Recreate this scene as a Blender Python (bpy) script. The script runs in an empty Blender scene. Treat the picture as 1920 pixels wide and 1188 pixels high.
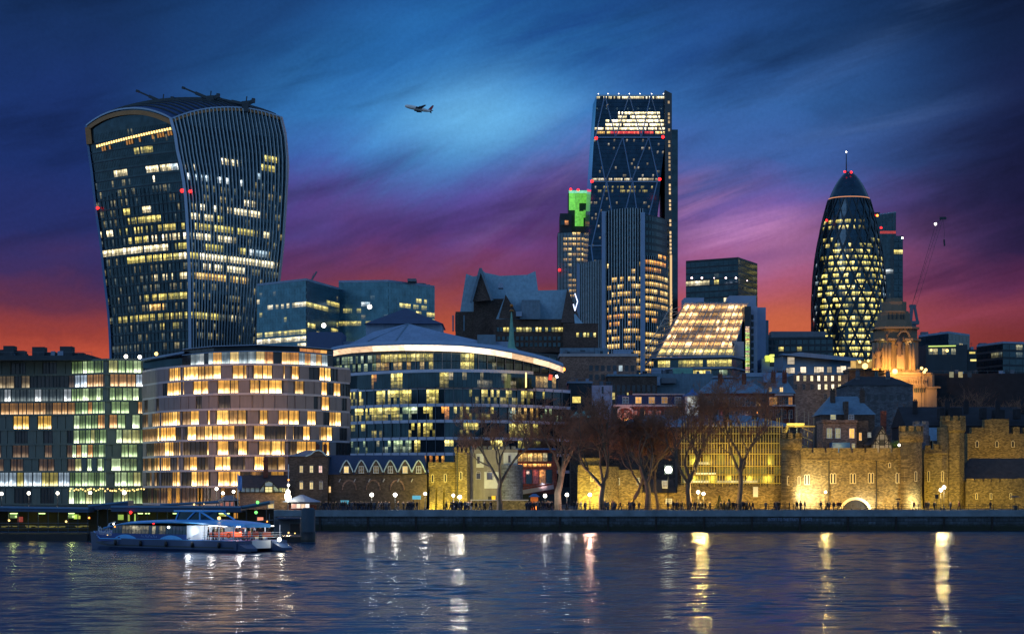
import bpy, bmesh, math, random
import numpy as np
from mathutils import Vector, noise

SC = bpy.context.scene
COL = SC.collection
R = math.radians
FPX, CXP, HZ, CH = 4000.0, 960.0, 915.0, 8.0      # focal length in photo pixels, centre, horizon row, eye height above the water

# ---------------------------------------------------------------- camera
cd = bpy.data.cameras.new("camera"); cam = bpy.data.objects.new("camera", cd); COL.objects.link(cam)
cam.location = (0, 0, CH); cam.rotation_euler = (R(90), 0, 0)
cd.sensor_width = 36; cd.lens = 36 * FPX / 1920; cd.shift_y = (HZ - 594) / 1920
cd.clip_start = 1; cd.clip_end = 30000
SC.camera = cam
SC.view_settings.view_transform = 'Standard'; SC.view_settings.look = 'None'
SC.view_settings.exposure = 0; SC.view_settings.gamma = 1
SC.cycles.max_bounces = 5; SC.cycles.glossy_bounces = 3; SC.cycles.diffuse_bounces = 2
SC.cycles.transmission_bounces = 3; SC.cycles.transparent_max_bounces = 6
SC.cycles.caustics_reflective = False; SC.cycles.caustics_refractive = False
SC.cycles.sample_clamp_indirect = 4

def lin(r, g, b, k=1.0):
    f = lambda c: (c / 255 / 12.92) if c <= 10 else ((c / 255 + .055) / 1.055) ** 2.4
    return (f(r) * k, f(g) * k, f(b) * k)

# ---------------------------------------------------------------- node helpers
class G:
    """small wrapper that writes node expressions"""
    def __init__(s, tree): s.t = tree; s.n = tree.nodes; s.l = tree.links
    def put(s, sock, v):
        if isinstance(v, bpy.types.NodeSocket): s.l.new(v, sock)
        elif v is not None:
            if isinstance(v, (tuple, list)) and len(v) == 3 and sock.type == 'RGBA': v = (*v, 1)
            sock.default_value = v
    def m(s, op, a, b=None, c=None, clamp=False):
        n = s.n.new('ShaderNodeMath'); n.operation = op; n.use_clamp = clamp
        for i, v in enumerate((a, b, c)):
            if v is not None: s.put(n.inputs[i], v)
        return n.outputs[0]
    def add(s, a, b): return s.m('ADD', a, b)
    def sub(s, a, b): return s.m('SUBTRACT', a, b)
    def mul(s, a, b): return s.m('MULTIPLY', a, b)
    def ramp(s, fac, stops, interp='LINEAR'):
        n = s.n.new('ShaderNodeValToRGB'); n.color_ramp.interpolation = interp
        e = n.color_ramp.elements
        while len(e) < len(stops): e.new(0.5)
        for i, (p, c) in enumerate(stops):
            e[i].position = p
        for i, (p, c) in enumerate(stops):
            if not isinstance(c, (tuple, list)): c = (c, c, c)
            e[i].color = (*c, 1)
        s.put(n.inputs[0], fac); return n.outputs[0]
    def sm(s, x, lo, hi):
        n = s.n.new('ShaderNodeMapRange'); n.interpolation_type = 'SMOOTHSTEP'
        s.put(n.inputs[0], x); n.inputs[1].default_value = lo; n.inputs[2].default_value = hi
        return n.outputs[0]
    def mix(s, f, a, b, mode='MIX'):
        n = s.n.new('ShaderNodeMix'); n.data_type = 'RGBA'; n.blend_type = mode; n.clamp_factor = True
        s.put(n.inputs[0], f); s.put(n.inputs[6], a); s.put(n.inputs[7], b); return n.outputs[2]
    def vec(s, x, y, z):
        n = s.n.new('ShaderNodeCombineXYZ')
        for i, v in enumerate((x, y, z)): s.put(n.inputs[i], v)
        return n.outputs[0]
    def xyz(s, v):
        n = s.n.new('ShaderNodeSeparateXYZ'); s.put(n.inputs[0], v); return n.outputs
    def noise(s, v, scale, detail=3, rough=.5, dist=0, dim='3D'):
        n = s.n.new('ShaderNodeTexNoise'); n.noise_dimensions = dim
        s.put(n.inputs['Vector'], v); n.inputs['Scale'].default_value = scale
        n.inputs['Detail'].default_value = detail; n.inputs['Roughness'].default_value = rough
        n.inputs['Distortion'].default_value = dist
        return n.outputs[0]
    def gauss(s, u, v, cu, cv, su, sv, rot=0.0):
        du, dv = s.sub(u, cu), s.sub(v, cv)
        if rot:
            c, q = math.cos(rot), math.sin(rot)
            du, dv = s.add(s.mul(du, c), s.mul(dv, q)), s.sub(s.mul(dv, c), s.mul(du, q))
        a, b = s.mul(du, 1 / su), s.mul(dv, 1 / sv)
        return s.m('EXPONENT', s.mul(s.add(s.mul(a, a), s.mul(b, b)), -1))

# ---------------------------------------------------------------- the dusk sky
world = bpy.data.worlds.new("World"); SC.world = world; world.use_nodes = True
g = G(world.node_tree); g.n.clear()
tc = g.n.new('ShaderNodeTexCoord').outputs['Generated']
dx, dy, dz = g.xyz(tc)
az = g.mul(g.m('ARCTAN2', dx, dy), 4.0)           # azimuth x4 (radians), 0 = north-west over the city
hyp = g.m('SQRT', g.add(g.mul(dx, dx), g.mul(dy, dy)))
ev = g.mul(g.m('ARCTAN2', dz, hyp), 4.0)          # elevation x4
n1 = g.noise(g.vec(g.mul(az, 1.0), g.mul(ev, 1.9), 3.1), 2.6, 3, .5)
n2 = g.noise(g.vec(g.mul(az, 1.2), g.mul(ev, 2.6), 8.7), 6.5, 4, .55, .4)
evw = g.add(ev, g.add(g.mul(g.sub(n1, .5), g.mul(g.sm(ev, .15, .5), .16)), g.mul(g.sub(n2, .5), .06)))
def rp(*st): return g.ramp(evw, [(p, lin(*c)) for p, c in st])
centre = rp((0, (190, 70, 40)), (.27, (196, 88, 56)), (.33, (166, 76, 62)), (.385, (122, 56, 78)), (.44, (112, 58, 112)), (.485, (96, 62, 136)),
            (.55, (84, 66, 146)), (.62, (64, 92, 168)), (.70, (52, 118, 186)), (.80, (34, 94, 158)), (.92, (26, 74, 134)), (1, (22, 60, 112)))
left = rp((0, (190, 70, 40)), (.24, (192, 80, 58)), (.285, (152, 62, 56)), (.335, (98, 48, 74)), (.39, (60, 44, 92)), (.46, (38, 46, 104)), (.58, (26, 46, 104)),
          (.72, (24, 48, 104)), (.86, (20, 46, 92)), (1, (16, 40, 80)))
mid_r = rp((0, (190, 70, 40)), (.285, (186, 84, 66)), (.36, (172, 84, 108)), (.45, (146, 94, 152)), (.52, (104, 86, 160)), (.60, (64, 98, 166)),
           (.70, (52, 100, 166)), (.83, (34, 76, 136)), (1, (20, 46, 92)))
right = rp((0, (100, 40, 36)), (.25, (118, 46, 42)), (.325, (116, 48, 62)), (.375, (96, 44, 82)), (.43, (44, 32, 72)), (.52, (30, 28, 66)),
           (.66, (24, 34, 76)), (.85, (17, 32, 66)), (1, (13, 24, 50)))
skyc = g.mix(g.sm(az, -.80, -.22), left, centre)
skyc = g.mix(g.sm(az, .05, .42), skyc, mid_r)
skyc = g.mix(g.sm(az, .46, .96), skyc, right)
# brighter openings between the clouds, and the dark cloud banks
def blob(col, f, cu, cv, su, sv, rot=0.0, amt=1.0):
    global skyc
    k = g.mul(g.gauss(az, ev, cu, cv, su, sv, rot), g.mul(f, amt)); skyc = g.mix(k, skyc, lin(*col))
str1 = g.ramp(g.noise(g.vec(g.add(g.mul(az, 1.0), g.mul(ev, -1.6)), g.add(g.mul(ev, 5), g.mul(az, -2.6)), 1.3), 2.2, 4, .6, .3), [(.3, .25), (.72, 1)])
str2 = g.ramp(g.noise(g.vec(g.mul(az, 1.1), g.add(g.mul(ev, 8), g.mul(az, -2.2)), 5.3), 2.4, 4, .6, .5), [(.36, .1), (.68, 1)])
str3 = g.ramp(g.noise(g.vec(g.mul(az, 1.6), g.add(g.mul(ev, 6), g.mul(az, -4.2)), 9.3), 2.2, 4, .6, .4), [(.36, .15), (.68, 1)])
blob((60, 136, 202), str3, -.16, .68, .30, .15, .1, .7)
blob((108, 182, 232), str1, -.06, .69, .17, .085, .12, .75)
blob((112, 186, 234), 1.0, -.07, .685, .12, .052, .1, .6)
blob((40, 110, 178), str1, -.16, .84, .20, .10, .3, .7)
blob((146, 112, 176), str3, .05, .555, .16, .06, .7, .75)
blob((200, 140, 196), str2, .38, .50, .16, .06, -.2, .9)
blob((196, 130, 168), str2, .50, .45, .16, .05, .2, .45)
blob((208, 104, 62), 1.0, .52, .31, .14, .05, .0, .75)
blob((84, 116, 176), str2, .68, .665, .16, .022, .2, .6)
blob((72, 108, 168), str2, .68, .82, .24, .03, .5, .45)
blob((18, 40, 84), str2, .46, .78, .22, .05, .3, .6)
blob((92, 50, 120), str2, .42, .425, .16, .02, .15, .6)
blob((24, 26, 58), str2, .90, .50, .26, .10, .2, .6)
blob((70, 56, 122), str3, -.10, .50, .22, .03, .15, .8)
blob((58, 48, 110), str2, .10, .53, .14, .025, .2, .7)
blob((60, 40, 84), str2, -.36, .42, .20, .03, .1, .7)
blob((22, 28, 62), str2, .92, .64, .30, .12, .3, .5)
blob((18, 36, 80), str1, -.42, .87, .18, .10, .5, .55)
blob((24, 62, 128), str2, .14, .835, .22, .075, -.1, .9)
blob((58, 26, 62), str2, .80, .38, .18, .035, .15, .75)
blob((152, 68, 90), str2, .82, .315, .20, .03, .12, .55)
blob((78, 44, 112), str3, -.28, .50, .18, .05, -.3, .5)
cl = g.ramp(g.noise(g.vec(g.add(g.mul(az, 1.5), g.mul(ev, .6)), g.add(g.mul(ev, 6.5), g.mul(az, -1.9)), 21.3), 1.25, 5, .58, .5), [(.34, .66), (.5, .97), (.66, 1.12)])
skyc = g.mix(g.mul(g.sm(ev, .28, .5), 1.0), skyc, g.mix(1.0, skyc, cl, 'MULTIPLY'))
# the unseen dusk sky all round and overhead, brightened to light the facades
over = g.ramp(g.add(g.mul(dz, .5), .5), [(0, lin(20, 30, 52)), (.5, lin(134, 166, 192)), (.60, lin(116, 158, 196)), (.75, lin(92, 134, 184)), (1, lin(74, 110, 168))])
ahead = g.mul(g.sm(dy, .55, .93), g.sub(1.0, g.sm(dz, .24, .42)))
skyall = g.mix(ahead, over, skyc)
nish = g.n.new('ShaderNodeTexSky'); nish.sky_type = 'NISHITA'; nish.sun_disc = False
nish.sun_elevation = R(-4); nish.sun_rotation = R(-20)
grain = g.ramp(g.noise(g.vec(g.mul(az, 1), ev, 0), 130, 2, .7), [(.2, .93), (.8, 1.07)])
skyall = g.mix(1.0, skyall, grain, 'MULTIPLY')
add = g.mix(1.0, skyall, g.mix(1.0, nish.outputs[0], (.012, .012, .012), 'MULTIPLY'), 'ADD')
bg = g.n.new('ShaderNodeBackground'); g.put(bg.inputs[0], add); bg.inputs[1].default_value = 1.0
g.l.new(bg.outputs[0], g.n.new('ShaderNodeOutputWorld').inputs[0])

# added soft, weak, bluish sun from behind the left shoulder, to model the facades
sd = bpy.data.lights.new("sun", 'SUN'); sd.energy = 0.24; sd.angle = R(30); sd.color = (.62, .74, 1)
sun = bpy.data.objects.new("sun", sd); COL.objects.link(sun); sun.rotation_euler = (R(62), 0, R(-38))

# ---------------------------------------------------------------- things, parts, meshes
ORG = {}
def tag(o, label=None, cat=None, group=None, kind=None):
    if label: o['label'] = label
    if cat: o['category'] = cat; o['kind'] = 'thing'
    if group: o['group'] = group
    if kind: o['kind'] = kind
    return o
def thing(name, label, cat, loc=(0, 0, 0), group=None, rz=0.0):
    o = bpy.data.objects.new(name, None); COL.objects.link(o); o.location = loc; o.rotation_euler = (0, 0, rz)
    o.empty_display_size = .5
    tag(o, label, cat, group); ORG[o.name] = Vector(loc) if not rz else Vector((0, 0, 0)); return o

class MB:
    def __init__(s): s.v = []; s.f = []; s.m = []; s.c = []; s.uv = []; s.smooth = []
    def face(s, pts, m=0, lit=(0, 0, 0), uv=None, sm=False):
        b = len(s.v); s.v += [tuple(p) for p in pts]; s.f.append(tuple(range(b, b + len(pts))))
        s.m.append(m); s.c.append(lit); s.smooth.append(sm)
        s.uv.append(uv or (((0, 0), (1, 0), (1, 1), (0, 1)) if len(pts) == 4 else ((0, 0),) * len(pts)))
    def idx(s, verts, faces, m=0, lit=(0, 0, 0), sm=False):
        b = len(s.v); s.v += [tuple(p) for p in verts]
        for f in faces:
            s.f.append(tuple(b + i for i in f)); s.m.append(m); s.c.append(lit); s.smooth.append(sm)
            s.uv.append(((0, 0), (1, 0), (1, 1), (0, 1)) if len(f) == 4 else ((0, 0),) * len(f))
        return s
    def box(s, x0, x1, y0, y1, z0, z1, m=0, lit=(0, 0, 0)):
        v = [(x0, y0, z0), (x1, y0, z0), (x1, y1, z0), (x0, y1, z0), (x0, y0, z1), (x1, y0, z1), (x1, y1, z1), (x0, y1, z1)]
        return s.idx(v, [(0, 1, 5, 4), (1, 2, 6, 5), (2, 3, 7, 6), (3, 0, 4, 7), (4, 5, 6, 7), (3, 2, 1, 0)], m, lit)
    def bar(s, a, b, w, h=None, up=(0, 0, 1), m=0, lit=(0, 0, 0)):
        """square bar from a to b, w across, h along 'up'"""
        a, b = Vector(a), Vector(b); h = h or w; d = (b - a)
        if d.length < 1e-6: return s
        d.normalize(); u = Vector(up)
        if abs(d.dot(u)) > .98: u = Vector((0, 1, 0))
        r = d.cross(u).normalized(); u = r.cross(d).normalized()
        v = []
        for p in (a, b):
            for q, k in ((-1, -1), (1, -1), (1, 1), (-1, 1)): v.append(p + r * (q * w / 2) + u * (k * h / 2))
        return s.idx(v, [(0, 1, 5, 4), (1, 2, 6, 5), (2, 3, 7, 6), (3, 0, 4, 7), (3, 2, 1, 0), (4, 5, 6, 7)], m, lit)
    def tube(s, pts, rad, n=6, m=0, cap=True, sm=True, lit=(0, 0, 0)):
        pts = [Vector(p) for p in pts]; rad = rad if isinstance(rad, (list, tuple)) else [rad] * len(pts)
        v = []; f = []
        for i, p in enumerate(pts):
            d = (pts[min(i + 1, len(pts) - 1)] - pts[max(i - 1, 0)]).normalized()
            u = Vector((0, 0, 1)) if abs(d.z) < .9 else Vector((1, 0, 0))
            r = d.cross(u).normalized(); u = r.cross(d)
            for k in range(n):
                t = 2 * math.pi * k / n; v.append(p + (r * math.cos(t) + u * math.sin(t)) * rad[i])
        for i in range(len(pts) - 1):
            for k in range(n): f.append((i * n + k, i * n + (k + 1) % n, (i + 1) * n + (k + 1) % n, (i + 1) * n + k))
        if cap: f.append(tuple(range(n))[::-1]); f.append(tuple(range((len(pts) - 1) * n, len(pts) * n)))
        return s.idx(v, f, m, lit, sm)
    def prism(s, poly, z0, z1, m=0, top=True, mt=None, z1s=None):
        n = len(poly); v = [(x, y, z0) for x, y in poly] + [(x, y, (z1s[i] if z1s else z1)) for i, (x, y) in enumerate(poly)]
        s.idx(v, [(i, (i + 1) % n, n + (i + 1) % n, n + i) for i in range(n)], m)
        if top: s.idx(v[n:], [tuple(range(n))], m if mt is None else mt)
        return s
    def lathe(s, prof, c, n=24, m=0, sm=True, lit=(0, 0, 0), a0=0.0):
        v = []; f = []
        for r, z in prof:
            for k in range(n):
                t = a0 + 2 * math.pi * k / n; v.append((c[0] + r * math.cos(t), c[1] + r * math.sin(t), z))
        for i in range(len(prof) - 1):
            for k in range(n): f.append((i * n + k, i * n + (k + 1) % n, (i + 1) * n + (k + 1) % n, (i + 1) * n + k))
        f.append(tuple(range((len(prof) - 1) * n, len(prof) * n)))
        return s.idx(v, f, m, lit, sm)
    def ball(s, c, r, n=10, m=0, sz=1.0, lit=(0, 0, 0)):
        k = max(4, n // 2)
        pr = [(max(r * math.sin(math.pi * i / k), 1e-3 * r), c[2] - sz * r * math.cos(math.pi * i / k)) for i in range(k + 1)]
        return s.lathe(pr, c, n, m, True, lit)
    def build(s, name, mats, parent=None, kind=None):
        if not s.f: return None
        org = Vector((0, 0, 0))
        p = parent
        while p is not None and p.name not in ORG: p = p.parent
        if p is not None: org = ORG[p.name]
        me = bpy.data.meshes.new(name)
        me.from_pydata([(v[0] - org.x, v[1] - org.y, v[2] - org.z) for v in s.v], [], s.f)
        me.polygons.foreach_set('material_index', s.m)
        me.polygons.foreach_set('use_smooth', s.smooth)
        if any(c != (0, 0, 0) for c in s.c):
            ca = me.color_attributes.new('lit', 'FLOAT_COLOR', 'CORNER'); flat = []
            for f, c in zip(s.f, s.c): flat += [c[0], c[1], c[2], 1.0] * len(f)
            ca.data.foreach_set('color', flat)
        uvl = me.uv_layers.new(name='uv'); fu = []
        for q in s.uv:
            for t in q: fu += [t[0], t[1]]
        if len(fu) == len(uvl.data) * 2: uvl.data.foreach_set('uv', fu)
        for mm in (mats if isinstance(mats, (list, tuple)) else [mats]): me.materials.append(mm)
        o = bpy.data.objects.new(name, me); COL.objects.link(o)
        if parent: o.parent = parent
        if kind: o['kind'] = kind
        return o

def copy_tree(o, parent=None):
    c = o.copy(); COL.objects.link(c); c.parent = parent
    if o.name in ORG: ORG[c.name] = ORG[o.name]
    for ch in list(o.children):
        if ch.parent == o: copy_tree(ch, c)
    return c

def X(x, D): return (x - CXP) * D / FPX
def Z(y, D): return CH - (y - HZ) * D / FPX
def PT(x, y, D): return Vector((X(x, D), D, Z(y, D)))
def photo(p): return CXP + p[0] * FPX / p[1], HZ - (p[2] - CH) * FPX / p[1]

# ---------------------------------------------------------------- materials
MATS = {}
def newmat(name):
    m = bpy.data.materials.new(name); m.use_nodes = True; gg = G(m.node_tree)
    b = m.node_tree.nodes['Principled BSDF']; MATS[name] = m; return m, gg, b
def objco(gg): return gg.n.new('ShaderNodeTexCoord').outputs['Object']
def pbr(name, col, rough=.7, var=.25, scale=.6, metal=0.0, bump=0.0, spec=None, k=1.0, streak=False):
    m, gg, b = newmat(name); c = lin(*col, k) ; co = objco(gg)
    n = gg.noise(co, scale, 5, .6)
    if streak:
        x, y, z = gg.xyz(co); n = gg.mul(gg.add(n, gg.noise(gg.vec(gg.mul(x, 1.5), gg.mul(y, 1.5), gg.mul(z, .18)), 1.0, 4, .6)), .5)
    mixc = gg.ramp(n, [(.28, tuple(v * (1 - var) for v in c)), (.72, tuple(v * (1 + var) for v in c))])
    gg.put(b.inputs['Base Color'], mixc); b.inputs['Roughness'].default_value = rough; b.inputs['Metallic'].default_value = metal
    if spec is not None: b.inputs['Specular IOR Level'].default_value = spec
    if bump:
        bn = gg.n.new('ShaderNodeBump'); bn.inputs['Strength'].default_value = bump; bn.inputs['Distance'].default_value = .1
        gg.put(bn.inputs['Height'], gg.noise(co, scale * 5, 4, .6)); gg.l.new(bn.outputs[0], b.inputs['Normal'])
    return m
def masonry(name, col, mortar, bw=.6, bh=.3, var=.35, rough=.85, bump=.6):
    m, gg, b = newmat(name); co = objco(gg); x, y, z = gg.xyz(co)
    jit = gg.mul(gg.sub(gg.noise(co, 1.3, 2), .5), .25)
    v = gg.vec(gg.add(gg.add(x, gg.mul(y, .83)), jit), gg.add(z, gg.mul(jit, .5)), 0)
    bt = gg.n.new('ShaderNodeTexBrick'); gg.put(bt.inputs['Vector'], v)
    c = lin(*col)
    bt.inputs['Color1'].default_value = (*[q * (1 - var) for q in c], 1); bt.inputs['Color2'].default_value = (*[q * (1 + var) for q in c], 1)
    bt.inputs['Mortar'].default_value = (*lin(*mortar), 1); bt.inputs['Scale'].default_value = 1
    bt.inputs['Brick Width'].default_value = bw; bt.inputs['Row Height'].default_value = bh
    bt.inputs['Mortar Size'].default_value = bh * .07; bt.inputs['Mortar Smooth'].default_value = .3
    big = gg.ramp(gg.noise(co, .22, 6, .7), [(.28, .6), (.5, .95), (.72, 1.4)])
    fin = gg.ramp(gg.noise(co, 2.4, 4, .7), [(.25, .55), (.75, 1.4)])
    gg.put(b.inputs['Base Color'], gg.mix(1.0, gg.mix(1.0, bt.outputs[0], big, 'MULTIPLY'), fin, 'MULTIPLY'))
    b.inputs['Roughness'].default_value = rough
    bn = gg.n.new('ShaderNodeBump'); bn.inputs['Strength'].default_value = bump; bn.inputs['Distance'].default_value = .12
    gg.put(bn.inputs['Height'], gg.add(gg.mul(bt.outputs[1], -.6), gg.noise(co, 2.2, 5, .7))); gg.l.new(bn.outputs[0], b.inputs['Normal'])
    return m
def glass(name, col=(40, 60, 74), metal=.75, rough=.12, detail='office', strength=1.0):
    """coated glazing over a room: the room is seen lit where the 'lit' attribute says a lamp is on"""
    m, gg, b = newmat(name); co = objco(gg); x, y, z = gg.xyz(co)
    at = gg.n.new('ShaderNodeAttribute'); at.attribute_name = 'lit'
    uv = gg.n.new('ShaderNodeUVMap'); u, w, _ = gg.xyz(uv.outputs[0])
    c = lin(*col)
    gg.put(b.inputs['Base Color'], gg.ramp(gg.noise(co, .35, 3), [(.3, tuple(q * .75 for q in c)), (.7, tuple(q * 1.25 for q in c))]))
    b.inputs['Metallic'].default_value = metal; b.inputs['Roughness'].default_value = rough
    xy = gg.add(x, gg.mul(y, .71))
    if detail == 'office':      # rows of ceiling lights over desks, blinds, people
        ceil = gg.ramp(gg.add(w, gg.mul(gg.sub(gg.noise(co, 2.1, 2), .5), .5)), [(.0, .30), (.42, .34), (.58, 1.0), (.86, 1.15), (.96, .45)])
        a = gg.ramp(gg.noise(gg.vec(xy, 0, gg.mul(z, 1.2)), 1.5, 4, .75), [(.32, .10), (.46, .38), (.58, .8), (.70, 1.0)])
        bld = gg.ramp(gg.noise(gg.vec(gg.mul(xy, 1.0), 3, 0), 2.2, 2, .8), [(.4, .5), (.6, 1.0)])
        d = gg.mul(gg.mul(gg.mul(a, bld), ceil), 3.0)
    elif detail == 'curtain':   # pleated curtains; uplight glow painted in, brighter towards the foot
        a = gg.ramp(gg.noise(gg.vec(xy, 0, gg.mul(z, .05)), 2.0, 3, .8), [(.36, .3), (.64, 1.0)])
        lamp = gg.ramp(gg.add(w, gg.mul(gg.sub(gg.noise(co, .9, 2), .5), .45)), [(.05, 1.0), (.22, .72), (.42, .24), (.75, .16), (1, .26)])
        d = gg.mul(gg.mul(a, lamp), 3.2); glowf = lamp
    else:
        d = gg.ramp(gg.noise(co, .9, 3), [(.3, .7), (.7, 1.2)])
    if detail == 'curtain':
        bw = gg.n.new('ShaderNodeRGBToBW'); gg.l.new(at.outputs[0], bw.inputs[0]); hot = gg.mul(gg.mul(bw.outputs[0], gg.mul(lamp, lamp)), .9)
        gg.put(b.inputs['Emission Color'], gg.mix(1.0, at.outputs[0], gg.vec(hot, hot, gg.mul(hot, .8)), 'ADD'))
    else: gg.put(b.inputs['Emission Color'], at.outputs[0])
    gg.put(b.inputs['Emission Strength'], gg.mul(d, strength))
    m.cycles.emission_sampling = 'NONE'
    return m
def emit(name, col, strength, sample=False):
    m, gg, b = newmat(name); b.inputs['Base Color'].default_value = (*[min(v, .8) for v in lin(*col)], 1)
    b.inputs['Emission Color'].default_value = (*lin(*col), 1); b.inputs['Emission Strength'].default_value = strength
    if not sample: m.cycles.emission_sampling = 'NONE'
    return m

GL = glass('dark_coated_glass', (52, 74, 86)); GLT = glass('teal_coated_glass', (78, 118, 136), rough=.2)
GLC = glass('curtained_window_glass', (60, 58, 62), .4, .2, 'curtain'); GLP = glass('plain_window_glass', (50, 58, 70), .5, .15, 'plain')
M_FIN = pbr('silver_fin', (178, 196, 204), .45, .1, .2, .15)
M_DARK = pbr('dark_metal', (44, 58, 68), .5, .2, .3, .3)
M_STEEL = pbr('grey_steel', (96, 106, 120), .45, .15, .5, .5)
M_SLATE = pbr('slate_roof', (98, 124, 142), .6, .35, .9, 0, .3, streak=True)
M_LEAD = pbr('lead_roof', (128, 150, 176), .5, .25, .3, .1, .2, streak=True)
M_COPPER = pbr('green_copper', (112, 168, 150), .6, .3, .5, .1, streak=True)
M_STONE = pbr('pale_stone', (168, 164, 168), .8, .22, .5, 0, .3, streak=True)
M_LAV = pbr('lavender_render', (176, 168, 190), .85, .15, .3, 0, .1)
M_TAN = masonry('tan_brick', (152, 118, 102), (92, 84, 80), .5, .2)
M_BRICK = masonry('red_brick', (112, 58, 48), (84, 70, 64), .5, .2)
M_BROWN = masonry('brown_brick', (86, 72, 66), (60, 54, 50), .5, .2)
M_GREYST = masonry('grey_stone', (98, 102, 110), (60, 62, 70), .8, .35)
M_CASTLE = masonry('ragstone', (122, 106, 70), (78, 68, 46), .46, .22, .5)
M_QUAY = masonry('quay_stone', (70, 82, 92), (36, 42, 46), 1.5, .6, .35, .8)
def tide_marked(m):
    gg = G(m.node_tree); b = m.node_tree.nodes['Principled BSDF']; src = b.inputs['Base Color'].links[0].from_socket; co = objco(gg); x, y, z = gg.xyz(co)
    f = gg.sm(gg.add(z, gg.mul(gg.sub(gg.noise(co, .5, 5, .7), .5), 1.6)), 1.7, .7)
    st = gg.ramp(gg.noise(gg.vec(gg.mul(x, 1.6), 0, gg.mul(z, .15)), 1.0, 4, .7), [(.42, .0), (.7, .7)])
    c = gg.mix(f, src, lin(30, 38, 22)); gg.put(b.inputs['Base Color'], gg.mix(st, c, lin(38, 40, 40)))
tide_marked(M_QUAY)
M_WHITE = pbr('white_paint', (205, 210, 214), .5, .1, 1)
M_TIMBER = pbr('dark_timber', (30, 24, 22), .7, .3, 2)
M_BLACK = pbr('black_iron', (16, 17, 20), .5, .2, 2)
M_WHARF = pbr('wharf_paving', (78, 76, 76), .8, .3, .3, 0, .2)
E_WARM = emit('warm_light', (255, 206, 120), 3.0); E_GLOBE = emit('white_globe_glow', (255, 246, 226), 7.0)
E_RED = emit('red_beacon_glow', (255, 30, 28), 6.0); E_AMBER = emit('amber_glow', (255, 150, 60), 4.0)
E_GREEN = emit('green_glow', (120, 230, 110), 2.0)
# light seen through windows: a few tones each, linear
PAL = {
    'yel': [(1.0, .77, .17), (.80, .64, .15), (.55, .46, .10), (1.3, 1.05, .32), (.32, .28, .07)],
    'warm': [(1.35, .80, .22), (1.0, .56, .13), (1.7, 1.15, .4), (.6, .34, .08)],
    'white': [(1.8, 1.45, .82), (1.3, 1.05, .55), (2.2, 1.9, 1.3), (.8, .66, .34)],
    'org': [(.75, .30, .05), (.55, .20, .04), (1.0, .48, .1)],
    'grn': [(.55, .70, .35), (.32, .42, .22), (.8, .95, .6), (.2, .27, .16)],
    'cool': [(.8, 1.0, 1.1), (.45, .6, .7), (1.3, 1.4, 1.4)],
    'dim': [(.06, .055, .03), (.10, .08, .035), (.03, .035, .03)],
    'red': [(.9, .06, .04), (.6, .04, .04), (1.4, .2, .1)],
}
def litpick(p, rects, rng, bg=0.0, bgpal='dim'):
    x, y = photo(p)
    for r in rects:
        if r[0] <= x <= r[2] and r[1] <= y <= r[3]:
            if rng.random() < r[4]:
                c = rng.choice(PAL[r[5]]); k = r[6] if len(r) > 6 else 1.0
                return tuple(v * k for v in c)
            break
    if bg and rng.random() < bg:
        return rng.choice(PAL[bgpal])
    return (0, 0, 0)

def lamp(kind, loc, energy, col, size=.3, target=None, spot=70, blend=.6, name='lamp_light', parent=None):
    if kind == 'POINT' and name in ('flood_light', 'balcony_fill', 'cafe_light', 'work_lamp', 'house_fill', 'colonnade_light'):   # lights without fittings, some added: spots facing the building, away from the river
        kind = 'SPOT'; spot = 168; blend = .7; target = (loc[0], loc[1] + 10, loc[2] + 1.0)
    d = bpy.data.lights.new(name, kind); d.energy = energy; d.color = col
    if kind == 'SPOT': d.spot_size = R(spot); d.spot_blend = blend; d.shadow_soft_size = size
    elif kind == 'POINT': d.shadow_soft_size = size
    o = bpy.data.objects.new(name, d); COL.objects.link(o); o.location = loc
    if target is not None: o.rotation_euler = (Vector(target) - Vector(loc)).to_track_quat('-Z', 'Y').to_euler()
    return o
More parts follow.
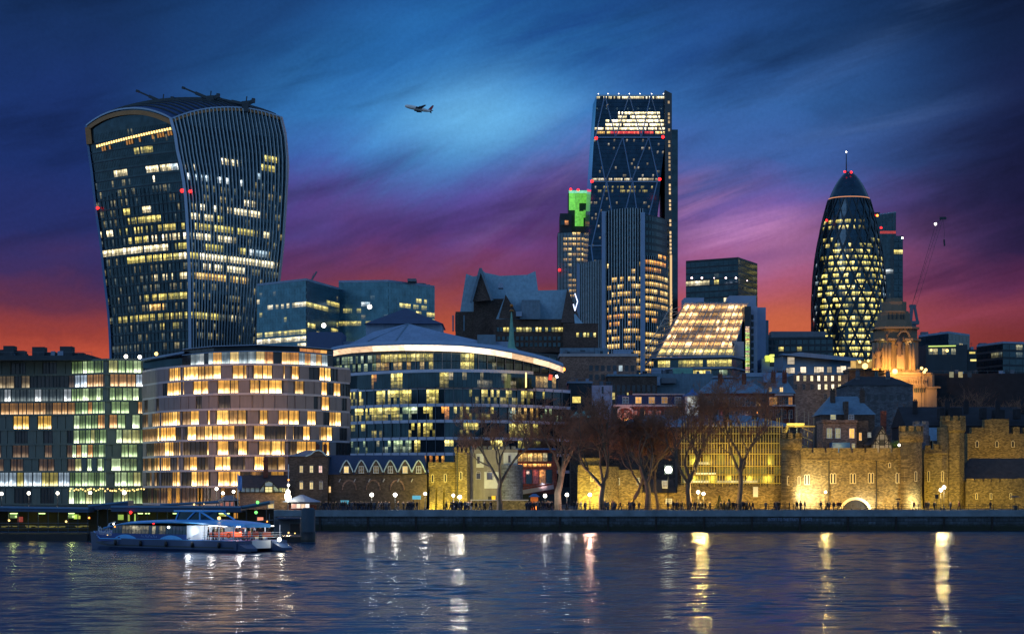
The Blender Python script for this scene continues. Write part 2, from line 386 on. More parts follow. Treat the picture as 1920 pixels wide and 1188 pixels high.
# ================================================================= SETTING: water, quay, ground
GZ = 3.8                                            # wharf level above the river
def make_water():
    xs = np.concatenate([[-4000, -900], np.linspace(-190, 190, 760), [900, 4000]])
    ys = np.concatenate([[-600, -50], np.linspace(60, 401.5, 800), [402.0]])
    Xg, Yg = np.meshgrid(xs, ys); Zg = np.zeros_like(Xg); rs = np.random.RandomState(4)
    win = np.clip((190 - np.abs(Xg)) / 15, 0, 1) * np.clip((Yg - 60) / 15, 0, 1)
    for i in range(90):
        L = 1.1 * (3.0 / 1.1) ** (rs.rand() ** 1.25); a = rs.randn() * .17 + math.pi / 2 + .04; k = 2 * math.pi / L
        amp = .0029 * L ** .6 * (.5 + rs.rand())
        ph = rs.rand() * 6.28; bend = rs.rand(4) * .035 + .01
        wx, wy = k * math.cos(a), k * math.sin(a)
        arg = wx * Xg + wy * Yg + ph + 2.2 * np.sin(bend[0] * Xg + bend[1] * Yg + i) + 1.6 * np.sin(bend[2] * Xg - bend[3] * 2 * Yg + 2 * i)
        Zg += amp * np.sin(arg)
    gust = .85 + .15 * np.sin(.05 * Xg + .09 * Yg + 1.2 * np.sin(.031 * Yg + .6) + .7 * np.sin(.083 * Xg))
    Zg *= win * gust
    ny, nx = Xg.shape
    co = np.stack([Xg, Yg, Zg], -1).reshape(-1, 3)
    i = np.arange(ny * nx).reshape(ny, nx)
    q = np.stack([i[:-1, :-1], i[:-1, 1:], i[1:, 1:], i[1:, :-1]], -1).reshape(-1, 4)
    me = bpy.data.meshes.new('river_water'); me.vertices.add(len(co)); me.vertices.foreach_set('co', co.astype('f4').ravel())
    me.loops.add(q.size); me.loops.foreach_set('vertex_index', q.astype('i4').ravel())
    me.polygons.add(len(q)); me.polygons.foreach_set('loop_start', (np.arange(len(q)) * 4).astype('i4'))
    me.polygons.foreach_set('use_smooth', np.ones(len(q), bool)); me.update(); me.validate()
    m, gg, b = newmat('river_water'); c = objco(gg); x, y, z = gg.xyz(c)
    b.inputs['Base Color'].default_value = (.014, .040, .090, 1); b.inputs['Roughness'].default_value = .12
    b.inputs['IOR'].default_value = 1.25; b.inputs['Specular IOR Level'].default_value = .5
    h = gg.add(gg.noise(gg.vec(gg.mul(x, .55), gg.mul(y, 1.6), z), 1.9, 5, .62), gg.mul(gg.noise(gg.vec(gg.mul(x, .5), y, z), .55, 3, .6), 1.6))
    bn = gg.n.new('ShaderNodeBump'); bn.inputs['Strength'].default_value = .55; bn.inputs['Distance'].default_value = .14
    gg.put(bn.inputs['Height'], h); gg.l.new(bn.outputs[0], b.inputs['Normal'])
    me.materials.append(m); o = bpy.data.objects.new('river_water', me); COL.objects.link(o); o['kind'] = 'structure'
make_water()

QY = 400.0                                          # the quay face
b = MB(); xs = [-4000, 4000]
b.box(-4000, 4000, QY + 1.2, 9000, 2.6, GZ)
b.build('wharf_ground', M_WHARF, kind='structure')

q = thing('quay_wall', 'long dark stone river wall with a paler coping under the wharf', 'quay wall', (0, QY, 0))
b = MB(); b.box(-700, 900, QY, QY + 1.25, -3, 2.75)
b.build('wall_face', M_QUAY, q)
b = MB(); b.box(-700, 900, QY - .25, QY + 1.6, 2.76, GZ + .12)
b.build('coping', pbr('coping_stone', (112, 128, 138), .75, .35, .35, 0, .3), q)
for i, x in enumerate(range(-90, 130, 9)):
    b = MB(); b.box(x - .16, x + .16, QY - .32, QY - .003, -1, 2.7); b.build('timber_fender', M_TIMBER, q)
# the words on the river wall
fc = bpy.data.curves.new('wall_lettering', 'FONT'); fc.body = 'ENTRY TO THE TRAITORS GATE'; fc.size = .78; fc.extrude = .015; fc.align_x = 'CENTER'
fo = bpy.data.objects.new('wall_lettering', fc); COL.objects.link(fo)
dg = bpy.context.evaluated_depsgraph_get(); me = bpy.data.meshes.new_from_object(fo.evaluated_get(dg)); bpy.data.objects.remove(fo)
wdt = max(v.co.x for v in me.vertices) - min(v.co.x for v in me.vertices)
lt = bpy.data.objects.new('wall_lettering', me); COL.objects.link(lt); lt.parent = q
lt.rotation_euler = (R(90), 0, 0); lt.scale = (8.3 / wdt, 1, 1); lt.location = (X(1481, QY), -.04, Z(976, QY))
me.materials.clear(); me.materials.append(pbr('pale_letter_paint', (120, 140, 170), .7, .1))
# ================================================================= generic facades
def bands(root, pts, z0, z1, floors, bayw, rects, rng, fh=(.2, .9), fw=.94, off=.08, mat=None, bg=0.0, bgpal='dim', name='floor_glazing'):
    """one strip of glazing per storey along the plan polyline pts (left to right as seen from the river)"""
    mat = mat or GL; H = (z1 - z0) / floors; out = []
    for k in range(floors):
        b = MB(); za, zb = z0 + (k + fh[0]) * H, z0 + (k + fh[1]) * H
        for i in range(len(pts) - 1):
            p, q2 = Vector((*pts[i], 0)), Vector((*pts[i + 1], 0)); d = q2 - p; n = max(1, round(d.length / bayw))
            nr = Vector((d.y, -d.x, 0)).normalized() * off
            for j in range(n):
                a = p + d * ((j + .5 - fw / 2) / n) + nr; c = p + d * ((j + .5 + fw / 2) / n) + nr
                lc = litpick(((a.x + c.x) / 2, a.y, (za + zb) / 2), rects, rng, bg, bgpal)
                b.face([(a.x, a.y, za), (c.x, c.y, za), (c.x, c.y, zb), (a.x, a.y, zb)], 0, lc)
        out.append(b.build(name, mat, root))
    return out
def poly_back(pts, depth):
    return [tuple(p) for p in pts] + [(pts[-1][0] * (1 + depth / pts[-1][1]) , pts[-1][1] + depth), (pts[0][0] * (1 + depth / pts[0][1]), pts[0][1] + depth)]
def office(name, label, cat, plan, ytop, floors, bayw, rects, seed, depth=30, wall=None, roof=None, fh=(.2, .9), fw=.94, mat=None,
           bg=.02, bgpal='dim', zbot=GZ, zglass=None, parapet=.8, group=None, fins=0, plant=()):
    rng = random.Random(seed); pts = [(X(x, D), D) for x, D in plan]; D0 = min(D for _, D in plan)
    z1 = Z(ytop, plan[0][1]); root = thing(name, label, cat, (pts[0][0], pts[0][1], zbot), group)
    b = MB(); b.prism(poly_back(pts, depth), zbot, z1); b.build('wall', wall or M_DARK, root)
    b = MB(); e = [(x, y - .25) for x, y in pts]; b.prism(poly_back(e, depth + .25), z1 + .003, z1 + parapet); b.build('roof', roof or M_LEAD, root)
    bands(root, pts, zglass if zglass is not None else zbot, z1, floors, bayw, rects, rng, fh, fw, mat=mat, bg=bg, bgpal=bgpal)
    if fins:
        for i in range(len(pts) - 1):
            p, q2 = Vector((*pts[i], 0)), Vector((*pts[i + 1], 0)); d = q2 - p; n = max(1, round(d.length / fins))
            nr = Vector((d.y, -d.x, 0)).normalized()
            for j in range(n + 1):
                a = p + d * (j / n) + nr * .35; b = MB(); b.bar((a.x, a.y, zbot), (a.x, a.y, z1 + .3), .28, .6, (nr.x, nr.y, 0)); b.build('fin', M_FIN, root)
    cr = random.Random(seed + 5)
    for i in range(5):
        t_ = cr.uniform(.05, .9); xx = pts[0][0] + (pts[-1][0] - pts[0][0]) * t_; yy = max(pts[0][1], pts[-1][1]) + 4; b = MB(); b.box(xx, xx + cr.uniform(1, 3.5), yy, yy + 3, z1 + parapet + .003, z1 + parapet + cr.uniform(.5, 1.6)); b.build('rooftop_vent', M_STEEL, root)
    for (xa, xb, yt) in plant:
        b = MB(); D = D0 + 6; b.box(X(xa, D), X(xb, D), D, D + 8, z1 + parapet + .003, Z(yt, D)); b.build('rooftop_plant', M_STEEL, root)
    return root

# ================================================================= the flared tower, top heavy, three cranes on its roof
def flared_tower():
    rng = random.Random(7)
    DL, DC, DR = 842.0, 812.0, 852.0
    def edge(tab, D): return [(Z(y, D), X(x, D)) for x, y in tab][::-1] if tab[0][1] < tab[-1][1] else [(Z(y, D), X(x, D)) for x, y in tab]
    TL = sorted(edge([(163, 232), (167, 276), (174, 322), (181, 390), (190, 449), (198, 526), (206, 595), (209, 654), (213, 955)], DL))
    TC = sorted(edge([(322, 222), (330, 250), (335, 285), (344, 322), (350, 370), (353, 413), (357, 504), (358, 622), (359, 955)], DC))
    TR = sorted(edge([(526, 218), (535, 254), (539, 308), (536, 367), (530, 458), (522, 531), (511, 640), (492, 955)], DR))
    def xi(T, z): return float(np.interp(z, [a for a, _ in T], [c for _, c in T]))
    zC, zL, zR = Z(222, DC), Z(236, DL), Z(220, DR)
    aL, aR = 4.9, 3.6
    def arch(u, p=2.2): return 1 - abs(2 * u - 1) ** p
    def ztopL(u): return zL + (zC - zL) * u + aL * arch(u)
    def ztopR(u): return zC + (zR - zC) * u + aR * arch(u)
    def SL(u, z, off=0.0):
        x0, x1 = xi(TL, z), xi(TC, z); bul = 2.0 * 4 * u * (1 - u)
        return Vector((x0 + (x1 - x0) * u - off * .6, DL + (DC - DL) * u - bul - off * .8, z))
    def SR(u, z, off=0.0):
        x0, x1 = xi(TC, z), xi(TR, z); bul = 3.0 * 4 * u * (1 - u)
        return Vector((x0 + (x1 - x0) * u + off * .6, DC + (DR - DC) * u - bul - off * .8, z))
    root = thing('skyscraper', 'flared top-heavy glass skyscraper with a bowed roof, cranes standing on it, at the left', 'skyscraper', (X(340, 830), 850, GZ))
    # glass skin, two faces in front and plain ones behind
    b = MB(); NU, NT = 16, 44
    for S, zt, mi in ((SL, ztopL, 0), (SR, ztopR, 1)):
        vs = [S(i / NU, GZ + (zt(i / NU) - GZ) * j / NT) for j in range(NT + 1) for i in range(NU + 1)]
        b.idx(vs, [(j * (NU + 1) + i, j * (NU + 1) + i + 1, (j + 1) * (NU + 1) + i + 1, (j + 1) * (NU + 1) + i) for j in range(NT) for i in range(NU)], mi, sm=True)
    BK = lambda z: (xi(TL, z) + xi(TR, z) - xi(TC, z), DL + DR - DC)
    zs = [GZ, 40, 90, 130, zL]
    for T, D in ((TL, DL), (TR, DR)):
        for za, zb in zip(zs, zs[1:]):
            pa, pb = BK(za), BK(zb); b.face([(xi(T, za), D, za), (*pa, za), (*pb, zb), (xi(T, zb), D, zb)], 2)
    b.build('glass_skin', [GL, GL, M_DARK], root)
    # roof shell
    b = MB(); n = 12; vs = []
    for j in range(n + 1):
        for i in range(n + 1):
            u, v = i / n, j / n   # u along L->C, v along C->R
            pL = Vector((xi(TL, zL), DL, zL)); pC = Vector((xi(TC, zC), DC, zC)); pR = Vector((xi(TR, zR), DR, zR)); pB = pL + (pR - pC)
            p = (pL * (1 - u) + pC * u) * (1 - v) + (pB * (1 - u) + pR * u) * v
            p.z += aL * arch(u) * (1 - .1 * v) + aR * arch(v) + .15
            p.y -= 2 * 4 * u * (1 - u) * (1 - v) + 3 * 4 * v * (1 - v) * u
            vs.append(p)
    b.idx(vs, [(j * (n + 1) + i, j * (n + 1) + i + 1, (j + 1) * (n + 1) + i + 1, (j + 1) * (n + 1) + i) for j in range(n) for i in range(n)], 0, sm=True)
    ro = b.build('roof', pbr('tower_roof_louvres', (50, 76, 116), .55, .2, .3, .3), root)
    for j in range(1, 20):
        v = j / 20; b = MB(); pts = []
        for i in range(0, n + 1):
            u = i / n; k = v * n; j0 = min(int(k), n - 1); f = k - j0
            p = vs[j0 * (n + 1) + i] * (1 - f) + vs[(j0 + 1) * (n + 1) + i] * f; pts.append(p + Vector((0, 0, .35)))
        for a, c in zip(pts, pts[1:]): b.bar(a, c, .5, .5)
        b.build('roof_rib', M_DARK, ro)
    # storeys
    rectsL = [(150, 262, 322, 270, 0, 'dim'), (245, 279, 288, 289, .8, 'yel', .5), (214, 314, 238, 328, .8, 'white', .5), (273, 309, 322, 322, .75, 'white', .7), (300, 309, 345, 318, .7, 'cool', .7),
              (265, 328, 325, 336, .15, 'white', 1), (190, 349, 230, 362, .7, 'yel', .45), (225, 380, 290, 394, .55, 'white', .7),
              (232, 396, 303, 412, .9, 'yel', .8), (240, 412, 350, 428, .8, 'yel', .6), (195, 424, 350, 436, .4, 'yel', .6), (180, 436, 350, 448, .45, 'white', .8),
              (243, 448, 352, 462, .85, 'yel', .8), (192, 463, 352, 480, .92, 'white', .75), (240, 480, 354, 497, .92, 'yel', .95),
              (290, 514, 352, 526, .55, 'white', .6), (268, 534, 305, 546, .4, 'dim', 2), (268, 550, 350, 566, .75, 'yel', .7), (282, 566, 308, 580, .95, 'warm', .8),
              (200, 586, 355, 600, .75, 'yel', .6), (240, 600, 340, 612, .4, 'yel', .5), (300, 614, 340, 628, .4, 'cool', .5), (180, 240, 322, 262, .1, 'dim'), (160, 340, 360, 660, .22, 'dim', 1.6)]
    rectsR = [(392, 211, 410, 222, .7, 'yel', .8), (330, 300, 372, 316, .5, 'white', .4), (490, 296, 520, 318, .97, 'yel', .75), (405, 302, 448, 312, .6, 'white', .7),
              (350, 330, 505, 346, .3, 'cool', .9), (358, 380, 490, 392, .5, 'white', .6), (358, 394, 486, 410, .75, 'white', .8), (358, 410, 416, 428, .8, 'yel', .7),
              (358, 426, 505, 440, .6, 'yel', .8), (450, 424, 500, 436, .8, 'white', .7), (356, 436, 506, 450, .75, 'white', .9), (448, 454, 462, 472, .9, 'yel', .8),
              (356, 463, 416, 480, .92, 'yel', .9), (416, 470, 500, 484, .7, 'cool', .7), (356, 480, 420, 494, .97, 'white', .8), (418, 484, 524, 506, .9, 'white', .9),
              (380, 498, 465, 508, .6, 'white', .7), (364, 510, 426, 526, .85, 'warm', .8), (434, 516, 460, 530, .8, 'warm', .6), (356, 578, 408, 596, .85, 'yel', .8),
              (430, 588, 466, 598, .5, 'white', .8), (358, 600, 410, 640, .3, 'dim', 3), (356, 340, 530, 640, .22, 'dim', 2)]
    NF = 38; zt = Z(240, 825)
    for k in range(NF):
        z0 = GZ + (zt - GZ) * k / NF; z1 = GZ + (zt - GZ) * (k + 1) / NF; h = z1 - z0
        for S, rc, nb in ((SL, rectsL, 52), (SR, rectsR, 62)):
            b = MB()
            for j in range(nb):
                u0, u1 = (j + .08) / nb, (j + .92) / nb; za, zb = z0 + h * .26, z0 + h * .92
                lc = tuple(v * 1.5 for v in litpick(S((u0 + u1) / 2, (za + zb) / 2), rc, rng))
                b.face([S(u0, za, .12), S(u1, za, .12), S(u1, zb, .12), S(u0, zb, .12)], 0, lc)
            b.build('floor_glazing', GL, root)
    # slab edges on the left face
    for k in range(2, NF, 1):
        z = GZ + (zt - GZ) * k / NF; b = MB()
        for i in range(8): b.bar(SL(i / 8, z, .2), SL((i + 1) / 8, z, .2), .25, .35)
        b.build('slab_edge', M_DARK, root)
    # upright fins over the right face, curving with it
    for j in range(29):
        u = (j + .5) / 29; b = MB(); zt2 = ztopR(u) - .3; z0 = 25; pr = None
        for i in range(17):
            z = z0 + (zt2 - z0) * i / 16; p = SR(u, z, .75)
            if pr is not None: b.bar(pr, p, .30, .6, (.6, -.8, 0))
            pr = p
        b.build('fin', M_FIN, root)
    for j in range(22):
        u = (j + .5) / 22; b = MB(); pr = None
        for i in range(13):
            z = 25 + (ztopL(u) * .80 - 25) * i / 12; p = SL(u, z, .3)
            if pr is not None: b.bar(pr, p, .08, .2, (-.6, -.8, 0))
            pr = p
        b.build('mullion', M_DARK, root)
    # corner trims and the arched frames
    mt = pbr('trim_metal', (150, 170, 196), .35, .1, .2, .3); mc = pbr('copper_frame', (158, 112, 72), .45, .15, .2, .5)
    for S, u, m_, w in ((SL, 1, mt, 1.1), (SL, 0, pbr('blue_trim', (84, 116, 160), .4, .1, .2, .3), .9), (SR, 1, pbr('pale_trim', (200, 176, 180), .4, .1, .2, .2), .9)):
        b = MB(); pr = None; top = (ztopL if S is SL else ztopR)(u)
        for i in range(25):
            p = S(u, GZ + (top - GZ) * i / 24, .5)
            if pr is not None: b.bar(pr, p, w, w, (0, -1, 0))
            pr = p
        b.build('corner_trim', m_, root)
    for S, zt_, m_, w in ((SL, ztopL, mt, .6), (SR, ztopR, mt, .5), (SL, lambda u: ztopL(u) - 1.7, mc, 1.7), (SR, lambda u: ztopR(u) - 1.0, mc, .9)):
        b = MB(); pr = None
        for i in range(25):
            u = i / 24; p = S(u, zt_(u), .35 + .1 * w)
            if pr is not None: b.bar(pr, p, .5, w, (0, 0, 1))
            pr = p
        b.build('arch_frame', m_, root)
    b = MB(); b.bar(SL(.03, zL - 1, .9), SL(.03, Z(272, DL), .9), 2.2, 1.0, (0, -1, 0)); b.build('arch_frame', mc, root)
    # the bright row of lamps of the garden floor
    for k, (m_, dz_, hh) in enumerate(((E_WARM, 0, .9), (emit('soft_amber', (200, 130, 60), .6), -2.0, 1.6))):
        b = MB()
        for i in range(30):
            if k and rng.random() < .35: continue
            u0, u1 = .10 + .88 * i / 30, .10 + .88 * (i + .62) / 30; zz = Z(272 - 15 * (u0), 830) + dz_
            b.face([SL(u0, zz, .45), SL(u1, zz, .45), SL(u1, zz + hh, .45), SL(u0, zz + hh, .45)], 0)
        b.build('garden_lights', m_, root)
    for S, u, y in ((SL, .04, 384), (SL, .985, 370), (SR, .03, 371)):
        p = S(u, Z(y, 830), 1.2); b = MB(); b.ball(p, .75 if u > .5 else .6); b.build('red_beacon', E_RED, root)
    # cradle cranes on the roof
    for lab, bx, by, tx, ty, wx, wy in (('slim dark roof crane at the left end of the flared tower, jib raised', 305, 192, 258, 171, 324, 186),
                             ('slim dark roof crane at the middle of the flared tower, tallest jib', 394, 186, 344, 165, 410, 180),
                             ('small dark roof crane at the right end of the flared tower, jib almost level', 461, 196, 412, 185, 476, 189)):
        D = 835; c = thing('roof_crane', lab, 'crane', (X(bx, D), D, Z(by + 10, D)), 'cranes on the flared tower roof')
        b = MB(); P0, P1 = PT(bx, by, D), PT(tx, ty, D)
        b.bar(PT(bx, by + 14, D), P0, 2.0, 2.0); b.build('mast', M_DARK, c)
        b = MB(); b.bar(P0, P0.lerp(P1, .55), 1.1, 1.1); b.bar(P0.lerp(P1, .55), P1, .6, .6); b.bar(P1 + Vector((-.6, 0, .2)), P1 + Vector((.6, 0, -.2)), .9, .9); b.build('jib', M_DARK, c)
        b = MB(); b.bar(P0, PT(wx, wy, D), 1.0, 1.4); b.bar(PT(wx - 4, wy - .5, D), PT(wx + 2, wy + .2, D), 1.7, 1.7); b.build('counterweight', M_DARK, c)
        b = MB(); b.bar(P0 + Vector((-1.5, 0, 0)), P0 + Vector((1.5, 0, .3)), 1.8, 2.2); b.bar(P0, P0 + Vector((.4, 0, 3.2)), .4, .4); b.build('cab', M_DARK, c)
flared_tower()

# ================================================================= the wedge tower (slanting face, diagonal bracing)
def wedge_tower():
    rng = random.Random(21); DT, DB = 1180.0, 1118.0; yt, yb = 178, 900
    def D_(y): return DT + (DB - DT) * (y - yt) / (yb - yt)
    def xl(y): return float(np.interp(y, [178, 258, 341, 461, 900], [1119, 1113.5, 1109, 1103, 1080]))
    def xr(y): return float(np.interp(y, [174, 253, 336, 400, 900], [1245, 1249, 1238, 1233, 1216]))
    def S(u, y, off=0.0):
        p = PT(xl(y) + (xr(y) - xl(y)) * u, y, D_(y)); p.y -= off; return p
    root = thing('skyscraper', 'tall wedge-shaped glass skyscraper with brightly lit top floors and diagonal bracing', 'skyscraper', (X(1180, DT), DT, GZ))
    b = MB(); n = 10
    for i in range(n):
        ya, yc = yb + (yt - yb) * i / n, yb + (yt - yb) * (i + 1) / n
        b.face([S(0, ya), S(1, ya), S(1, yc), S(0, yc)], 0)
        for u, flip in ((1, 0), (0, 1)):
            a, c = S(u, ya), S(u, yc); a2 = Vector((a.x + (3 if u else -1), DT + 30, a.z)); c2 = Vector((c.x + (3 if u else -1), DT + 30, c.z))
            b.face([a, a2, c2, c] if u else [a2, a, c, c2], 0)
    b.face([S(0, yt), S(1, yt), Vector((S(1, yt).x, DT + 30, S(1, yt).z)), Vector((S(0, yt).x, DT + 30, S(0, yt).z))], 0)
    b.build('glass_wedge', GL, root)
    rects = [(1118, 178, 1250, 188, .75, 'white', .9), (1158, 205, 1236, 222, .96, 'white', 1.9), (1134, 222, 1246, 238, .97, 'white', 1.9), (1116, 238, 1250, 246, .9, 'white', 1.5),
             (1145, 246, 1225, 252, .8, 'red', 1.2), (1116, 246, 1250, 252, .8, 'warm', 1.2), (1116, 188, 1250, 206, .04, 'white', .5), (1112, 330, 1238, 338, .8, 'white', .45), (1120, 350, 1225, 360, .45, 'yel', .4), (1105, 262, 1245, 700, .06, 'white', .16)]
    y = 180.0; k = 0
    while y < 760:
        b = MB(); nb = 40
        for j in range(nb):
            u0, u1 = (j + .06) / nb, (j + .94) / nb; lc = litpick(S((u0 + u1) / 2, y + 3), rects, rng)
            b.face([S(u0, y + 5.6, .15), S(u1, y + 5.6, .15), S(u1, y + .8, .15), S(u0, y + .8, .15)], 0, lc)
        b.build('floor_glazing', GL, root); y += 7.3; k += 1
    br = pbr('brace_steel', (112, 136, 164), .45, .1, .2, .4)
    for y0, y1, us in ((180, 258, ((.02, .12), (.30, .12), (.30, .48), (.66, .48), (.66, .80), (.98, .80))), (258, 341, ((.20, .04), (.20, .40), (.58, .40), (.58, .76), (.98, .76))),
                       (341, 461, ((.05, .22), (.42, .22), (.42, .60), (.78, .60), (.78, .96))), (461, 600, ((.22, .04), (.22, .40), (.58, .40), (.58, .78)))):
        for ua, ub in us:
            b = MB(); b.bar(S(ua, y1, .7), S(ub, y0, .7), .62, .4); b.build('brace', br, root)
    for yy in (180, 258, 341, 461):
        b = MB(); b.bar(S(0, yy, .6), S(1, yy, .6), .5, .8); b.build('mega_beam', br if yy > 200 else M_FIN, root)
    # back core with the lift lights
    b = MB(); core = [(X(1246, 1175), 1172), (X(1259, 1185), 1182), (X(1259, 1185), 1215), (X(1246, 1175), 1215)]
    b.prism(core, GZ, Z(174, 1180)); b.build('lift_core', M_DARK, root)
    b = MB(); b.box(X(1259.5, 1190), X(1271, 1190), 1190, 1215, GZ, Z(243, 1190)); b.build('side_core', GL, root)
    b = MB()
    for j in range(58):
        y0 = 182 + j * 7.4
        if rng.random() < .8:
            xo = 1252 + (y0 - 180) * .013; D = 1171
            b.face([PT(xo, y0 + 5, D), PT(xo + 3.4, y0 + 5, D), PT(xo + 3.4, y0, D), PT(xo, y0, D)], 0, tuple(v * (.9 if y0 > 330 else .45) for v in (1.1, .75, .35)))
    b.build('lift_lights', glass('lift_glass', detail='plain'), root)
    for x, yy in ((1118, 259), (1243, 257), (1110, 340), (1237, 336)):
        b = MB(); b.ball(PT(x, yy, 1130), .8); b.build('red_beacon', E_RED, root)
    for i, x in enumerate((1122, 1140, 1160, 1180, 1200, 1222, 1244)):
        b = MB(); b.ball(PT(x, 176, 1170), .22); b.build('roof_lamp', E_GLOBE, root)
wedge_tower()

# ================================================================= green-topped old tower
def green_tower():
    rng = random.Random(3); D = 1290
    root = thing('skyscraper', 'narrow stepped tower whose top glows green, left of the wedge-shaped skyscraper', 'skyscraper', (X(1080, D), D, GZ))
    def blk(x0, x1, yt, D, m_, nm, dep=25, zb=GZ):
        b = MB(); b.prism([(X(x0, D), D), (X(x1, D), D), (X(x1, D), D + dep), (X(x0, D), D + dep)], zb, Z(yt, D)); return b.build(nm, m_, root)
    blk(1046, 1106, 436, D, M_DARK, 'lower_shaft'); blk(1050, 1072, 400, D + 2, M_DARK, 'middle_shaft'); blk(1066, 1120, 358, D + 6, M_DARK, 'upper_shaft', 20)
    b = MB(); e = (.16, .62, .07)
    for x0, x1, y0, y1, k in ((1067, 1078, 362, 394, 1.2), (1078, 1106, 362, 381, .9), (1078, 1086, 381, 424, 1.0), (1086, 1094, 396, 424, .9), (1094, 1106, 394, 408, .75), (1066.5, 1106, 357, 362, 2.0)):
        b.face([PT(x0, y1, D - .4), PT(x1, y1, D - .4), PT(x1, y0, D - .4), PT(x0, y0, D - .4)], 0, tuple(v * k for v in e) if y0 > 358 else (.25, .8, .5))
    b.build('green_lit_crown', glass('green_lit_cladding', detail='plain'), root)
    pts = [(X(1056, D - 1), D - 1), (X(1106, D - 1), D - 1)]
    bands(root, pts, Z(560, D), Z(434, D), 13, 2.6, [(1056, 436, 1104, 494, .93, 'warm', .9), (1056, 494, 1106, 508, .05, 'warm', .5), (1062, 508, 1084, 562, .75, 'warm', .7)], rng, (.25, .8), .82)
    bands(root, [(X(1051, D - .6), D - .6), (X(1066, D - .6), D - .6)], Z(424, D), Z(412, D), 1, 2.5, [(1051, 400, 1070, 430, .9, 'org', 1.2)], rng)
    for j in range(22):
        x = 1047 + j * 2.75; b = MB(); b.bar(PT(x, 640, D - 1.6), PT(x, 437, D - 1.6), .35, .8, (0, 1, 0)); b.build('fin', M_FIN, root)
    for x, y in ((1070, 355), (1084, 356), (1104, 424), (1049, 506)):
        b = MB(); b.ball(PT(x, y, D - 3), .75); b.build('red_beacon', E_RED, root)
green_tower()

# ================================================================= curved triple-step office tower with upright fins
def stepped_tower():
    rng = random.Random(5); root = thing('office_tower', 'stepped office tower of three curved segments with pale fins, in front of the wedge-shaped skyscraper', 'office tower', (X(1160, 950), 950, GZ))
    def arc(x0, x1, Da, Db, sag, n=10):
        return [(X(x0 + (x1 - x0) * i / n, Da + (Db - Da) * i / n), Da + (Db - Da) * i / n - sag * (1 - (2 * i / n - 1) ** 2)) for i in range(n + 1)]
    segs = [(1084, 1131, 985, 962, 497, 5, [(1090, 520, 1131, 640, .03, 'white', .4), (1084, 640, 1131, 700, .1, 'warm')]),
            (1131, 1205, 958, 946, 398, 7, [(1133, 485, 1205, 518, .05, 'warm', .9), (1140, 520, 1205, 590, .62, 'warm', .85), (1140, 590, 1205, 612, .55, 'org', 1.0), (1140, 612, 1205, 720, .78, 'warm', .9), (1131, 398, 1205, 500, .0, 'dim')]),
            (1205, 1255, 944, 968, 402, 5, [(1205, 480, 1248, 498, .95, 'org', 1.6), (1205, 498, 1240, 514, .9, 'org', 1.0), (1205, 514, 1252, 588, .93, 'warm', .95), (1205, 588, 1235, 603, .7, 'org', 1.3), (1205, 603, 1250, 620, .06, 'warm', .6), (1205, 620, 1255, 720, .92, 'warm', 1.0)])]
    for x0, x1, Da, Db, yt, sag, rc in segs:
        pts = arc(x0, x1, Da, Db, sag); z1 = Z(yt, Da)
        b = MB(); b.prism(poly_back(pts, 25), GZ, z1); b.build('curved_shaft', M_DARK, root)
        nf = max(4, round((z1 - GZ) / 3.25)); bands(root, pts, GZ, z1, nf, 1.7, rc, rng, (.22, .82), .80, off=.1)
        for i in range(0, 16 if x0 != 1205 else 14):
            if x0 == 1205:
                if i > 12: continue
                t = i / 13
            else: t = i / 15
            k = t * 10; j = min(int(k), 9); f = k - j; p = (pts[j][0] * (1 - f) + pts[j + 1][0] * f, pts[j][1] * (1 - f) + pts[j + 1][1] * f)
            b = MB(); w = .2 if x0 == 1205 else .3
            b.bar((p[0], p[1] - .5, GZ), (p[0], p[1] - .5, z1 if x0 != 1205 else Z(478, Da)), w, .8, (0, 1, 0)); b.build('fin', M_FIN, root)
    for x, yt, D, w in ((1084, 494, 983, 1.2), (1131.5, 397, 955, 1.6), (1205, 399, 942, 1.8)):
        b = MB(); b.bar((X(x, D), D - 1, GZ), (X(x, D), D - 1, Z(yt, D)), w, 1.6, (0, 1, 0)); b.build('corner_pier', pbr('pier_metal', (132, 156, 188), .4, .1, .2, .2), root)
    b = MB(); b.bar((X(1258, 985), 985, GZ), (X(1258, 985), 985, Z(478, 985)), .9, .9); b.build('light_column', emit('column_glow', (255, 206, 140), .9), root)
stepped_tower()

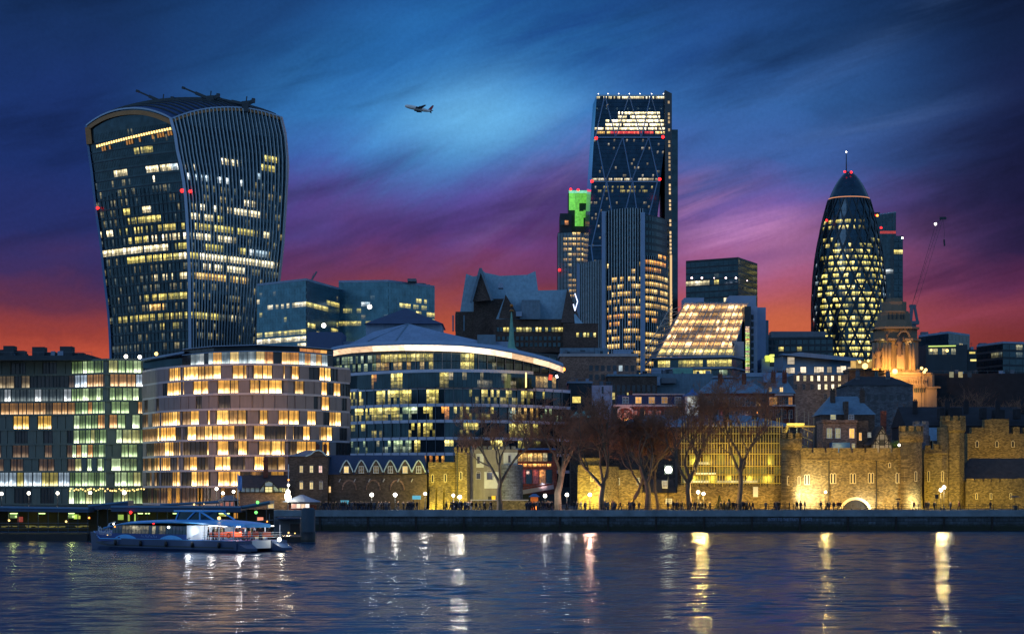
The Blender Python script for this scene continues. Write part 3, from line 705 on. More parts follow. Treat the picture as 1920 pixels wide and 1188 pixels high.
# ================================================================= rounded cone tower with spiral bands
def cone_tower():
    rng = random.Random(12); D = 1160.0; cx = X(1592, D); s = D / FPX
    hw = [(285, .1), (321, 5), (325, 9.5), (334, 17.5), (342, 22.8), (350, 27.5), (360, 32.4), (372, 37.3), (385, 41.4), (400, 45.4), (430, 52.5), (458, 58), (490, 63.5), (520, 66.5), (560, 69), (600, 69.5), (660, 68), (760, 64), (955, 56)]
    def rad(z): y = HZ - (z - CH) / s; return float(np.interp(y, [a for a, _ in hw], [c for _, c in hw])) * s
    root = thing('skyscraper', 'rounded cone-shaped glass skyscraper with diamond lit windows at the right', 'skyscraper', (cx, D, GZ))
    zt = Z(322, D); b = MB(); b.lathe([(rad(GZ + (zt - GZ) * i / 90), GZ + (zt - GZ) * i / 90) for i in range(91)], (cx, D), 48); b.build('glass_shell', GL, root)
    rc = [(1540, 412, 1625, 436, .62, 'yel', 1.1), (1540, 436, 1660, 447, .0, 'dim'), (1540, 448, 1560, 470, .6, 'yel', .9), (1605, 448, 1640, 462, .9, 'yel', 1.2), (1545, 448, 1650, 480, .6, 'yel', 1.2),
          (1535, 480, 1655, 700, .8, 'yel', 1.6), (1523, 480, 1535, 700, .25, 'cool', .3), (1655, 480, 1662, 640, .35, 'cool', .5)]
    fz = Z(402, D); nf = 0; z = GZ + 18; H = 3.28; k = 0; PH = (fz - GZ) / 12
    while z < fz:
        b = MB(); n = 72
        for j in range(n):
            a0 = 2 * math.pi * (j + .10) / n; a1 = 2 * math.pi * (j + .90) / n; am = (a0 + a1) / 2
            if math.sin(am) > .15: continue
            za, zb = z + .25 * H, z + .85 * H; r0, r1 = rad(za) + .12, rad(zb) + .12
            P = lambda a, r, zz: (cx + r * math.cos(a), D + r * math.sin(a), zz)
            sk = .35 if (j + k) % 2 else -.35; w = (a1 - a0) * sk * .5
            lc = litpick(P(am, r0, (za + zb) / 2), rc, rng)
            # the spiralling dark light wells
            spir = ((am / (2 * math.pi) * 6 + (z / (PH * 2.2))) % 1.0)
            if spir < .17: lc = tuple(v * .15 for v in lc)
            b.face([P(a0 + w, r0, za), P(a1 - w, r0, za), P(a1 + w * .4, r1, zb), P(a0 - w * .4, r1, zb)], 0, lc)
        b.build('floor_glazing', GL, root); z += H; k += 1
    st = pbr('diagrid_steel', (44, 58, 66), .5, .1, .3, .4)
    for sgn in (1, -1):
        for j in range(18):
            a = 2 * math.pi * j / 18; b = MB(); pr = None; any_ = 0; fs = Z(375, D)
            for i in range(44):
                zz = GZ + 18 + (fs - GZ - 18) * i / 43; an = a + sgn * (i / 43) * 2 * math.pi * .52; r = rad(zz) + .3
                p = Vector((cx + r * math.cos(an), D + r * math.sin(an), zz)); 
                if pr is not None and math.sin(an) < .3: b.bar(pr, p, 1.05 if zz < fz else .6, .5, (math.cos(an), math.sin(an), 0)); any_ = 1
                elif any_: b.build('diagonal_strut', st, root); b = MB(); any_ = 0
                pr = p
            if any_: b.build('diagonal_strut', st, root)
    b = MB(); z = Z(374, D); b.lathe([(rad(z) + .1, z), (rad(z) + .1, z + .4)], (cx, D), 40); b.build('ring_light', emit('ring_glow', (230, 150, 100), .9), root)
    for zz in ():
        b = MB(); b.lathe([(rad(zz) + .1, zz), (rad(zz) + .35, zz + .3), (rad(zz) + .1, zz + .8)], (cx, D), 40); b.build('ring_band', M_DARK, root)
    b = MB(); b.tube([(cx - 1.5, D, zt - 1), (cx - 1.5, D, Z(285, D))], [.35, .2], 6); b.build('mast', M_DARK, root)
    b = MB(); b.ball((cx - 1.5, D, Z(285, D)), .42); b.build('mast_lamp', E_GLOBE, root)
    for x, y in ((1584, 322), (1596, 323), (1550, 413)):
        b = MB(); b.ball(PT(x, y, D - (12 if y > 400 else 5)), .6); b.build('red_beacon', E_RED, root)
cone_tower()

# ================================================================= further towers
t = office('office_tower', 'dark glass tower with red marker lights standing behind the cone-shaped skyscraper', 'office tower', [(1636, 1560), (1680, 1540)], 405, 46, 3.4,
           [(1646, 447, 1680, 451, .5, 'white', .9), (1650, 466, 1692, 473, .7, 'yel', .9), (1650, 505, 1692, 511, .4, 'cool', .6), (1664, 545, 1692, 552, .7, 'yel', .9)], 31, 30, GL)
for x, y in ((1640, 404), (1652, 427), (1682, 535)):
    b = MB(); b.ball(PT(x, y, 1535), .8); b.build('red_beacon', E_RED, t)
b = MB(); b.prism([(X(1676, 1530), 1530), (X(1693, 1530), 1530), (X(1693, 1530), 1560), (X(1676, 1530), 1560)], GZ, Z(442, 1530)); b.build('lower_shaft', GL, t)
bands(t, [(X(1676, 1529), 1529), (X(1693, 1529), 1529)], GZ, Z(444, 1529), 42, 3.4, [(1676, 466, 1693, 473, .8, 'yel', .9), (1676, 545, 1693, 552, .8, 'yel', .9)], random.Random(4))
b = MB()
for j in range(12):
    x = 1650 + j * 2.5; b.face([PT(x, 438, 1538), PT(x + 2, 438, 1538), PT(x + 2, 433, 1538), PT(x, 433, 1538)], 0, (.5, .05, .03))
b.build('red_lit_band', glass('red_lit_glass', detail='plain'), t)
b = MB(); b.ball(PT(1692, 446, 1528), .7); b.build('beacon', E_GLOBE, t)
b = MB(); b.ball(PT(1645, 404, 1535), .9); b.build('beacon', E_AMBER, t)
for x0, x1 in ((1650, 1668), (1640, 1650)):
    b = MB(); b.box(X(x0, 1555), X(x1, 1555), 1555, 1575, Z(405, 1555) , Z(398 if x0 == 1640 else 401, 1555)); b.build('roof_step', M_DARK, t)

office('office_block', 'plain dark square office block with four roofline lights behind the sloping glass atrium', 'office block', [(1286, 1062), (1384, 1045), (1420, 1075)], 492, 38, 2.6,
       [(1286, 525, 1326, 537, .92, 'white', .65), (1336, 527, 1346, 536, .8, 'yel', .9), (1300, 556, 1380, 563, .6, 'white', .7), (1286, 560, 1380, 640, .06, 'warm', .4), (1325, 494, 1356, 503, .3, 'yel', .4)], 8, 40, M_DARK, M_DARK, (.15, .9), .96)
o = SC.objects.get('office_block')
for x in (1297, 1316, 1361, 1380, 1339, 1401):
    b = MB(); b.ball(PT(x, 521 if x != 1401 else 526, 1040), .28 if x in (1339, 1401) else .5); b.build('roofline_lamp', emit('pink_lamp', (255, 214, 214), 5), o)

office('glass_office', 'teal glass office block with white lower floors beside the flared tower', 'office block', [(482, 775), (574, 755), (636, 790)], 536, 32, 1.6,
       [(482, 566, 573, 577, .80, 'white', .55), (574, 566, 640, 580, .9, 'yel', .8), (482, 612, 574, 612.1, 0, 'dim'), (482, 618, 574, 632, .97, 'yel', .75), (482, 632, 574, 648, .97, 'white', .75), (577, 602, 590, 614, .9, 'yel', 1),
        (590, 618, 640, 640, .8, 'yel', .8), (482, 590, 640, 612, .05, 'yel', .5)], 9, 40, GLT, M_LEAD, (.25, .95), .95, GLT)
t = office('glass_office', 'wider teal glass office block with a canted corner behind the pavilion roof', 'office block', [(635, 795), (728, 792), (815, 815)], 530, 34, 1.7,
       [(640, 580, 680, 592, .75, 'yel', .7), (690, 594, 714, 606, .8, 'yel', .8), (635, 603, 714, 616, .75, 'yel', .7), (750, 563, 802, 578, .75, 'yel', .9), (782, 583, 815, 604, .85, 'yel', .9), (635, 560, 720, 580, .05, 'cool', .5)], 10, 40, GLT, M_LEAD, (.25, .95), .95, GLT,
       plant=((764, 780, 522),))
for x, y, r in ((693, 575, .8), (607, 610, .8)):
    b = MB(); b.ball(PT(x, y, 752), r); b.build('wall_lamp', E_GLOBE, t)
# small crane behind the teal block
c = thing('tower_crane', 'thin luffing crane just visible above the teal glass office roof', 'crane', (X(583, 850), 850, GZ))
b = MB(); b.bar(PT(583, 955, 850), PT(583, 527, 850), 1.2); b.build('mast', M_STEEL, c)
b = MB(); b.bar(PT(583, 527, 850), PT(594, 509, 850), .8, .6); b.bar(PT(583, 527, 850), PT(588, 512, 850), .2, .2); b.build('jib', M_STEEL, c)

# ================================================================= luffing crane over the stone tower
def big_crane():
    D = 900; c = thing('tower_crane', 'tall thin luffing crane with a raised lattice jib right of the carved stone tower', 'crane', (X(1712, D), D, GZ))
    b = MB(); b.bar(PT(1712, 955, D), PT(1712, 608, D), 2.2); b.build('mast', M_STEEL, c)
    b = MB(); b.box(X(1705, D), X(1722, D), D - 2, D + 2, Z(608, D), Z(602, D)); b.bar(PT(1707, 602, D), PT(1710, 571, D), 1.3); b.bar(PT(1720, 602, D), PT(1714, 571, D), 1.0); b.bar(PT(1705, 574, D), PT(1717, 574, D), 1.2); b.build('turntable', M_STEEL, c)
    b = MB(); A, B = PT(1716, 580, D), PT(1768, 410, D); A2, B2 = PT(1710, 572, D), PT(1755, 418, D)
    d = (B - A); nn = 26; o2 = Vector((-1.8, 0, .5))
    b.bar(A, B, .09); b.bar(A + o2, B + o2 * .5, .09)
    for i in range(nn):
        p, q2 = A + d * (i / nn), A + d * ((i + 1) / nn); b.bar(p + (o2 if i % 2 else Vector()), q2 + (Vector() if i % 2 else o2), .04)
    b.build('jib', M_DARK, c)
    b = MB(); b.bar(A2, B2, .12); b.bar(B2, B, .2); b.bar(B, PT(1771, 436, D), .08); b.build('ropes', M_DARK, c)
    b = MB(); b.bar(PT(1770, 449, D), PT(1771, 461, D), .5, 1.0); b.bar(PT(1771, 436, D), PT(1770, 449, D), .1); b.build('hook_block', M_DARK, c)
    b = MB(); b.bar(PT(1762, 409, D), PT(1774, 409, D), 1.2, 1.0); b.build('jib_head', M_DARK, c)
    b = MB(); b.ball(PT(1754, 420, D - 2), .55); b.build('jib_lamp', E_GLOBE, c)
big_crane()

# ================================================================= airliner
def airliner():
    D = 1500.0; s = D / FPX; c = PT(784, 204, D)
    root = thing('airliner', 'white airliner with a red and green tail flying in the blue gap of the clouds', 'airliner', tuple(c))
    ax = Vector((-1, -.25, .18)).normalized(); L = 52 * s; side = Vector((.22, -1, .12)).normalized(); up = ax.cross(side) * -1
    if up.z < 0: up = -up
    prof = [(-.5, .05), (-.42, .4), (-.3, .75), (-.1, 1), (.3, 1), (.42, .8), (.48, .45), (.5, .1)]
    b = MB(); b.tube([c + ax * (t * L) for t, r in prof], [r * 1.5 for t, r in prof], 12); b.build('fuselage', pbr('aircraft_white', (232, 228, 224), .35, .04, 1), root)
    def slab(pts, th, mt, nm):
        n = len(pts); b = MB(); v = [p + up * th / 2 for p in pts] + [p - up * th / 2 for p in pts]
        if nm == 'tail_fin': v = [p + side * th / 2 for p in pts] + [p - side * th / 2 for p in pts]
        b.idx(v, [tuple(range(n)), tuple(range(2 * n - 1, n - 1, -1))] + [(i, n + i, n + (i + 1) % n, (i + 1) % n) for i in range(n)]); return b.build(nm, mt, root)
    wm = pbr('wing_grey', (120, 128, 142), .4, .08, 1, .3)
    for q in (1, -1):
        slab([c + ax * (.12 * L), c + side * (q * 9) + ax * (-.16 * L) + up * .8, c + side * (q * 9) + ax * (-.21 * L) + up * .8, c + ax * (-.10 * L)], .35, wm, 'wing')
        slab([c + ax * (-.40 * L), c + side * (q * 3.4) + ax * (-.50 * L), c + side * (q * 3.4) + ax * (-.54 * L), c + ax * (-.48 * L)], .2, wm, 'tailplane')
        e = c + side * (q * 3.2) - up * .5 + ax * (.04 * L); b = MB(); b.tube([e + ax * 1.4, e + ax * .6, e - ax * 1.4], [.62, .72, .4], 8); b.build('engine', M_DARK, root)
        e = c + side * (q * 5.6) - up * .25 + ax * (-.06 * L); b = MB(); b.tube([e + ax * 1.3, e + ax * .6, e - ax * 1.3], [.55, .62, .35], 8); b.build('engine', M_DARK, root)
    tf = [c + ax * (-.36 * L) + up * 1.0, c + ax * (-.50 * L) + up * 4.6, c + ax * (-.55 * L) + up * 4.6, c + ax * (-.49 * L) + up * .8]
    slab(tf, .3, pbr('tail_red', (170, 30, 50), .4, .05, 1), 'tail_fin')
    t2 = [tf[0].lerp(tf[1], .45), tf[1], tf[2], tf[3].lerp(tf[2], .5)]
    slab([p + side * .02 for p in t2], .36, pbr('tail_green', (24, 84, 66), .4, .05, 1), 'tail_stripe')
    b = MB(); b.ball(c + up * 1.4 - ax * (.12 * L), .4); b.build('position_lamp', E_GLOBE, root)
airliner()
# ================================================================= MIDDLE DISTANCE
def simple_window(root, x, y, D, w, h, mat=None, lit=(0, 0, 0), arch=False, frame=None, sill=True, name='window', bars=True):
    """one framed window: x, y its centre in the photograph, D its distance, w, h in metres; glass set inside a frame that stands proud of the wall"""
    c = PT(x, y, D); x0, x1, z0, z1 = c.x - w / 2, c.x + w / 2, c.z - h / 2, c.z + h / 2; t = min(.09, w * .12)
    b = MB()
    b.face([(x0, D - .03, z0), (x1, D - .03, z0), (x1, D - .03, z1), (x0, D - .03, z1)], 0, lit)
    if frame:
        b.box(x0 - t, x0, D - .14, D, z0, z1, 1); b.box(x1, x1 + t, D - .14, D, z0, z1, 1); b.box(x0 - t, x1 + t, D - .15, D, z1, z1 + t, 1)
        b.box(x0 - t * 1.6, x1 + t * 1.6, D - .2, D, z0 - t, z0, 1)
        if bars:
            b.box(c.x - .03, c.x + .03, D - .10, D - .04, z0, z1, 1); b.box(x0, c.x - .03, D - .10, D - .04, c.z - .03, c.z + .03, 1); b.box(c.x + .03, x1, D - .10, D - .04, c.z - .03, c.z + .03, 1)
        if arch:
            n = 6; pr = None
            for i in range(n + 1):
                a = math.pi * i / n; p = Vector((c.x + math.cos(a) * (w / 2 + t / 2), D - .07, z1 + t + math.sin(a) * w * .45))
                if pr is not None: b.bar(pr, p, .14, t, (0, 0, 1), 1)
                pr = p
    return b.build(name, [mat or GLP, frame or M_WHITE], root)

def gable(b, x0, x1, y0, y1, z0, z1, axis='x', m=0, over=.3):
    """pitched roof: ridge along x (axis 'x') or towards the viewer (axis 'y')"""
    if axis == 'x':
        ym = (y0 + y1) / 2; v = [(x0 - over, y0 - over, z0), (x1 + over, y0 - over, z0), (x1 + over, y1 + over, z0), (x0 - over, y1 + over, z0), (x0 - over, ym, z1), (x1 + over, ym, z1)]
        b.idx(v, [(0, 1, 5, 4), (2, 3, 4, 5), (1, 2, 5), (3, 0, 4), (3, 2, 1, 0)], m)
    else:
        xm = (x0 + x1) / 2; v = [(x0 - over, y0 - over, z0), (x1 + over, y0 - over, z0), (x1 + over, y1 + over, z0), (x0 - over, y1 + over, z0), (xm, y0 - over, z1), (xm, y1 + over, z1)]
        b.idx(v, [(0, 1, 4), (1, 2, 5, 4), (2, 3, 5), (3, 0, 4, 5), (3, 2, 1, 0)], m)
    return b
def hip(b, x0, x1, y0, y1, z0, z1, ins=.35, m=0):
    ym = (y0 + y1) / 2; k = (x1 - x0) * ins
    v = [(x0, y0, z0), (x1, y0, z0), (x1, y1, z0), (x0, y1, z0), (x0 + k, ym, z1), (x1 - k, ym, z1)]
    b.idx(v, [(0, 1, 5, 4), (1, 2, 5), (2, 3, 4, 5), (3, 0, 4), (3, 2, 1, 0)], m); return b

# ---- gothic-roofed office quarter: steep slate roofs with horned gable ends
def steep_roofs():
    root = thing('gothic_office_block', 'brown office block under steep blue slate roofs with horned gables behind the curved canopy', 'office block', (X(980, 740), 740, GZ))
    D = 740
    def roofpatch(pts, th=14, nm='roof', m_=pbr('gothic_slate', (124, 156, 172), .6, .3, .7, 0, .3, streak=True), Df=D, lean=6):
        # pts: outline on the front slope (px); top edge leans back
        ys = [y for _, y in pts]; y0, y1 = min(ys), max(ys)
        b = MB(); front = []
        for x, y in pts:
            d = Df + lean * (y1 - y) / max(1, y1 - y0); front.append(PT(x, y, d))
        back = [Vector((p.x, Df + th + lean, p.z)) for p in front]; n = len(pts)
        b.idx(front + back, [tuple(range(n - 1, -1, -1)), tuple(range(n, 2 * n))] + [(i, (i + 1) % n, n + (i + 1) % n, n + i) for i in range(n)]); return b.build(nm, m_, root)
    def wallpatch(x0, x1, y0, y1, Df, dep=20, m_=M_BROWN, nm='wall'):
        b = MB(); b.box(X(x0, Df), X(x1, Df), Df, Df + dep, Z(y1, Df), Z(y0, Df)); return b.build(nm, m_, root)
    roofpatch([(874, 513), (887, 518), (901, 516), (893, 586), (861, 594)], Df=752)                       # far left slope
    roofpatch([(901, 504), (910, 511), (938, 517), (988, 515), (1004, 508), (1009, 545), (1000, 560), (912, 560)], Df=756)   # main ridge
    b = MB(); b.idx([PT(901, 503, 748), PT(922, 562, 747), PT(884, 566, 747), Vector((PT(901, 503, 748).x, 768, PT(901, 503, 748).z))], [(0, 2, 1), (0, 1, 3), (0, 3, 2)]); b.build('gable_end', M_BROWN, root)
    b = MB(); b.bar(PT(901, 503, 747), PT(923, 563, 746), .7, .8); b.bar(PT(901, 503, 747), PT(883, 567, 746), .7, .8); b.build('gable_coping', M_SLATE, root)
    wallpatch(854, 930, 584, 655, 751); wallpatch(888, 960, 560, 640, 750, 12)
    for i in range(5): wallpatch(848 + i * 5.2, 850.5 + i * 5.2, 591 - (i % 2) * 3, 620, 752.0 - .3 * i, 3, M_SLATE, 'finial')
    roofpatch([(950, 546), (1064, 543), (1068, 537), (1060, 598), (930, 598)], Df=738)                     # lower long roof
    b = MB(); b.idx([PT(948, 552, 733), PT(975, 597, 733), PT(935, 597, 733), Vector((PT(948, 552, 733).x, 745, PT(948, 552, 733).z))], [(0, 2, 1), (0, 1, 3), (0, 3, 2)]); b.build('gable_end', M_BROWN, root)
    b = MB(); b.box(X(978, 732), X(1013, 732), 732, 742, Z(598, 732), Z(562, 732)); b.build('roof_bay', M_SLATE, root)
    for x, y, w, h in ((939, 535, 9, 9), (973, 588, 11, 9)):
        b = MB(); b.box(X(x - w / 2, 728), X(x + w / 2, 728), 728, 733, Z(y + h / 2, 728), Z(y - h / 2, 728)); b.build('plant_box', M_LEAD, root)
    roofpatch([(1064, 540), (1072, 560), (1090, 605), (1052, 605)], Df=730, th=10, m_=M_BROWN, nm='gable_end')
    roofpatch([(1075, 575), (1080, 590), (1095, 608), (1078, 608)], Df=728, th=8)
    wallpatch(925, 1075, 598, 660, 733); wallpatch(1056, 1122, 606, 660, 727, 15)
    rng = random.Random(2); pts = [(X(931, 732.9), 732.9), (X(1070, 732.9), 732.9)]
    bands(root, pts, Z(622, 733), Z(613, 733), 1, 1.1, [(931, 610, 960, 624, .6, 'yel', 1.0), (970, 610, 1058, 624, .8, 'yel', 1.0), (1060, 610, 1074, 624, .8, 'yel', .9)], rng, (.05, .95), .75)
    bands(root, [(X(1080, 726.9), 726.9), (X(1118, 726.9), 726.9)], Z(632, 727), Z(623, 727), 1, 1.1, [(1080, 610, 1120, 640, .75, 'yel', 1.0)], rng, (.05, .95), .7)
    bands(root, pts, Z(652, 733), Z(628, 733), 2, 1.6, [(1028, 650, 1044, 660, 1, 'yel', 1)], rng, (.2, .8), .6)
    b = MB(); P = [PT(1078, 550, 722), PT(1083, 565, 722), PT(1078, 582, 722), PT(1075, 570, 722)]
    for a, c in zip(P, P[1:]): b.bar(a, c, .5, .3)
    b.build('light_curl', emit('curl_glow', (210, 220, 255), 2.2), root)
steep_roofs()

# ---- all the low and middling roofs between the towers and the river
def box_building(name, label, x0, x1, yt, D, dep=20, wall=None, rows=(), seed=1, roof=None, extras=(), cat='building', slant=0, win=(1.1, 1.5), frame=None, group=None, zb=GZ):
    rng = random.Random(seed); wall = wall or M_BROWN
    root = thing(name, label, cat, (X((x0 + x1) / 2, D), D, zb), group)
    b = MB(); x0w, x1w = X(x0, D), X(x1, D); z1 = Z(yt, D)
    b.prism([(x0w, D), (x1w, D), (x1w, D + dep), (x0w, D + dep)], zb, z1, z1s=[z1, z1 - slant, z1 - slant, z1]); b.build('wall', wall, root)
    if roof:
        b = MB(); kind, hh, m_ = roof
        if kind == 'hip': hip(b, x0w - .3, x1w + .3, D - .3, D + dep, z1 + .003, z1 + hh, .25)
        elif kind == 'gable': gable(b, x0w, x1w, D, D + dep, z1 + .003, z1 + hh)
        elif kind == 'gabley': gable(b, x0w, x1w, D, D + dep, z1 + .003, z1 + hh, 'y')
        else: b.prism([(x0w - .3, D - .3), (x1w + .3, D - .3), (x1w + .3, D + dep), (x0w - .3, D + dep)], z1 + .003, z1 + hh, z1s=[z1 + hh, z1 + hh - slant, z1 + hh - slant, z1 + hh])
        b.build('roof', m_, root)
    for (y, xa, xb, n, p, pal, k, *ar) in rows:
        for i in range(n):
            x = xa + (xb - xa) * (i / max(1, n - 1)); lc = (0, 0, 0)
            if rng.random() < p: c = rng.choice(PAL[pal]); lc = tuple(v * k for v in c)
            simple_window(root, x, y, D, win[0], win[1], None, lc, bool(ar and ar[0]), frame)
    cr = random.Random(int(x0 * 7 + yt)); ztop = z1 + (roof[1] if roof and roof[0] == 'flat' else 0)
    if (not roof or roof[0] == 'flat') and not slant and zb == GZ:
        for i in range(max(2, int((x1 - x0) / 22))):
            xx = cr.uniform(x0w + 1, x1w - 1.5); w = cr.uniform(.5, 1.6); hh = cr.uniform(.5, 1.5); yy = D + cr.uniform(1, 4); b = MB(); b.box(xx, xx + w, yy, yy + 1.2, ztop + .003, ztop + hh); b.build('rooftop_vent', cr.choice((M_STEEL, M_DARK, M_LEAD)), root)
        b = MB(); xx = cr.uniform(x0w + 1, x1w - 1); b.bar((xx, D + 2, ztop), (xx, D + 2, ztop + 2.8), .1); b.bar((xx - .5, D + 2, ztop + 2.3), (xx + .5, D + 2, ztop + 2.3), .08); b.build('aerial', M_DARK, root)
        b = MB(); b.bar((x0w, D + .2, ztop + .9), (x1w, D + .2, ztop + .9), .07); [b.bar((x0w + (x1w - x0w) * q / 8, D + .2, ztop), (x0w + (x1w - x0w) * q / 8, D + .2, ztop + .9), .06) for q in range(9)]; b.build('roof_railing', M_STEEL, root)
    elif roof and roof[0] in ('hip', 'gable'):
        for i in range(max(2, int((x1 - x0) / 50))):
            xx = x0w + (x1w - x0w) * (i + .5 + cr.uniform(-.2, .2)) / max(2, int((x1 - x0) / 50)); b = MB(); b.box(xx - .55, xx + .55, D + dep * .3, D + dep * .3 + .9, z1 + .5, z1 + roof[1] + 1.3); b.box(xx - .35, xx - .1, D + dep * .3 + .2, D + dep * .3 + .6, z1 + roof[1] + 1.303, z1 + roof[1] + 1.8); b.box(xx + .1, xx + .35, D + dep * .3 + .2, D + dep * .3 + .6, z1 + roof[1] + 1.303, z1 + roof[1] + 1.8); b.build('chimney', wall, root)
    for (xa, xb, y0, y1, dd, m_, nm) in extras:
        b = MB(); DD = D + dd; b.box(X(xa, DD), X(xb, DD), DD, DD + 4, Z(y1, DD), Z(y0, DD)); b.build(nm, m_, root)
    return root

# far left silhouettes
box_building('roof_terrace_block', 'dark building with three square roof houses against the red sky at the far left', -30, 172, 666, 600, 25, M_DARK,
             extras=((6, 26, 648, 668, 2, M_DARK, 'roof_house'), (60, 83, 650, 668, 2, M_DARK, 'roof_house'), (112, 135, 649, 668, 2, M_DARK, 'roof_house'), (26, 45, 657, 668, 4, M_DARK, 'roof_house'), (84, 104, 660, 668, 4, M_DARK, 'roof_house'), (135, 156, 661, 668, 4, M_DARK, 'roof_house'), (161, 165, 664, 668, 4, M_DARK, 'chimney'), (-30, 6, 655, 668, 3, M_DARK, 'roof_house')))
# blue-grey pavilion roof behind the canopy
def pavilion():
    D = 620; root = thing('pavilion_building', 'low building with a pyramid-topped blue grey metal roof behind the lit canopy', 'building', (X(760, D), D, GZ))
    b = MB(); b.box(X(575, D), X(960, D), D, D + 40, GZ, Z(640, D)); b.build('wall', M_LEAD, root)
    b = MB(); v = [PT(636, 655, D - 3), PT(700, 622, D + 4), PT(765, 606, D + 8), PT(826, 622, D + 4), PT(950, 650, D - 3), PT(960, 662, D - 6), PT(610, 668, D - 6)]
    b.idx(v + [Vector((p.x, D + 38, p.z)) for p in v], [(6, 5, 4, 3, 2, 1, 0)[::-1]] + [(i, i + 1, i + 8, i + 7) for i in range(4)]); b.build('roof', M_LEAD, root)
    b = MB(); A, Bp, Cc, Dd = PT(686, 606, D + 10), PT(828, 606, D + 10), PT(828, 640, D + 9), PT(686, 640, D + 9)
    b.prism([(A.x, A.y), (Bp.x, Bp.y), (Bp.x, Bp.y + 20), (A.x, A.y + 20)], Dd.z, A.z); b.build('clerestory', M_LEAD, root)
    b = MB(); hip(b, X(683, D + 9), X(831, D + 9), D + 8, D + 34, Z(607, D + 9), Z(577, D + 20), .5); b.build('pyramid_roof', pbr('dark_roof', (48, 62, 92), .6, .2, .5, 0, .2), root)
    b = MB(); b.bar(PT(742, 640, D), PT(766, 607, D + 8), .5, .5); b.bar(PT(740, 640, D), PT(700, 650, D - 2), .4, .4); b.bar(PT(766, 607, D + 8), PT(690, 640, D), .4, .4); b.bar(PT(766, 607, D + 8), PT(900, 646, D), .4, .4); b.build('ridge', M_SLATE, root)
    b = MB(); b.box(X(576, D - 8), X(640, D - 8), D - 8, D + 10, GZ, Z(622, D - 8)); b.build('side_block', pbr('blue_block', (62, 84, 122), .6, .1, .4), root)
    b = MB(); b.box(X(874, D - 9), X(884, D - 9), D - 9, D - 5, Z(656, D - 9), Z(641, D - 9)); b.build('roof_hatch', M_LEAD, root)
    b = MB(); b.box(X(895, D - 2), X(929, D - 2), D - 2, D + 8, Z(656, D - 2), Z(627, D - 2)); b.build('plant_screen', M_SLATE, root)
    for i in range(22):
        x = 650 + i * 14; b = MB(); b.bar(PT(x, 648, D - 3.2), PT(x + 2, 626 + abs(x - 765) * .12, D + 4.0), .12, .12); b.build('roof_seam', M_SLATE, root)
pavilion()
# copper spire with a ball
t = thing('church_spire', 'slim green copper church spire with a golden ball above the lit canopy', 'spire', (X(959, 600), 600, GZ)); D = 600
b = MB(); b.lathe([(1.9, GZ), (1.9, Z(664, D)), (1.5, Z(662, D))], (X(959, D), D), 8); b.build('tower', M_STONE, t)
b = MB(); b.lathe([(2.6, Z(662, D)), (2.7, Z(660, D)), (1.1, Z(651, D)), (.75, Z(635, D)), (.4, Z(605, D)), (.12, Z(583, D))], (X(959, D), D), 8, sm=False); b.build('spire', M_COPPER, t)
b = MB(); b.lathe([(.5, Z(584, D)), (.8, Z(582.5, D)), (.2, Z(580, D))], (X(959, D), D), 8); b.ball((X(959, D), D, Z(573, D)), .55); b.build('ball_finial', pbr('gilt', (170, 110, 60), .3, .1, 1, .8), t)

box_building('tan_brick_building', 'tan brick building with a blue roof edge right of the canopy end', 1050, 1194, 668, 640, 25, M_TAN, rows=((690, 1108, 1186, 8, .12, 'cool', .5), (707, 1108, 1186, 8, .15, 'yel', .5)), win=(1.1, 1.7), seed=3, roof=('flat', .8, M_STONE),
             extras=((1056, 1116, 659, 668, 3, M_STEEL, 'plant_screen'), (1150, 1186, 655, 668, 4, M_LEAD, 'plant_screen'), (1050, 1140, 652, 668, 12, M_SLATE, 'roof_block')))
box_building('dark_office', 'small dark glazed office with one yellow window beside the lavender wall', 1066, 1110, 718, 590, 15, M_DARK, rows=((749, 1081, 1081, 1, 1, 'yel', 1.0),), win=(2.3, 1.7), roof=('flat', .5, M_LEAD))
box_building('lavender_building', 'pale lavender rendered block with two slit windows', 1110, 1148, 722, 585, 15, M_LAV, rows=((731, 1130, 1130, 1, 0, 'yel', 1), (749, 1130, 1130, 1, 0, 'yel', 1)), win=(.5, 1.9))
box_building('copper_roofed_house', 'low brown house with a pale green copper roof beside the curved office', 1070, 1128, 782, 520, 10, M_BROWN, roof=('hip', 1.8, M_COPPER))
box_building('dark_courtyard_block', 'dark narrow-windowed block behind the red brick mansard house', 1140, 1232, 705, 630, 20, M_BROWN, rows=((728, 1150, 1226, 9, 0, 'yel', 1), (742, 1150, 1226, 9, .05, 'yel', .5)), win=(.9, 2.0), roof=('flat', .6, M_SLATE))
box_building('plum_building', 'plum coloured windowless rooftop block over the dark courtyard building', 1166, 1222, 700, 655, 20, pbr('plum_render', (92, 56, 70), .85, .15, .4))
box_building('roof_plant_block', 'blue grey block crowded with roof plant below the sloping atrium', 1208, 1336, 700, 668, 16, M_SLATE, extras=((1222, 1240, 690, 701, 2, M_LEAD, 'plant_box'), (1244, 1262, 694, 701, 2, M_STEEL, 'plant_box'), (1262, 1300, 690, 702, 5, M_COPPER, 'curved_cowl'), (1205, 1238, 706, 722, -3, M_LEAD, 'plant_box'), (1240, 1268, 708, 718, -2, M_STEEL, 'plant_box')))
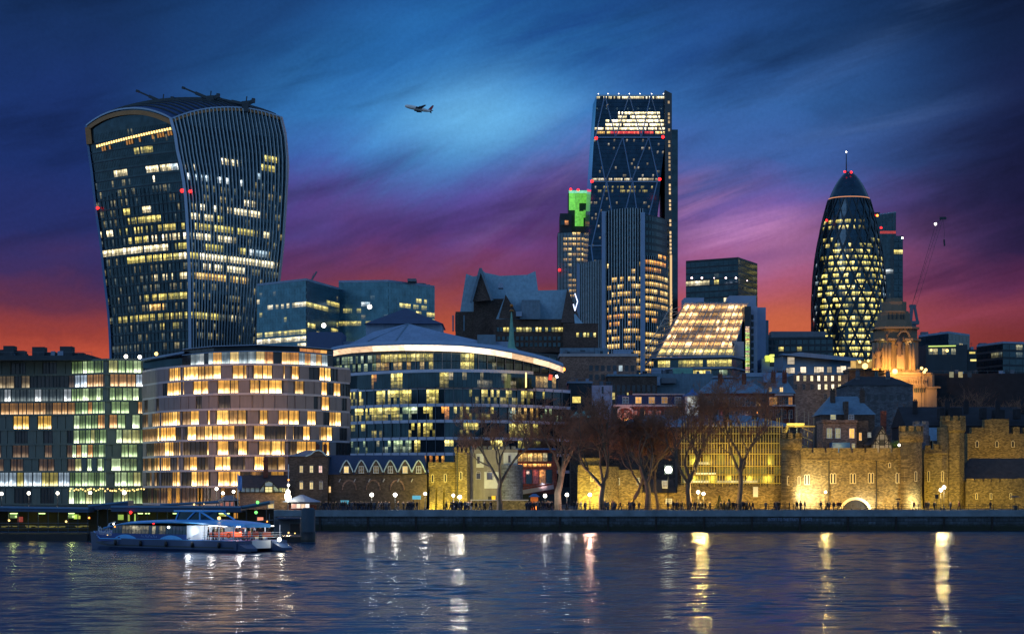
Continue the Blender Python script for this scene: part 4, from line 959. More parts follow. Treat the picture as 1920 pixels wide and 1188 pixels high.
def red_mansard():
    D = 560; root = thing('mansion_block', 'red brick mansion block with white dormer windows in a slate mansard', 'building', (X(1220, D), D, GZ))
    b = MB(); b.box(X(1151, D), X(1288, D), D, D + 14, GZ, Z(758, D)); b.build('wall', M_BRICK, root)
    b = MB(); z0, z1 = Z(758, D) + .003, Z(740, D); b.prism([(X(1158, D), D + .4), (X(1284, D), D + .4), (X(1284, D), D + 12), (X(1158, D), D + 12)], z0, z1); b.build('mansard_roof', pbr('blue_slate', (56, 62, 104), .6, .25, 1), root)
    b = MB(); b.box(X(1186, D), X(1284, D), D - .1, D + 1, z1 + .003, z1 + .35); b.build('cornice', M_STONE, root)
    b = MB(); b.box(X(1150, D), X(1289, D), D - .5, D, Z(762, D), Z(758, D)); b.build('cornice', M_STONE, root)
    for x, c in ((1173, 0), (1197, 1), (1222, .45), (1246, .3), (1271, 0)):
        simple_window(root, x, 750, D + .2, 1.5, 1.6, None, tuple(v * c for v in PAL['org'][2]) if c else (.03, .03, .04), frame=M_WHITE, name='dormer_window')
    rng = random.Random(4)
    for y in (776, 790):
        for i in range(9): simple_window(root, 1160 + i * 15, y, D, 1.1, 1.7, None, (1.6, .7, .15) if (i in (1, 3) and y == 790) or (i == 3 and y == 776) else ((.25, .06, .03) if rng.random() < .4 else (0, 0, 0)), frame=M_STONE)
    b = MB(); xx = X(1172, D); b.lathe([(2.2, 0)], (0, 0), 3) if 0 else None
    n = 10
    for i in range(n): a0, a1 = math.pi * i / n, math.pi * (i + 1) / n; b.bar((xx + 2.1 * math.cos(a0), D - .2, Z(774, D) + 1.6 * math.sin(a0)), (xx + 2.1 * math.cos(a1), D - .2, Z(774, D) + 1.6 * math.sin(a1)), .4, .5)
    b.build('arched_gable', M_STONE, root)
    b = MB(); b.bar((X(1183, D), D + 2, z1), (X(1183, D), D + 2, z1 + 1.2), 1.0); b.build('chimney', M_BRICK, root)
    lamp('POINT', (X(1168, D), D - 2.5, Z(800, D)), 1400, (1, .42, .22), .4, name='street_light'); lamp('POINT', (X(1190, D), D - 2.5, Z(800, D)), 900, (1, .30, .25), .4, name='street_light')
red_mansard()
b = MB()
t = thing('bandstand_turret', 'little pale turret with a blue bell-shaped roof at the red brick row', 'turret', (X(1298, 548), 548, GZ)); D = 548
b = MB(); b.lathe([(1.9, GZ), (1.9, Z(743, D))], (X(1298, D), D), 8, sm=False); b.build('drum', M_WHITE, t)
b = MB(); b.lathe([(2.5, Z(743, D)), (2.5, Z(741, D)), (1.2, Z(737, D)), (.5, Z(733, D)), (.1, Z(728, D))], (X(1298, D), D), 8); b.build('bell_roof', pbr('blue_lead', (52, 96, 150), .5, .15, 1), t)
for i in range(-1, 2): simple_window(t, 1298 + i * 7, 765, D - 2.0 + abs(i) * .6, .8, 1.6, None, (.15, .18, .3), frame=M_WHITE)
lamp('POINT', (X(1296, D), D - 5, Z(757, D)), 500, (1, .9, .65), .3, name='street_light')
box_building('red_brick_row', 'long dim red brick building with stone window surrounds behind the bare trees', 1310, 1440, 737, 552, 14, M_BRICK,
             rows=((754, 1322, 1432, 12, .05, 'org', .3, 1), (776, 1322, 1432, 12, .08, 'red', .12)), win=(1.1, 1.9), frame=M_STONE, roof=('hip', 4.0, M_SLATE), seed=12)
box_building('corner_house', 'red brick corner house with pale bay window and two lit round dormers', 1438, 1490, 737, 548, 14, M_BRICK, rows=((752, 1465, 1482, 3, .1, 'org', .5), (752, 1446, 1454, 2, .8, 'org', .5), (776, 1446, 1482, 4, 0, 'red', .2)), win=(1.0, 2.1), frame=M_STONE, seed=2,
             roof=('hip', 4.4, M_SLATE), extras=((1456, 1488, 738, 741, -4.4, M_STONE, 'cornice'), (1452, 1492, 758, 761, -4.4, M_STONE, 'balcony')))
o = [q for q in SC.objects if q.name.startswith('corner_house')][0]
for x, k in ((1444, .35), (1465, 1.3)): simple_window(o, x, 730, 547, .8, 1.1, None, tuple(v * k for v in (1.2, .8, .3)), True, M_STONE, name='dormer_window')
lamp('POINT', (X(1418, 540), 540, Z(774, 540)), 260, (1, .35, .15), .3, name='street_light')
b = MB(); b.ball(PT(1418, 773, 536), .35); tt = thing('street_lamp', 'orange street lamp glowing behind the bare trees before the red brick row', 'lamp', (X(1418, 536), 536, GZ)); b.build('lamp_head', E_AMBER, tt)
b = MB(); b.bar((X(1418, 536), 536, GZ), PT(1418, 776, 536), .15); b.build('post', M_BLACK, tt)
def tree_lights():
    for i, (x, y, m_) in enumerate(((1168, 800, E_AMBER), (1187, 799, E_RED), (1173, 789, E_AMBER), (1280, 791, E_RED), (1284, 800, E_AMBER), (1268, 813, E_RED))):
        t = thing('street_lamp', ['amber street lamp, leftmost under the red brick mansion block', 'red traffic light under the red brick mansion block', 'amber street lamp, upper one at the red brick mansion block',
             'red traffic light among the tree twigs below the turret', 'amber street lamp just under the red light below the turret', 'dim red light lowest among the twigs below the turret'][i], 'lamp', (X(x, 530), 530, GZ))
        b = MB(); b.ball(PT(x, y, 530), .45 if i < 3 else .35); b.build('lamp_head', m_, t); b = MB(); b.bar((X(x, 530), 530, GZ), PT(x, y + 3, 530), .12); b.build('post', M_BLACK, t)
tree_lights()

# ---- sloping glass atrium building
def atrium():
    rng = random.Random(6); root = thing('atrium_building', 'office building whose brightly lit sloping glass atrium steps down towards the river', 'office building', (X(1320, 790), 790, GZ))
    DT, DB = 812.0, 770.0
    def S(u, t, off=0.0):   # t=0 bottom, 1 top
        x0 = 1232 + (1284 - 1232) * t; x1 = 1372 + (1402 - 1372) * t; y0 = 668 + (572 - 668) * t; D = DB + (DT - DB) * t
        p = PT(x0 + (x1 - x0) * u, y0, D); p.y -= off; p.z += off * .5; return p
    b = MB()
    for k in range(14): b.face([S(0, k / 14), S(1, k / 14), S(1, (k + 1) / 14), S(0, (k + 1) / 14)])
    A, Bq = S(1, 0), S(1, 1)
    b.face([A, Vector((A.x + 2, DT + 20, A.z)), Vector((Bq.x + 1, DT + 20, Bq.z)), Bq]); A, Bq = S(0, 0), S(0, 1); b.face([Vector((A.x - 1, DT + 20, A.z)), A, Bq, Vector((Bq.x, DT + 20, Bq.z))])
    b.build('floors_behind', M_DARK, root)
    # storeys seen through the slope: lit ceilings and galleries
    for k in range(7):
        b = MB()
        for j in range(26):
            u0, u1 = (j + .04) / 26, (j + .96) / 26; t0, t1 = (k + .12) / 7, (k + .98) / 7
            pal = 'warm' if k > 0 else 'yel'; r = rng.random(); c = rng.choice(PAL[pal])
            dark = (k in (5, 3) and .30 < (u0) < .62) or (k == 2 and .1 < u0 < .35)
            kk = .35 if dark else (1.9 if r < .8 else .9)
            if k == 6 and u0 < .45: kk *= 1.6
            b.face([S(u0, t0, .2), S(u1, t0, .2), S(u1, t1, .2), S(u0, t1, .2)], 0, tuple(v * kk for v in (c[0], c[1] * .92, c[2] * 1.2)))
        b.build('gallery_glazing', GL, root)
    m_ = pbr('atrium_frame', (190, 170, 150), .5, .1, .4, .1)
    for k in range(8):
        b = MB(); b.bar(S(-.01, k / 7, .8), S(1.01, k / 7, .8), .3, .45); b.build('cross_beam', m_, root)
    for j in range(11):
        b = MB(); b.bar(S(j / 10, -.02, 1.0), S(j / 10, 1.02, 1.0), .24, .35); b.build('rafter', m_, root)
    for k in range(14):
        b = MB(); b.bar(S(0, (k + .5) / 14, .7), S(1, (k + .5) / 14, .7), .14, .14); b.build('glazing_bar', m_, root)
    # left open lattice edge
    b = MB()
    for k in range(7):
        a, c = S(0, k / 7, .5), S(0, (k + 1) / 7, .5); a2, c2 = a + Vector((-5, 0, 0)), c + Vector((-5, 0, 0)); b.bar(a2, c2, .25); b.bar(a, a2, .25); b.bar(a2, c, .2)
    b.build('edge_lattice', m_, root)
    # wide white cornice and glazed lower floors
    pts = [(X(1226, 768), 768), (X(1372, 760), 760), (X(1392, 775), 775)]
    for k, (ya, yb, rc) in enumerate(((672, 690, [(1230, 660, 1372, 700, .78, 'yel', .85), (1372, 650, 1392, 690, .1, 'yel', .5)]), (692, 706, [(1285, 690, 1330, 710, .8, 'yel', .9), (1330, 690, 1372, 710, .15, 'grn', .6)]))):
        bands(root, pts, Z(yb, 764), Z(ya, 764), 1, 1.5, rc, rng, (.15, .85), .93)
    b = MB(); b.prism(poly_back(pts, 40), GZ, Z(669, 764)); b.build('lower_block', M_SLATE, root)
    for y in (669, 690, 707):
        b = MB(); e = [(pts[0][0] - 1, 766.5), (pts[1][0] + .3, 758.5), (pts[2][0] + 1, 774)]; b.prism(poly_back(e, 10), Z(y + 2, 764), Z(y - .6, 764)); b.build('cornice', M_LEAD, root)
    bands(root, [(X(1373, 776), 776), (X(1393, 790), 790)], Z(668, 780), Z(642, 780), 2, 1.2, [(1373, 655, 1393, 668, .95, 'yel', 1.1)], rng, (.1, .9), .9)
    b = MB(); b.box(X(1373, 778), X(1395, 778), 778, 800, Z(669, 778), Z(640, 778)); b.build('side_bay', M_STONE, root)
    # white service cores and vertical lit slot
    wc = pbr('pale_blue_cladding', (140, 160, 190), .6, .1, .3)
    for x0, x1, yt, D in ((1283, 1320, 558, 830), (1368, 1418, 554, 822), (1406, 1420, 574, 800)):
        b = MB(); b.box(X(x0, D), X(x1, D), D, D + 14, GZ, Z(yt, D)); b.build('service_core', wc, root)
    b = MB(); b.box(X(1306, 828), X(1368, 828), 828, 834, Z(580, 828), Z(566, 828)); b.build('roof_walk', M_SLATE, root)
    b = MB(); b.box(X(1396, 796), X(1408, 796), 796, 806, GZ, Z(574, 796)); b.build('slot_surround', M_DARK, root)
    b = MB()
    for j in range(24):
        ya = 612 + j * 3.8; b.face([PT(1398, ya + 3.3, 795.8), PT(1405.5, ya + 3.3, 795.8), PT(1405.5, ya, 795.8), PT(1398, ya, 795.8)], 0, tuple(v * rng.uniform(.4, 1.1) for v in (1.3, 1.1, .4)))
    b.build('lit_slot', GL, root)
    for j in range(9):
        b = MB(); y = 590 + j * 13; b.box(X(1409, 799.8), X(1413, 799.8), 799.6, 800.5, Z(y + 9, 800), Z(y, 800)); b.build('stair_window', M_DARK, root)
    b = MB(); b.box(X(1418, 840), X(1436, 840), 840, 855, GZ, Z(576, 840)); b.build('rear_wing', wc, root)
    b = MB(); b.box(X(1432, 850), X(1441, 850), 850, 865, GZ, Z(600, 850)); b.build('rear_wing', M_SLATE, root)
atrium()

t = office('low_office', 'long dark low office with a few yellow windows left of the cone-shaped skyscraper', 'office block', [(1425, 885), (1562, 880)], 636, 24, 2.4,
       [(1462, 648, 1500, 662, .8, 'yel', .9), (1462, 651, 1468, 660, 1, 'yel', 1), (1425, 655, 1432, 662, .9, 'yel', 1), (1548, 652, 1556, 660, .9, 'yel', .5)], 41, 30, M_DARK, M_DARK, (.2, .85), .8, bg=0, plant=((1446, 1548, 621),))
box_building('blue_annex', 'pale blue annex with dark panels and two yellow windows above its roof edge', 1428, 1482, 672, 800, 15, M_LEAD, rows=((681, 1452, 1462, 1, 0, 'yel', 1),), win=(3.5, 2.4), extras=((1436, 1443, 666, 677, -2, emit('green_window', (230, 235, 90), 1.0), 'lit_window'), (1445, 1452, 664, 678, -2, emit('green_window_bright', (236, 240, 110), 1.2), 'lit_window')))
def blue_hall():
    D = 740; rng = random.Random(9); root = thing('metal_clad_hall', 'pale blue metal-clad hall with an oversailing sloping roof and bright white windows', 'building', (X(1540, D), D, GZ))
    b = MB(); a = [(X(1468, D), D), (X(1604, D), D), (X(1604, D), D + 25), (X(1468, D), D + 25)]; b.prism(a, GZ, 0, z1s=[Z(662, D), Z(676, D), Z(676, D), Z(662, D)]); b.build('wall', pbr('corrugated_blue', (92, 136, 172), .5, .12, .4, .1, streak=True), root)
    b = MB(); v = [PT(1466, 665, D - 4), PT(1500, 660, D - 4), PT(1620, 672, D - 4), PT(1598, 677, D - 4)]; b.idx(v + [Vector((p.x, D + 26, p.z + 1)) for p in v], [(0, 3, 2, 1), (0, 1, 5, 4), (1, 2, 6, 5), (2, 3, 7, 6), (3, 0, 4, 7), (4, 5, 6, 7)]); b.build('roof', M_LEAD, root)
    b = MB(); b.bar(PT(1466, 666.5, D - 3), PT(1600, 678.5, D - 3), .5, .45); b.build('roof_edge', M_DARK, root)
    for x, y, w, h, k in ((1483, 676, 2.4, 2.4, .5), (1478, 695, 1.4, 1.9, .4), (1485, 694, 1.8, 1.9, .8), (1506, 693, 1.9, 2.0, 1.4), (1531, 693, 1.6, 2.0, .9), (1540, 693, 1.6, 2.0, 1.0), (1555, 693, 1.6, 2.0, .3), (1573, 693, 1.4, 2.0, .9), (1581, 692, 1.9, 2.2, 1.5), (1592, 693, 1.0, 1.8, .6)):
        simple_window(root, x, y, D, w, h, None, tuple(v * k for v in (1.1, .9, .62)), frame=M_STEEL)
blue_hall()
box_building('lit_window_house', 'grey building with rows of bright white arched windows right of the pale shed roof', 1488, 1590, 702, 700, 18, M_GREYST,
             rows=((709, 1496, 1574, 7, 1.0, 'white', .8, 1), (725, 1536, 1574, 4, .9, 'white', .75, 1), (725, 1492, 1523, 3, 0, 'white', .1), (743, 1548, 1576, 3, .7, 'white', .5)), win=(.85, 1.7), frame=M_STEEL, seed=4)
box_building('shed_roof_block', 'low block with a pale blue tilted roof sheet behind the red brick corner house', 1396, 1476, 706, 640, 12, M_SLATE, roof=('flat', 1.2, M_LEAD), extras=((1433, 1472, 699, 716, -3, pbr('pale_sheet', (128, 158, 196), .5, .1, .3), 'tilted_sheet'), (1398, 1432, 701, 712, 2, pbr('mauve_sheet', (104, 112, 150), .6, .1, .3), 'roof_sheet')))
t = thing('street_lamp', 'warm lamp cluster on the terrace between the blue hall and the stone tower', 'lamp', (X(1621, 700), 700, GZ))
b = MB(); b.ball(PT(1622, 686, 700), 1.0); b.ball(PT(1612, 678, 702), .5); b.ball(PT(1628, 676, 702), .45); b.build('lamp_head', E_WARM, t); b = MB(); b.bar((X(1622, 700), 700, GZ), PT(1622, 690, 700), .2); b.build('post', M_BLACK, t)
box_building('terrace_bar', 'small warmly lit terrace bar left of the carved stone tower', 1592, 1640, 694, 708, 12, M_BROWN, roof=('flat', .6, M_DARK), rows=((683, 1600, 1632, 4, .9, 'warm', .5),), win=(1.8, 2.4), zb=GZ)

# ---- carved stone tower of the old port office
def stone_tower():
    D = 690; root = thing('stone_tower', 'stepped classical stone tower with statues, floodlit golden around its colonnade', 'tower', (X(1679, D), D, GZ))
    cx = X(1680, D); m_ = pbr('portland_stone', (128, 112, 94), .8, .2, .35, 0, .3, streak=True)
    sc = D / FPX
    def tier(x0, x1, y0, y1, dep, nm, ch=.0, m2=None):
        b = MB(); a, c = X(x0, D), X(x1, D); k = (c - a) * ch; f = D - dep / 2; r = D + dep / 2
        poly = [(a + k, f), (c - k, f), (c, f + k), (c, r - k), (c - k, r), (a + k, r), (a, r - k), (a, f + k)] if ch else [(a, f), (c, f), (c, r), (a, r)]
        b.prism(poly, Z(y1, D), Z(y0, D)); return b.build(nm, m2 or m_, root)
    tier(1652, 1745, 730, 955, 20, 'base_block'); tier(1648, 1752, 727, 730, 21, 'cornice')
    tier(1651, 1743, 704, 727, 17, 'parapet_block', .05); tier(1655, 1740, 701, 704, 18, 'cornice', .05)
    tier(1652, 1722, 694, 701, 14, 'plinth', .08); tier(1640, 1718, 641, 694, 12.5, 'colonnade_core', .2)
    tier(1634, 1722, 637, 641, 15, 'cornice', .2); tier(1641, 1716, 619, 637, 12, 'attic', .2); tier(1636, 1719, 615, 619, 14.5, 'cornice', .2)
    tier(1643, 1706, 603, 615, 11, 'step', .2); tier(1648, 1703, 588, 603, 10, 'pedestal', .2); tier(1650, 1700, 585, 588, 10.6, 'cornice', .2); tier(1655, 1697, 567, 585, 8.5, 'cap', .25); tier(1662, 1690, 560, 567, 6, 'cap_step', .25)
    f = D - 7.6
    for x in (1638, 1645, 1655, 1661, 1668, 1694, 1707, 1713):
        b = MB(); b.tube([(X(x, f), f, Z(694, f)), (X(x, f), f, Z(642, f))], [.62, .52], 10); b.build('column', m_, root)
    # arch niche with a statue
    b = MB(); n = 12; R0 = 1.75; c0 = (X(1687, D), Z(634, D))
    for i in range(n):
        a0, a1 = math.pi * i / n, math.pi * (i + 1) / n; b.bar((c0[0] + R0 * math.cos(a0), D - 7.2, c0[1] + R0 * math.sin(a0)), (c0[0] + R0 * math.cos(a1), D - 7.2, c0[1] + R0 * math.sin(a1)), .7, .55)
    b.build('niche_arch', m_, root)
    def statue(x, yb, yt, DD, nm='statue'):
        h = Z(yt, DD) - Z(yb, DD); X0 = X(x, DD); zb = Z(yb, DD); b = MB()
        b.lathe([(h * .17, zb), (h * .15, zb + h * .3), (h * .10, zb + h * .5), (h * .15, zb + h * .68), (h * .16, zb + h * .8), (h * .05, zb + h * .86), (h * .075, zb + h * .93), (h * .02, zb + h)], (X0, DD), 10)
        b.tube([(X0 - h * .14, DD, zb + h * .78), (X0 - h * .22, DD - .3, zb + h * .58), (X0 - h * .10, DD - .6, zb + h * .5)], [h * .04, h * .035, h * .03], 6)
        b.tube([(X0 + h * .14, DD, zb + h * .78), (X0 + h * .24, DD - .2, zb + h * .9), (X0 + h * .22, DD - .3, zb + h * 1.05)], [h * .04, h * .035, h * .03], 6); return b.build(nm, pbr('dark_statue_stone', (100, 84, 76), .8, .2, 1) if 'dark_statue_stone' not in MATS else MATS['dark_statue_stone'], root)
    statue(1686, 668, 632, D - 7.8); statue(1646, 690, 650, D - 9.5); statue(1663, 640, 622, D - 7.5); statue(1721, 727, 706, D - 9)
    b = MB(); b.box(X(1681, D - 8), X(1694, D - 8), D - 8.6, D - 6.4, Z(694, D), Z(668, D)); b.build('pedestal', m_, root)
    b = MB()
    for i in range(26):
        x = 1655 + i * 3.2; b.bar(PT(x, 726, D - 10.8), PT(x + 3.2, 706, D - 8.9), .2, .2); b.bar(PT(x + 3.2, 726, D - 10.8), PT(x, 706, D - 8.9), .2, .2)
    b.build('balustrade', m_, root)
    b = MB()
    for i in range(6): x = 1715 + i * 3.6; b.bar(PT(x, 735, D - 10.3), PT(x, 727.5, D - 10.3), .3, .3)
    b.build('loggia', M_DARK, root)
    b = MB()
    for x in (1665, 1672, 1680, 1688, 1693): b.box(X(x, D - 5.2), X(x + 2, D - 5.2), D - 5.4, D - 5, Z(600, D), Z(591, D))
    b.build('blind_window', M_DARK, root)
    for x, y, e, c, dz_ in ((1648, 694, 600, (1, .54, .11), 0), (1660, 696, 800, (1, .46, .09), 0), (1680, 697, 900, (1, .5, .12), 0), (1700, 696, 330, (1, .52, .18), 0), (1714, 697, 260, (1, .5, .14), 0),
                       (1655, 640, 150, (1, .8, .3), 0), (1687, 640, 170, (1, .75, .35), 0), (1708, 640, 160, (1, .7, .3), 0)):
        dd = D - 10.5 if y > 650 else D - 7.4
        lamp('POINT', (X(x, dd), dd, Z(y, dd)), e, c, .3, name='flood_light')
    for x, y, dy, e, c in ((1640, 692, 15, 4200, (1, .50, .10)), (1668, 692, 15, 5000, (1, .48, .10)), (1700, 692, 15, 5000, (1, .46, .09)), (1728, 707, 15, 2000, (1, .44, .08)), (1690, 735, 17, 4500, (1, .5, .1))):
        lamp('POINT', (X(x, D - dy), D - dy, Z(y, D - dy)), e, c, .5, name='flood_light')
    for x, y, e, c in ((1664, 735, 420, (1, .58, .14)), (1690, 735, 500, (1, .6, .15)), (1718, 738, 560, (1, .52, .13)), (1735, 738, 330, (1, .42, .1))):
        lamp('POINT', (X(x, D - 14), D - 14, Z(y, D - 14)), e, c, .3, name='flood_light')
    b = MB(); b.ball(PT(1678, 696, D - 11.5), .9); b.build('flood_lamp', E_WARM, root)
stone_tower()

# ---- dark glass blocks at the right
t = office('glass_office', 'dark glass office with a long lit strip window right of the carved stone tower', 'office block', [(1722, 820), (1778, 800), (1818, 815)], 632, 22, 3.0,
       [(1800, 634, 1818, 648, .4, 'dim', 3)], 51, 30, GL, M_LEAD, (.2, .9), .95, bg=.03)
D = 780; b = MB(); b.box(X(1736, D), X(1814, D), D, D + 15, GZ, Z(646, D)); b.build('front_block', M_DARK, t)
bands(t, [(X(1741, D), D), (X(1792, D), D)], Z(665, D), Z(650, D), 1, 1.6, [(1741, 640, 1792, 652, 1, 'grn', .4), (1741, 652, 1792, 668, .55, 'dim', 4.5)], random.Random(1), (.05, .8), .96)
b = MB(); b.bar(PT(1741, 649, D - .4), PT(1792, 648, D - .4), .3, .35); b.build('strip_light', emit('strip_glow', (200, 220, 110), 1.3), t)
b = MB(); b.ball(PT(1776, 657, D - .6), .55); b.ball(PT(1746, 656, D - .6), .4); b.build('room_lamp', E_WARM, t)
for x, y in ((1736, 693), (1728, 690), (1733, 697)):
    tt = thing('street_lamp', {1736: 'warm lamp, rightmost of three between stone tower and dark office', 1728: 'warm lamp, leftmost of three between stone tower and dark office', 1733: 'warm lamp, lowest of three between stone tower and dark office'}[x], 'lamp', (X(x, 672), 672, GZ))
    b = MB(); b.ball(PT(x, y, 672), .5); b.build('lamp_head', E_WARM, tt); b = MB(); b.bar((X(x, 672), 672, GZ), PT(x, y + 3, 672), .12); b.build('post', M_BLACK, tt)
t = office('glass_office', 'dark glass office block cut off by the right edge of the view', 'office block', [(1831, 860), (1880, 840), (1990, 850)], 650, 21, 3.0,
       [(1880, 650, 1990, 656, .5, 'dim', 5), (1850, 664, 1990, 674, .8, 'dim', 2.5)], 52, 30, M_DARK, M_LEAD, (.2, .9), .95, bg=.02)
box_building('lift_tower', 'slim dark stair tower with two small yellow lights between the dark glass offices', 1815, 1831, 655, 790, 10, M_DARK, rows=((661, 1823, 1823, 1, 1, 'yel', .9), (675, 1825, 1825, 1, 1, 'yel', 1.0)), win=(2.2, .7))
# dim masses behind the castle
M_DIM = pbr('dark_slate', (38, 38, 44), .9, .4, .5, 0, .3)  # slate in a much darker grey than the other roofs
box_building('dim_stone_building', 'dim grey stone building behind the castle houses', 1588, 1712, 722, 600, 20, M_GREYST, rows=((745, 1600, 1700, 8, 0, 'dim', 1),), roof=('hip', 3, M_DIM), seed=8)
box_building('slate_roofed_house', 'dark slate-roofed barrack with a tall brown chimney behind the brick house', 1540, 1640, 777, 490, 14, M_BROWN, roof=('hip', 4.5, M_SLATE), extras=((1585, 1591, 752, 790, -2, M_BROWN, 'chimney'),), rows=(), seed=8)
o = [q for q in SC.objects if q.name.startswith('slate_roofed_house')][0]
for x in (1562, 1596): simple_window(o, x, 781.5, 485, 1.1, 1.0, None, (.5, .45, .2) if x == 1562 else (.04, .04, .05), frame=M_WHITE, name='dormer_window')
box_building('barrack_block', 'very dark long barrack block with chimneys behind the right castle towers', 1700, 1960, 798, 520, 20, M_DIM, roof=('gable', 5, M_DIM), extras=((1763, 1771, 764, 785, -2, M_DIM, 'chimney'), (1778, 1804, 764, 785, -2, M_DIM, 'chimney'), (1842, 1850, 764, 785, -2, M_DIM, 'chimney'), (1866, 1884, 768, 785, -2, M_DIM, 'chimney'), (1906, 1914, 766, 785, -2, M_DIM, 'chimney')))
box_building('dark_row', 'unlit dark row of offices far behind the castle at the right', 1745, 1960, 700, 690, 20, M_DIM, rows=((690 + 12, 1784, 1818, 3, .7, 'dim', 4),), win=(1.4, 1.8))
box_building('brown_warehouse', 'long dim brown building right behind the bare trees', 1125, 1500, 800, 500, 14, M_BROWN, roof=('hip', 3, M_SLATE), rows=((815, 1140, 1490, 18, .04, 'org', .3),), seed=3)
# ================================================================= NEAR THE RIVER: hotels, curved office
def slab_and_window_block(name, label, plan, levels, bay, pick, D_depth=22, wall=None, slabm=None, zb=GZ, nmax=96, glassm=None, proud=.45):
    """storeys with projecting slab edges; every bay of a storey is a stone panel, a dark window or a lit window"""
    pts = [Vector((X(x, D), D, 0)) for x, D in plan]; root = thing(name, label, 'hotel' if 'hotel' in name else 'apartment block', (pts[0].x, pts[0].y, zb))
    Dm = sum(d for _, d in plan) / len(plan); zz = [Z(y, Dm) for y in levels]; zz.sort()
    b = MB(); b.prism(poly_back([(p.x, p.y) for p in pts], D_depth), zb, zz[-1]); b.build('wall', wall or M_STONE, root)
    for z in zz:
        b = MB(); e = [(p.x, p.y - proud) for p in pts]; b.prism(poly_back(e, proud + 1), z - .22, z + .22); b.build('floor_slab', slabm or M_STONE, root)
    seglen = [(b_ - a_).length for a_, b_ in zip(pts, pts[1:])]; tot = sum(seglen); nb = round(tot / bay)
    def at(s_):
        s_ = max(0, min(tot, s_)); i = 0
        while i < len(seglen) - 1 and s_ > seglen[i]: s_ -= seglen[i]; i += 1
        return pts[i].lerp(pts[i + 1], s_ / seglen[i]) , (pts[i + 1] - pts[i]).normalized()
    n = 0; rest = MB()
    jr = random.Random(len(name))
    for k in range(len(zz) - 1):
        za, zb_ = zz[k] + .2, zz[k + 1] - .2; j = -jr.random()
        while j < nb:
            p0, d0 = at(tot * max(j, 0) / nb); x0, y0 = photo((p0.x, p0.y, (za + zb_) / 2)); kind = pick(x0, y0, k, j)
            w = kind[1] * jr.uniform(.75, 1.3); p1, _ = at(tot * min(nb, j + w) / nb); nr = Vector((d0.y, -d0.x, 0)); g_ = d0 * .08
            a, c = p0 + g_ + nr * .06, p1 - g_ + nr * .06
            if kind[0] == 'stone':
                b = rest; a2, c2 = a + nr * .2, c + nr * .2
                b.idx([(a.x, a.y, za), (c.x, c.y, za), (c.x, c.y, zb_), (a.x, a.y, zb_), (a2.x, a2.y, za), (c2.x, c2.y, za), (c2.x, c2.y, zb_), (a2.x, a2.y, zb_)], [(4, 5, 6, 7), (0, 4, 7, 3), (5, 1, 2, 6)], 1)
            else:
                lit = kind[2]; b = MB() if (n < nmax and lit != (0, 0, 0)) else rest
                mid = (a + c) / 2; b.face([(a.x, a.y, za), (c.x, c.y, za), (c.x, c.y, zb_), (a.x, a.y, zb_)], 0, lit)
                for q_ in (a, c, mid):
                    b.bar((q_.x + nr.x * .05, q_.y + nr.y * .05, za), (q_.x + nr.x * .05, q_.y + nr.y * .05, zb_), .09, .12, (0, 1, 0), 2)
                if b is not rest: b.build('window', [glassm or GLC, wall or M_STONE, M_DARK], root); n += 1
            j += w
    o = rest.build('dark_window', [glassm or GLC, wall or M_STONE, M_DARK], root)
    if o: o['kind'] = 'stuff'
    return root
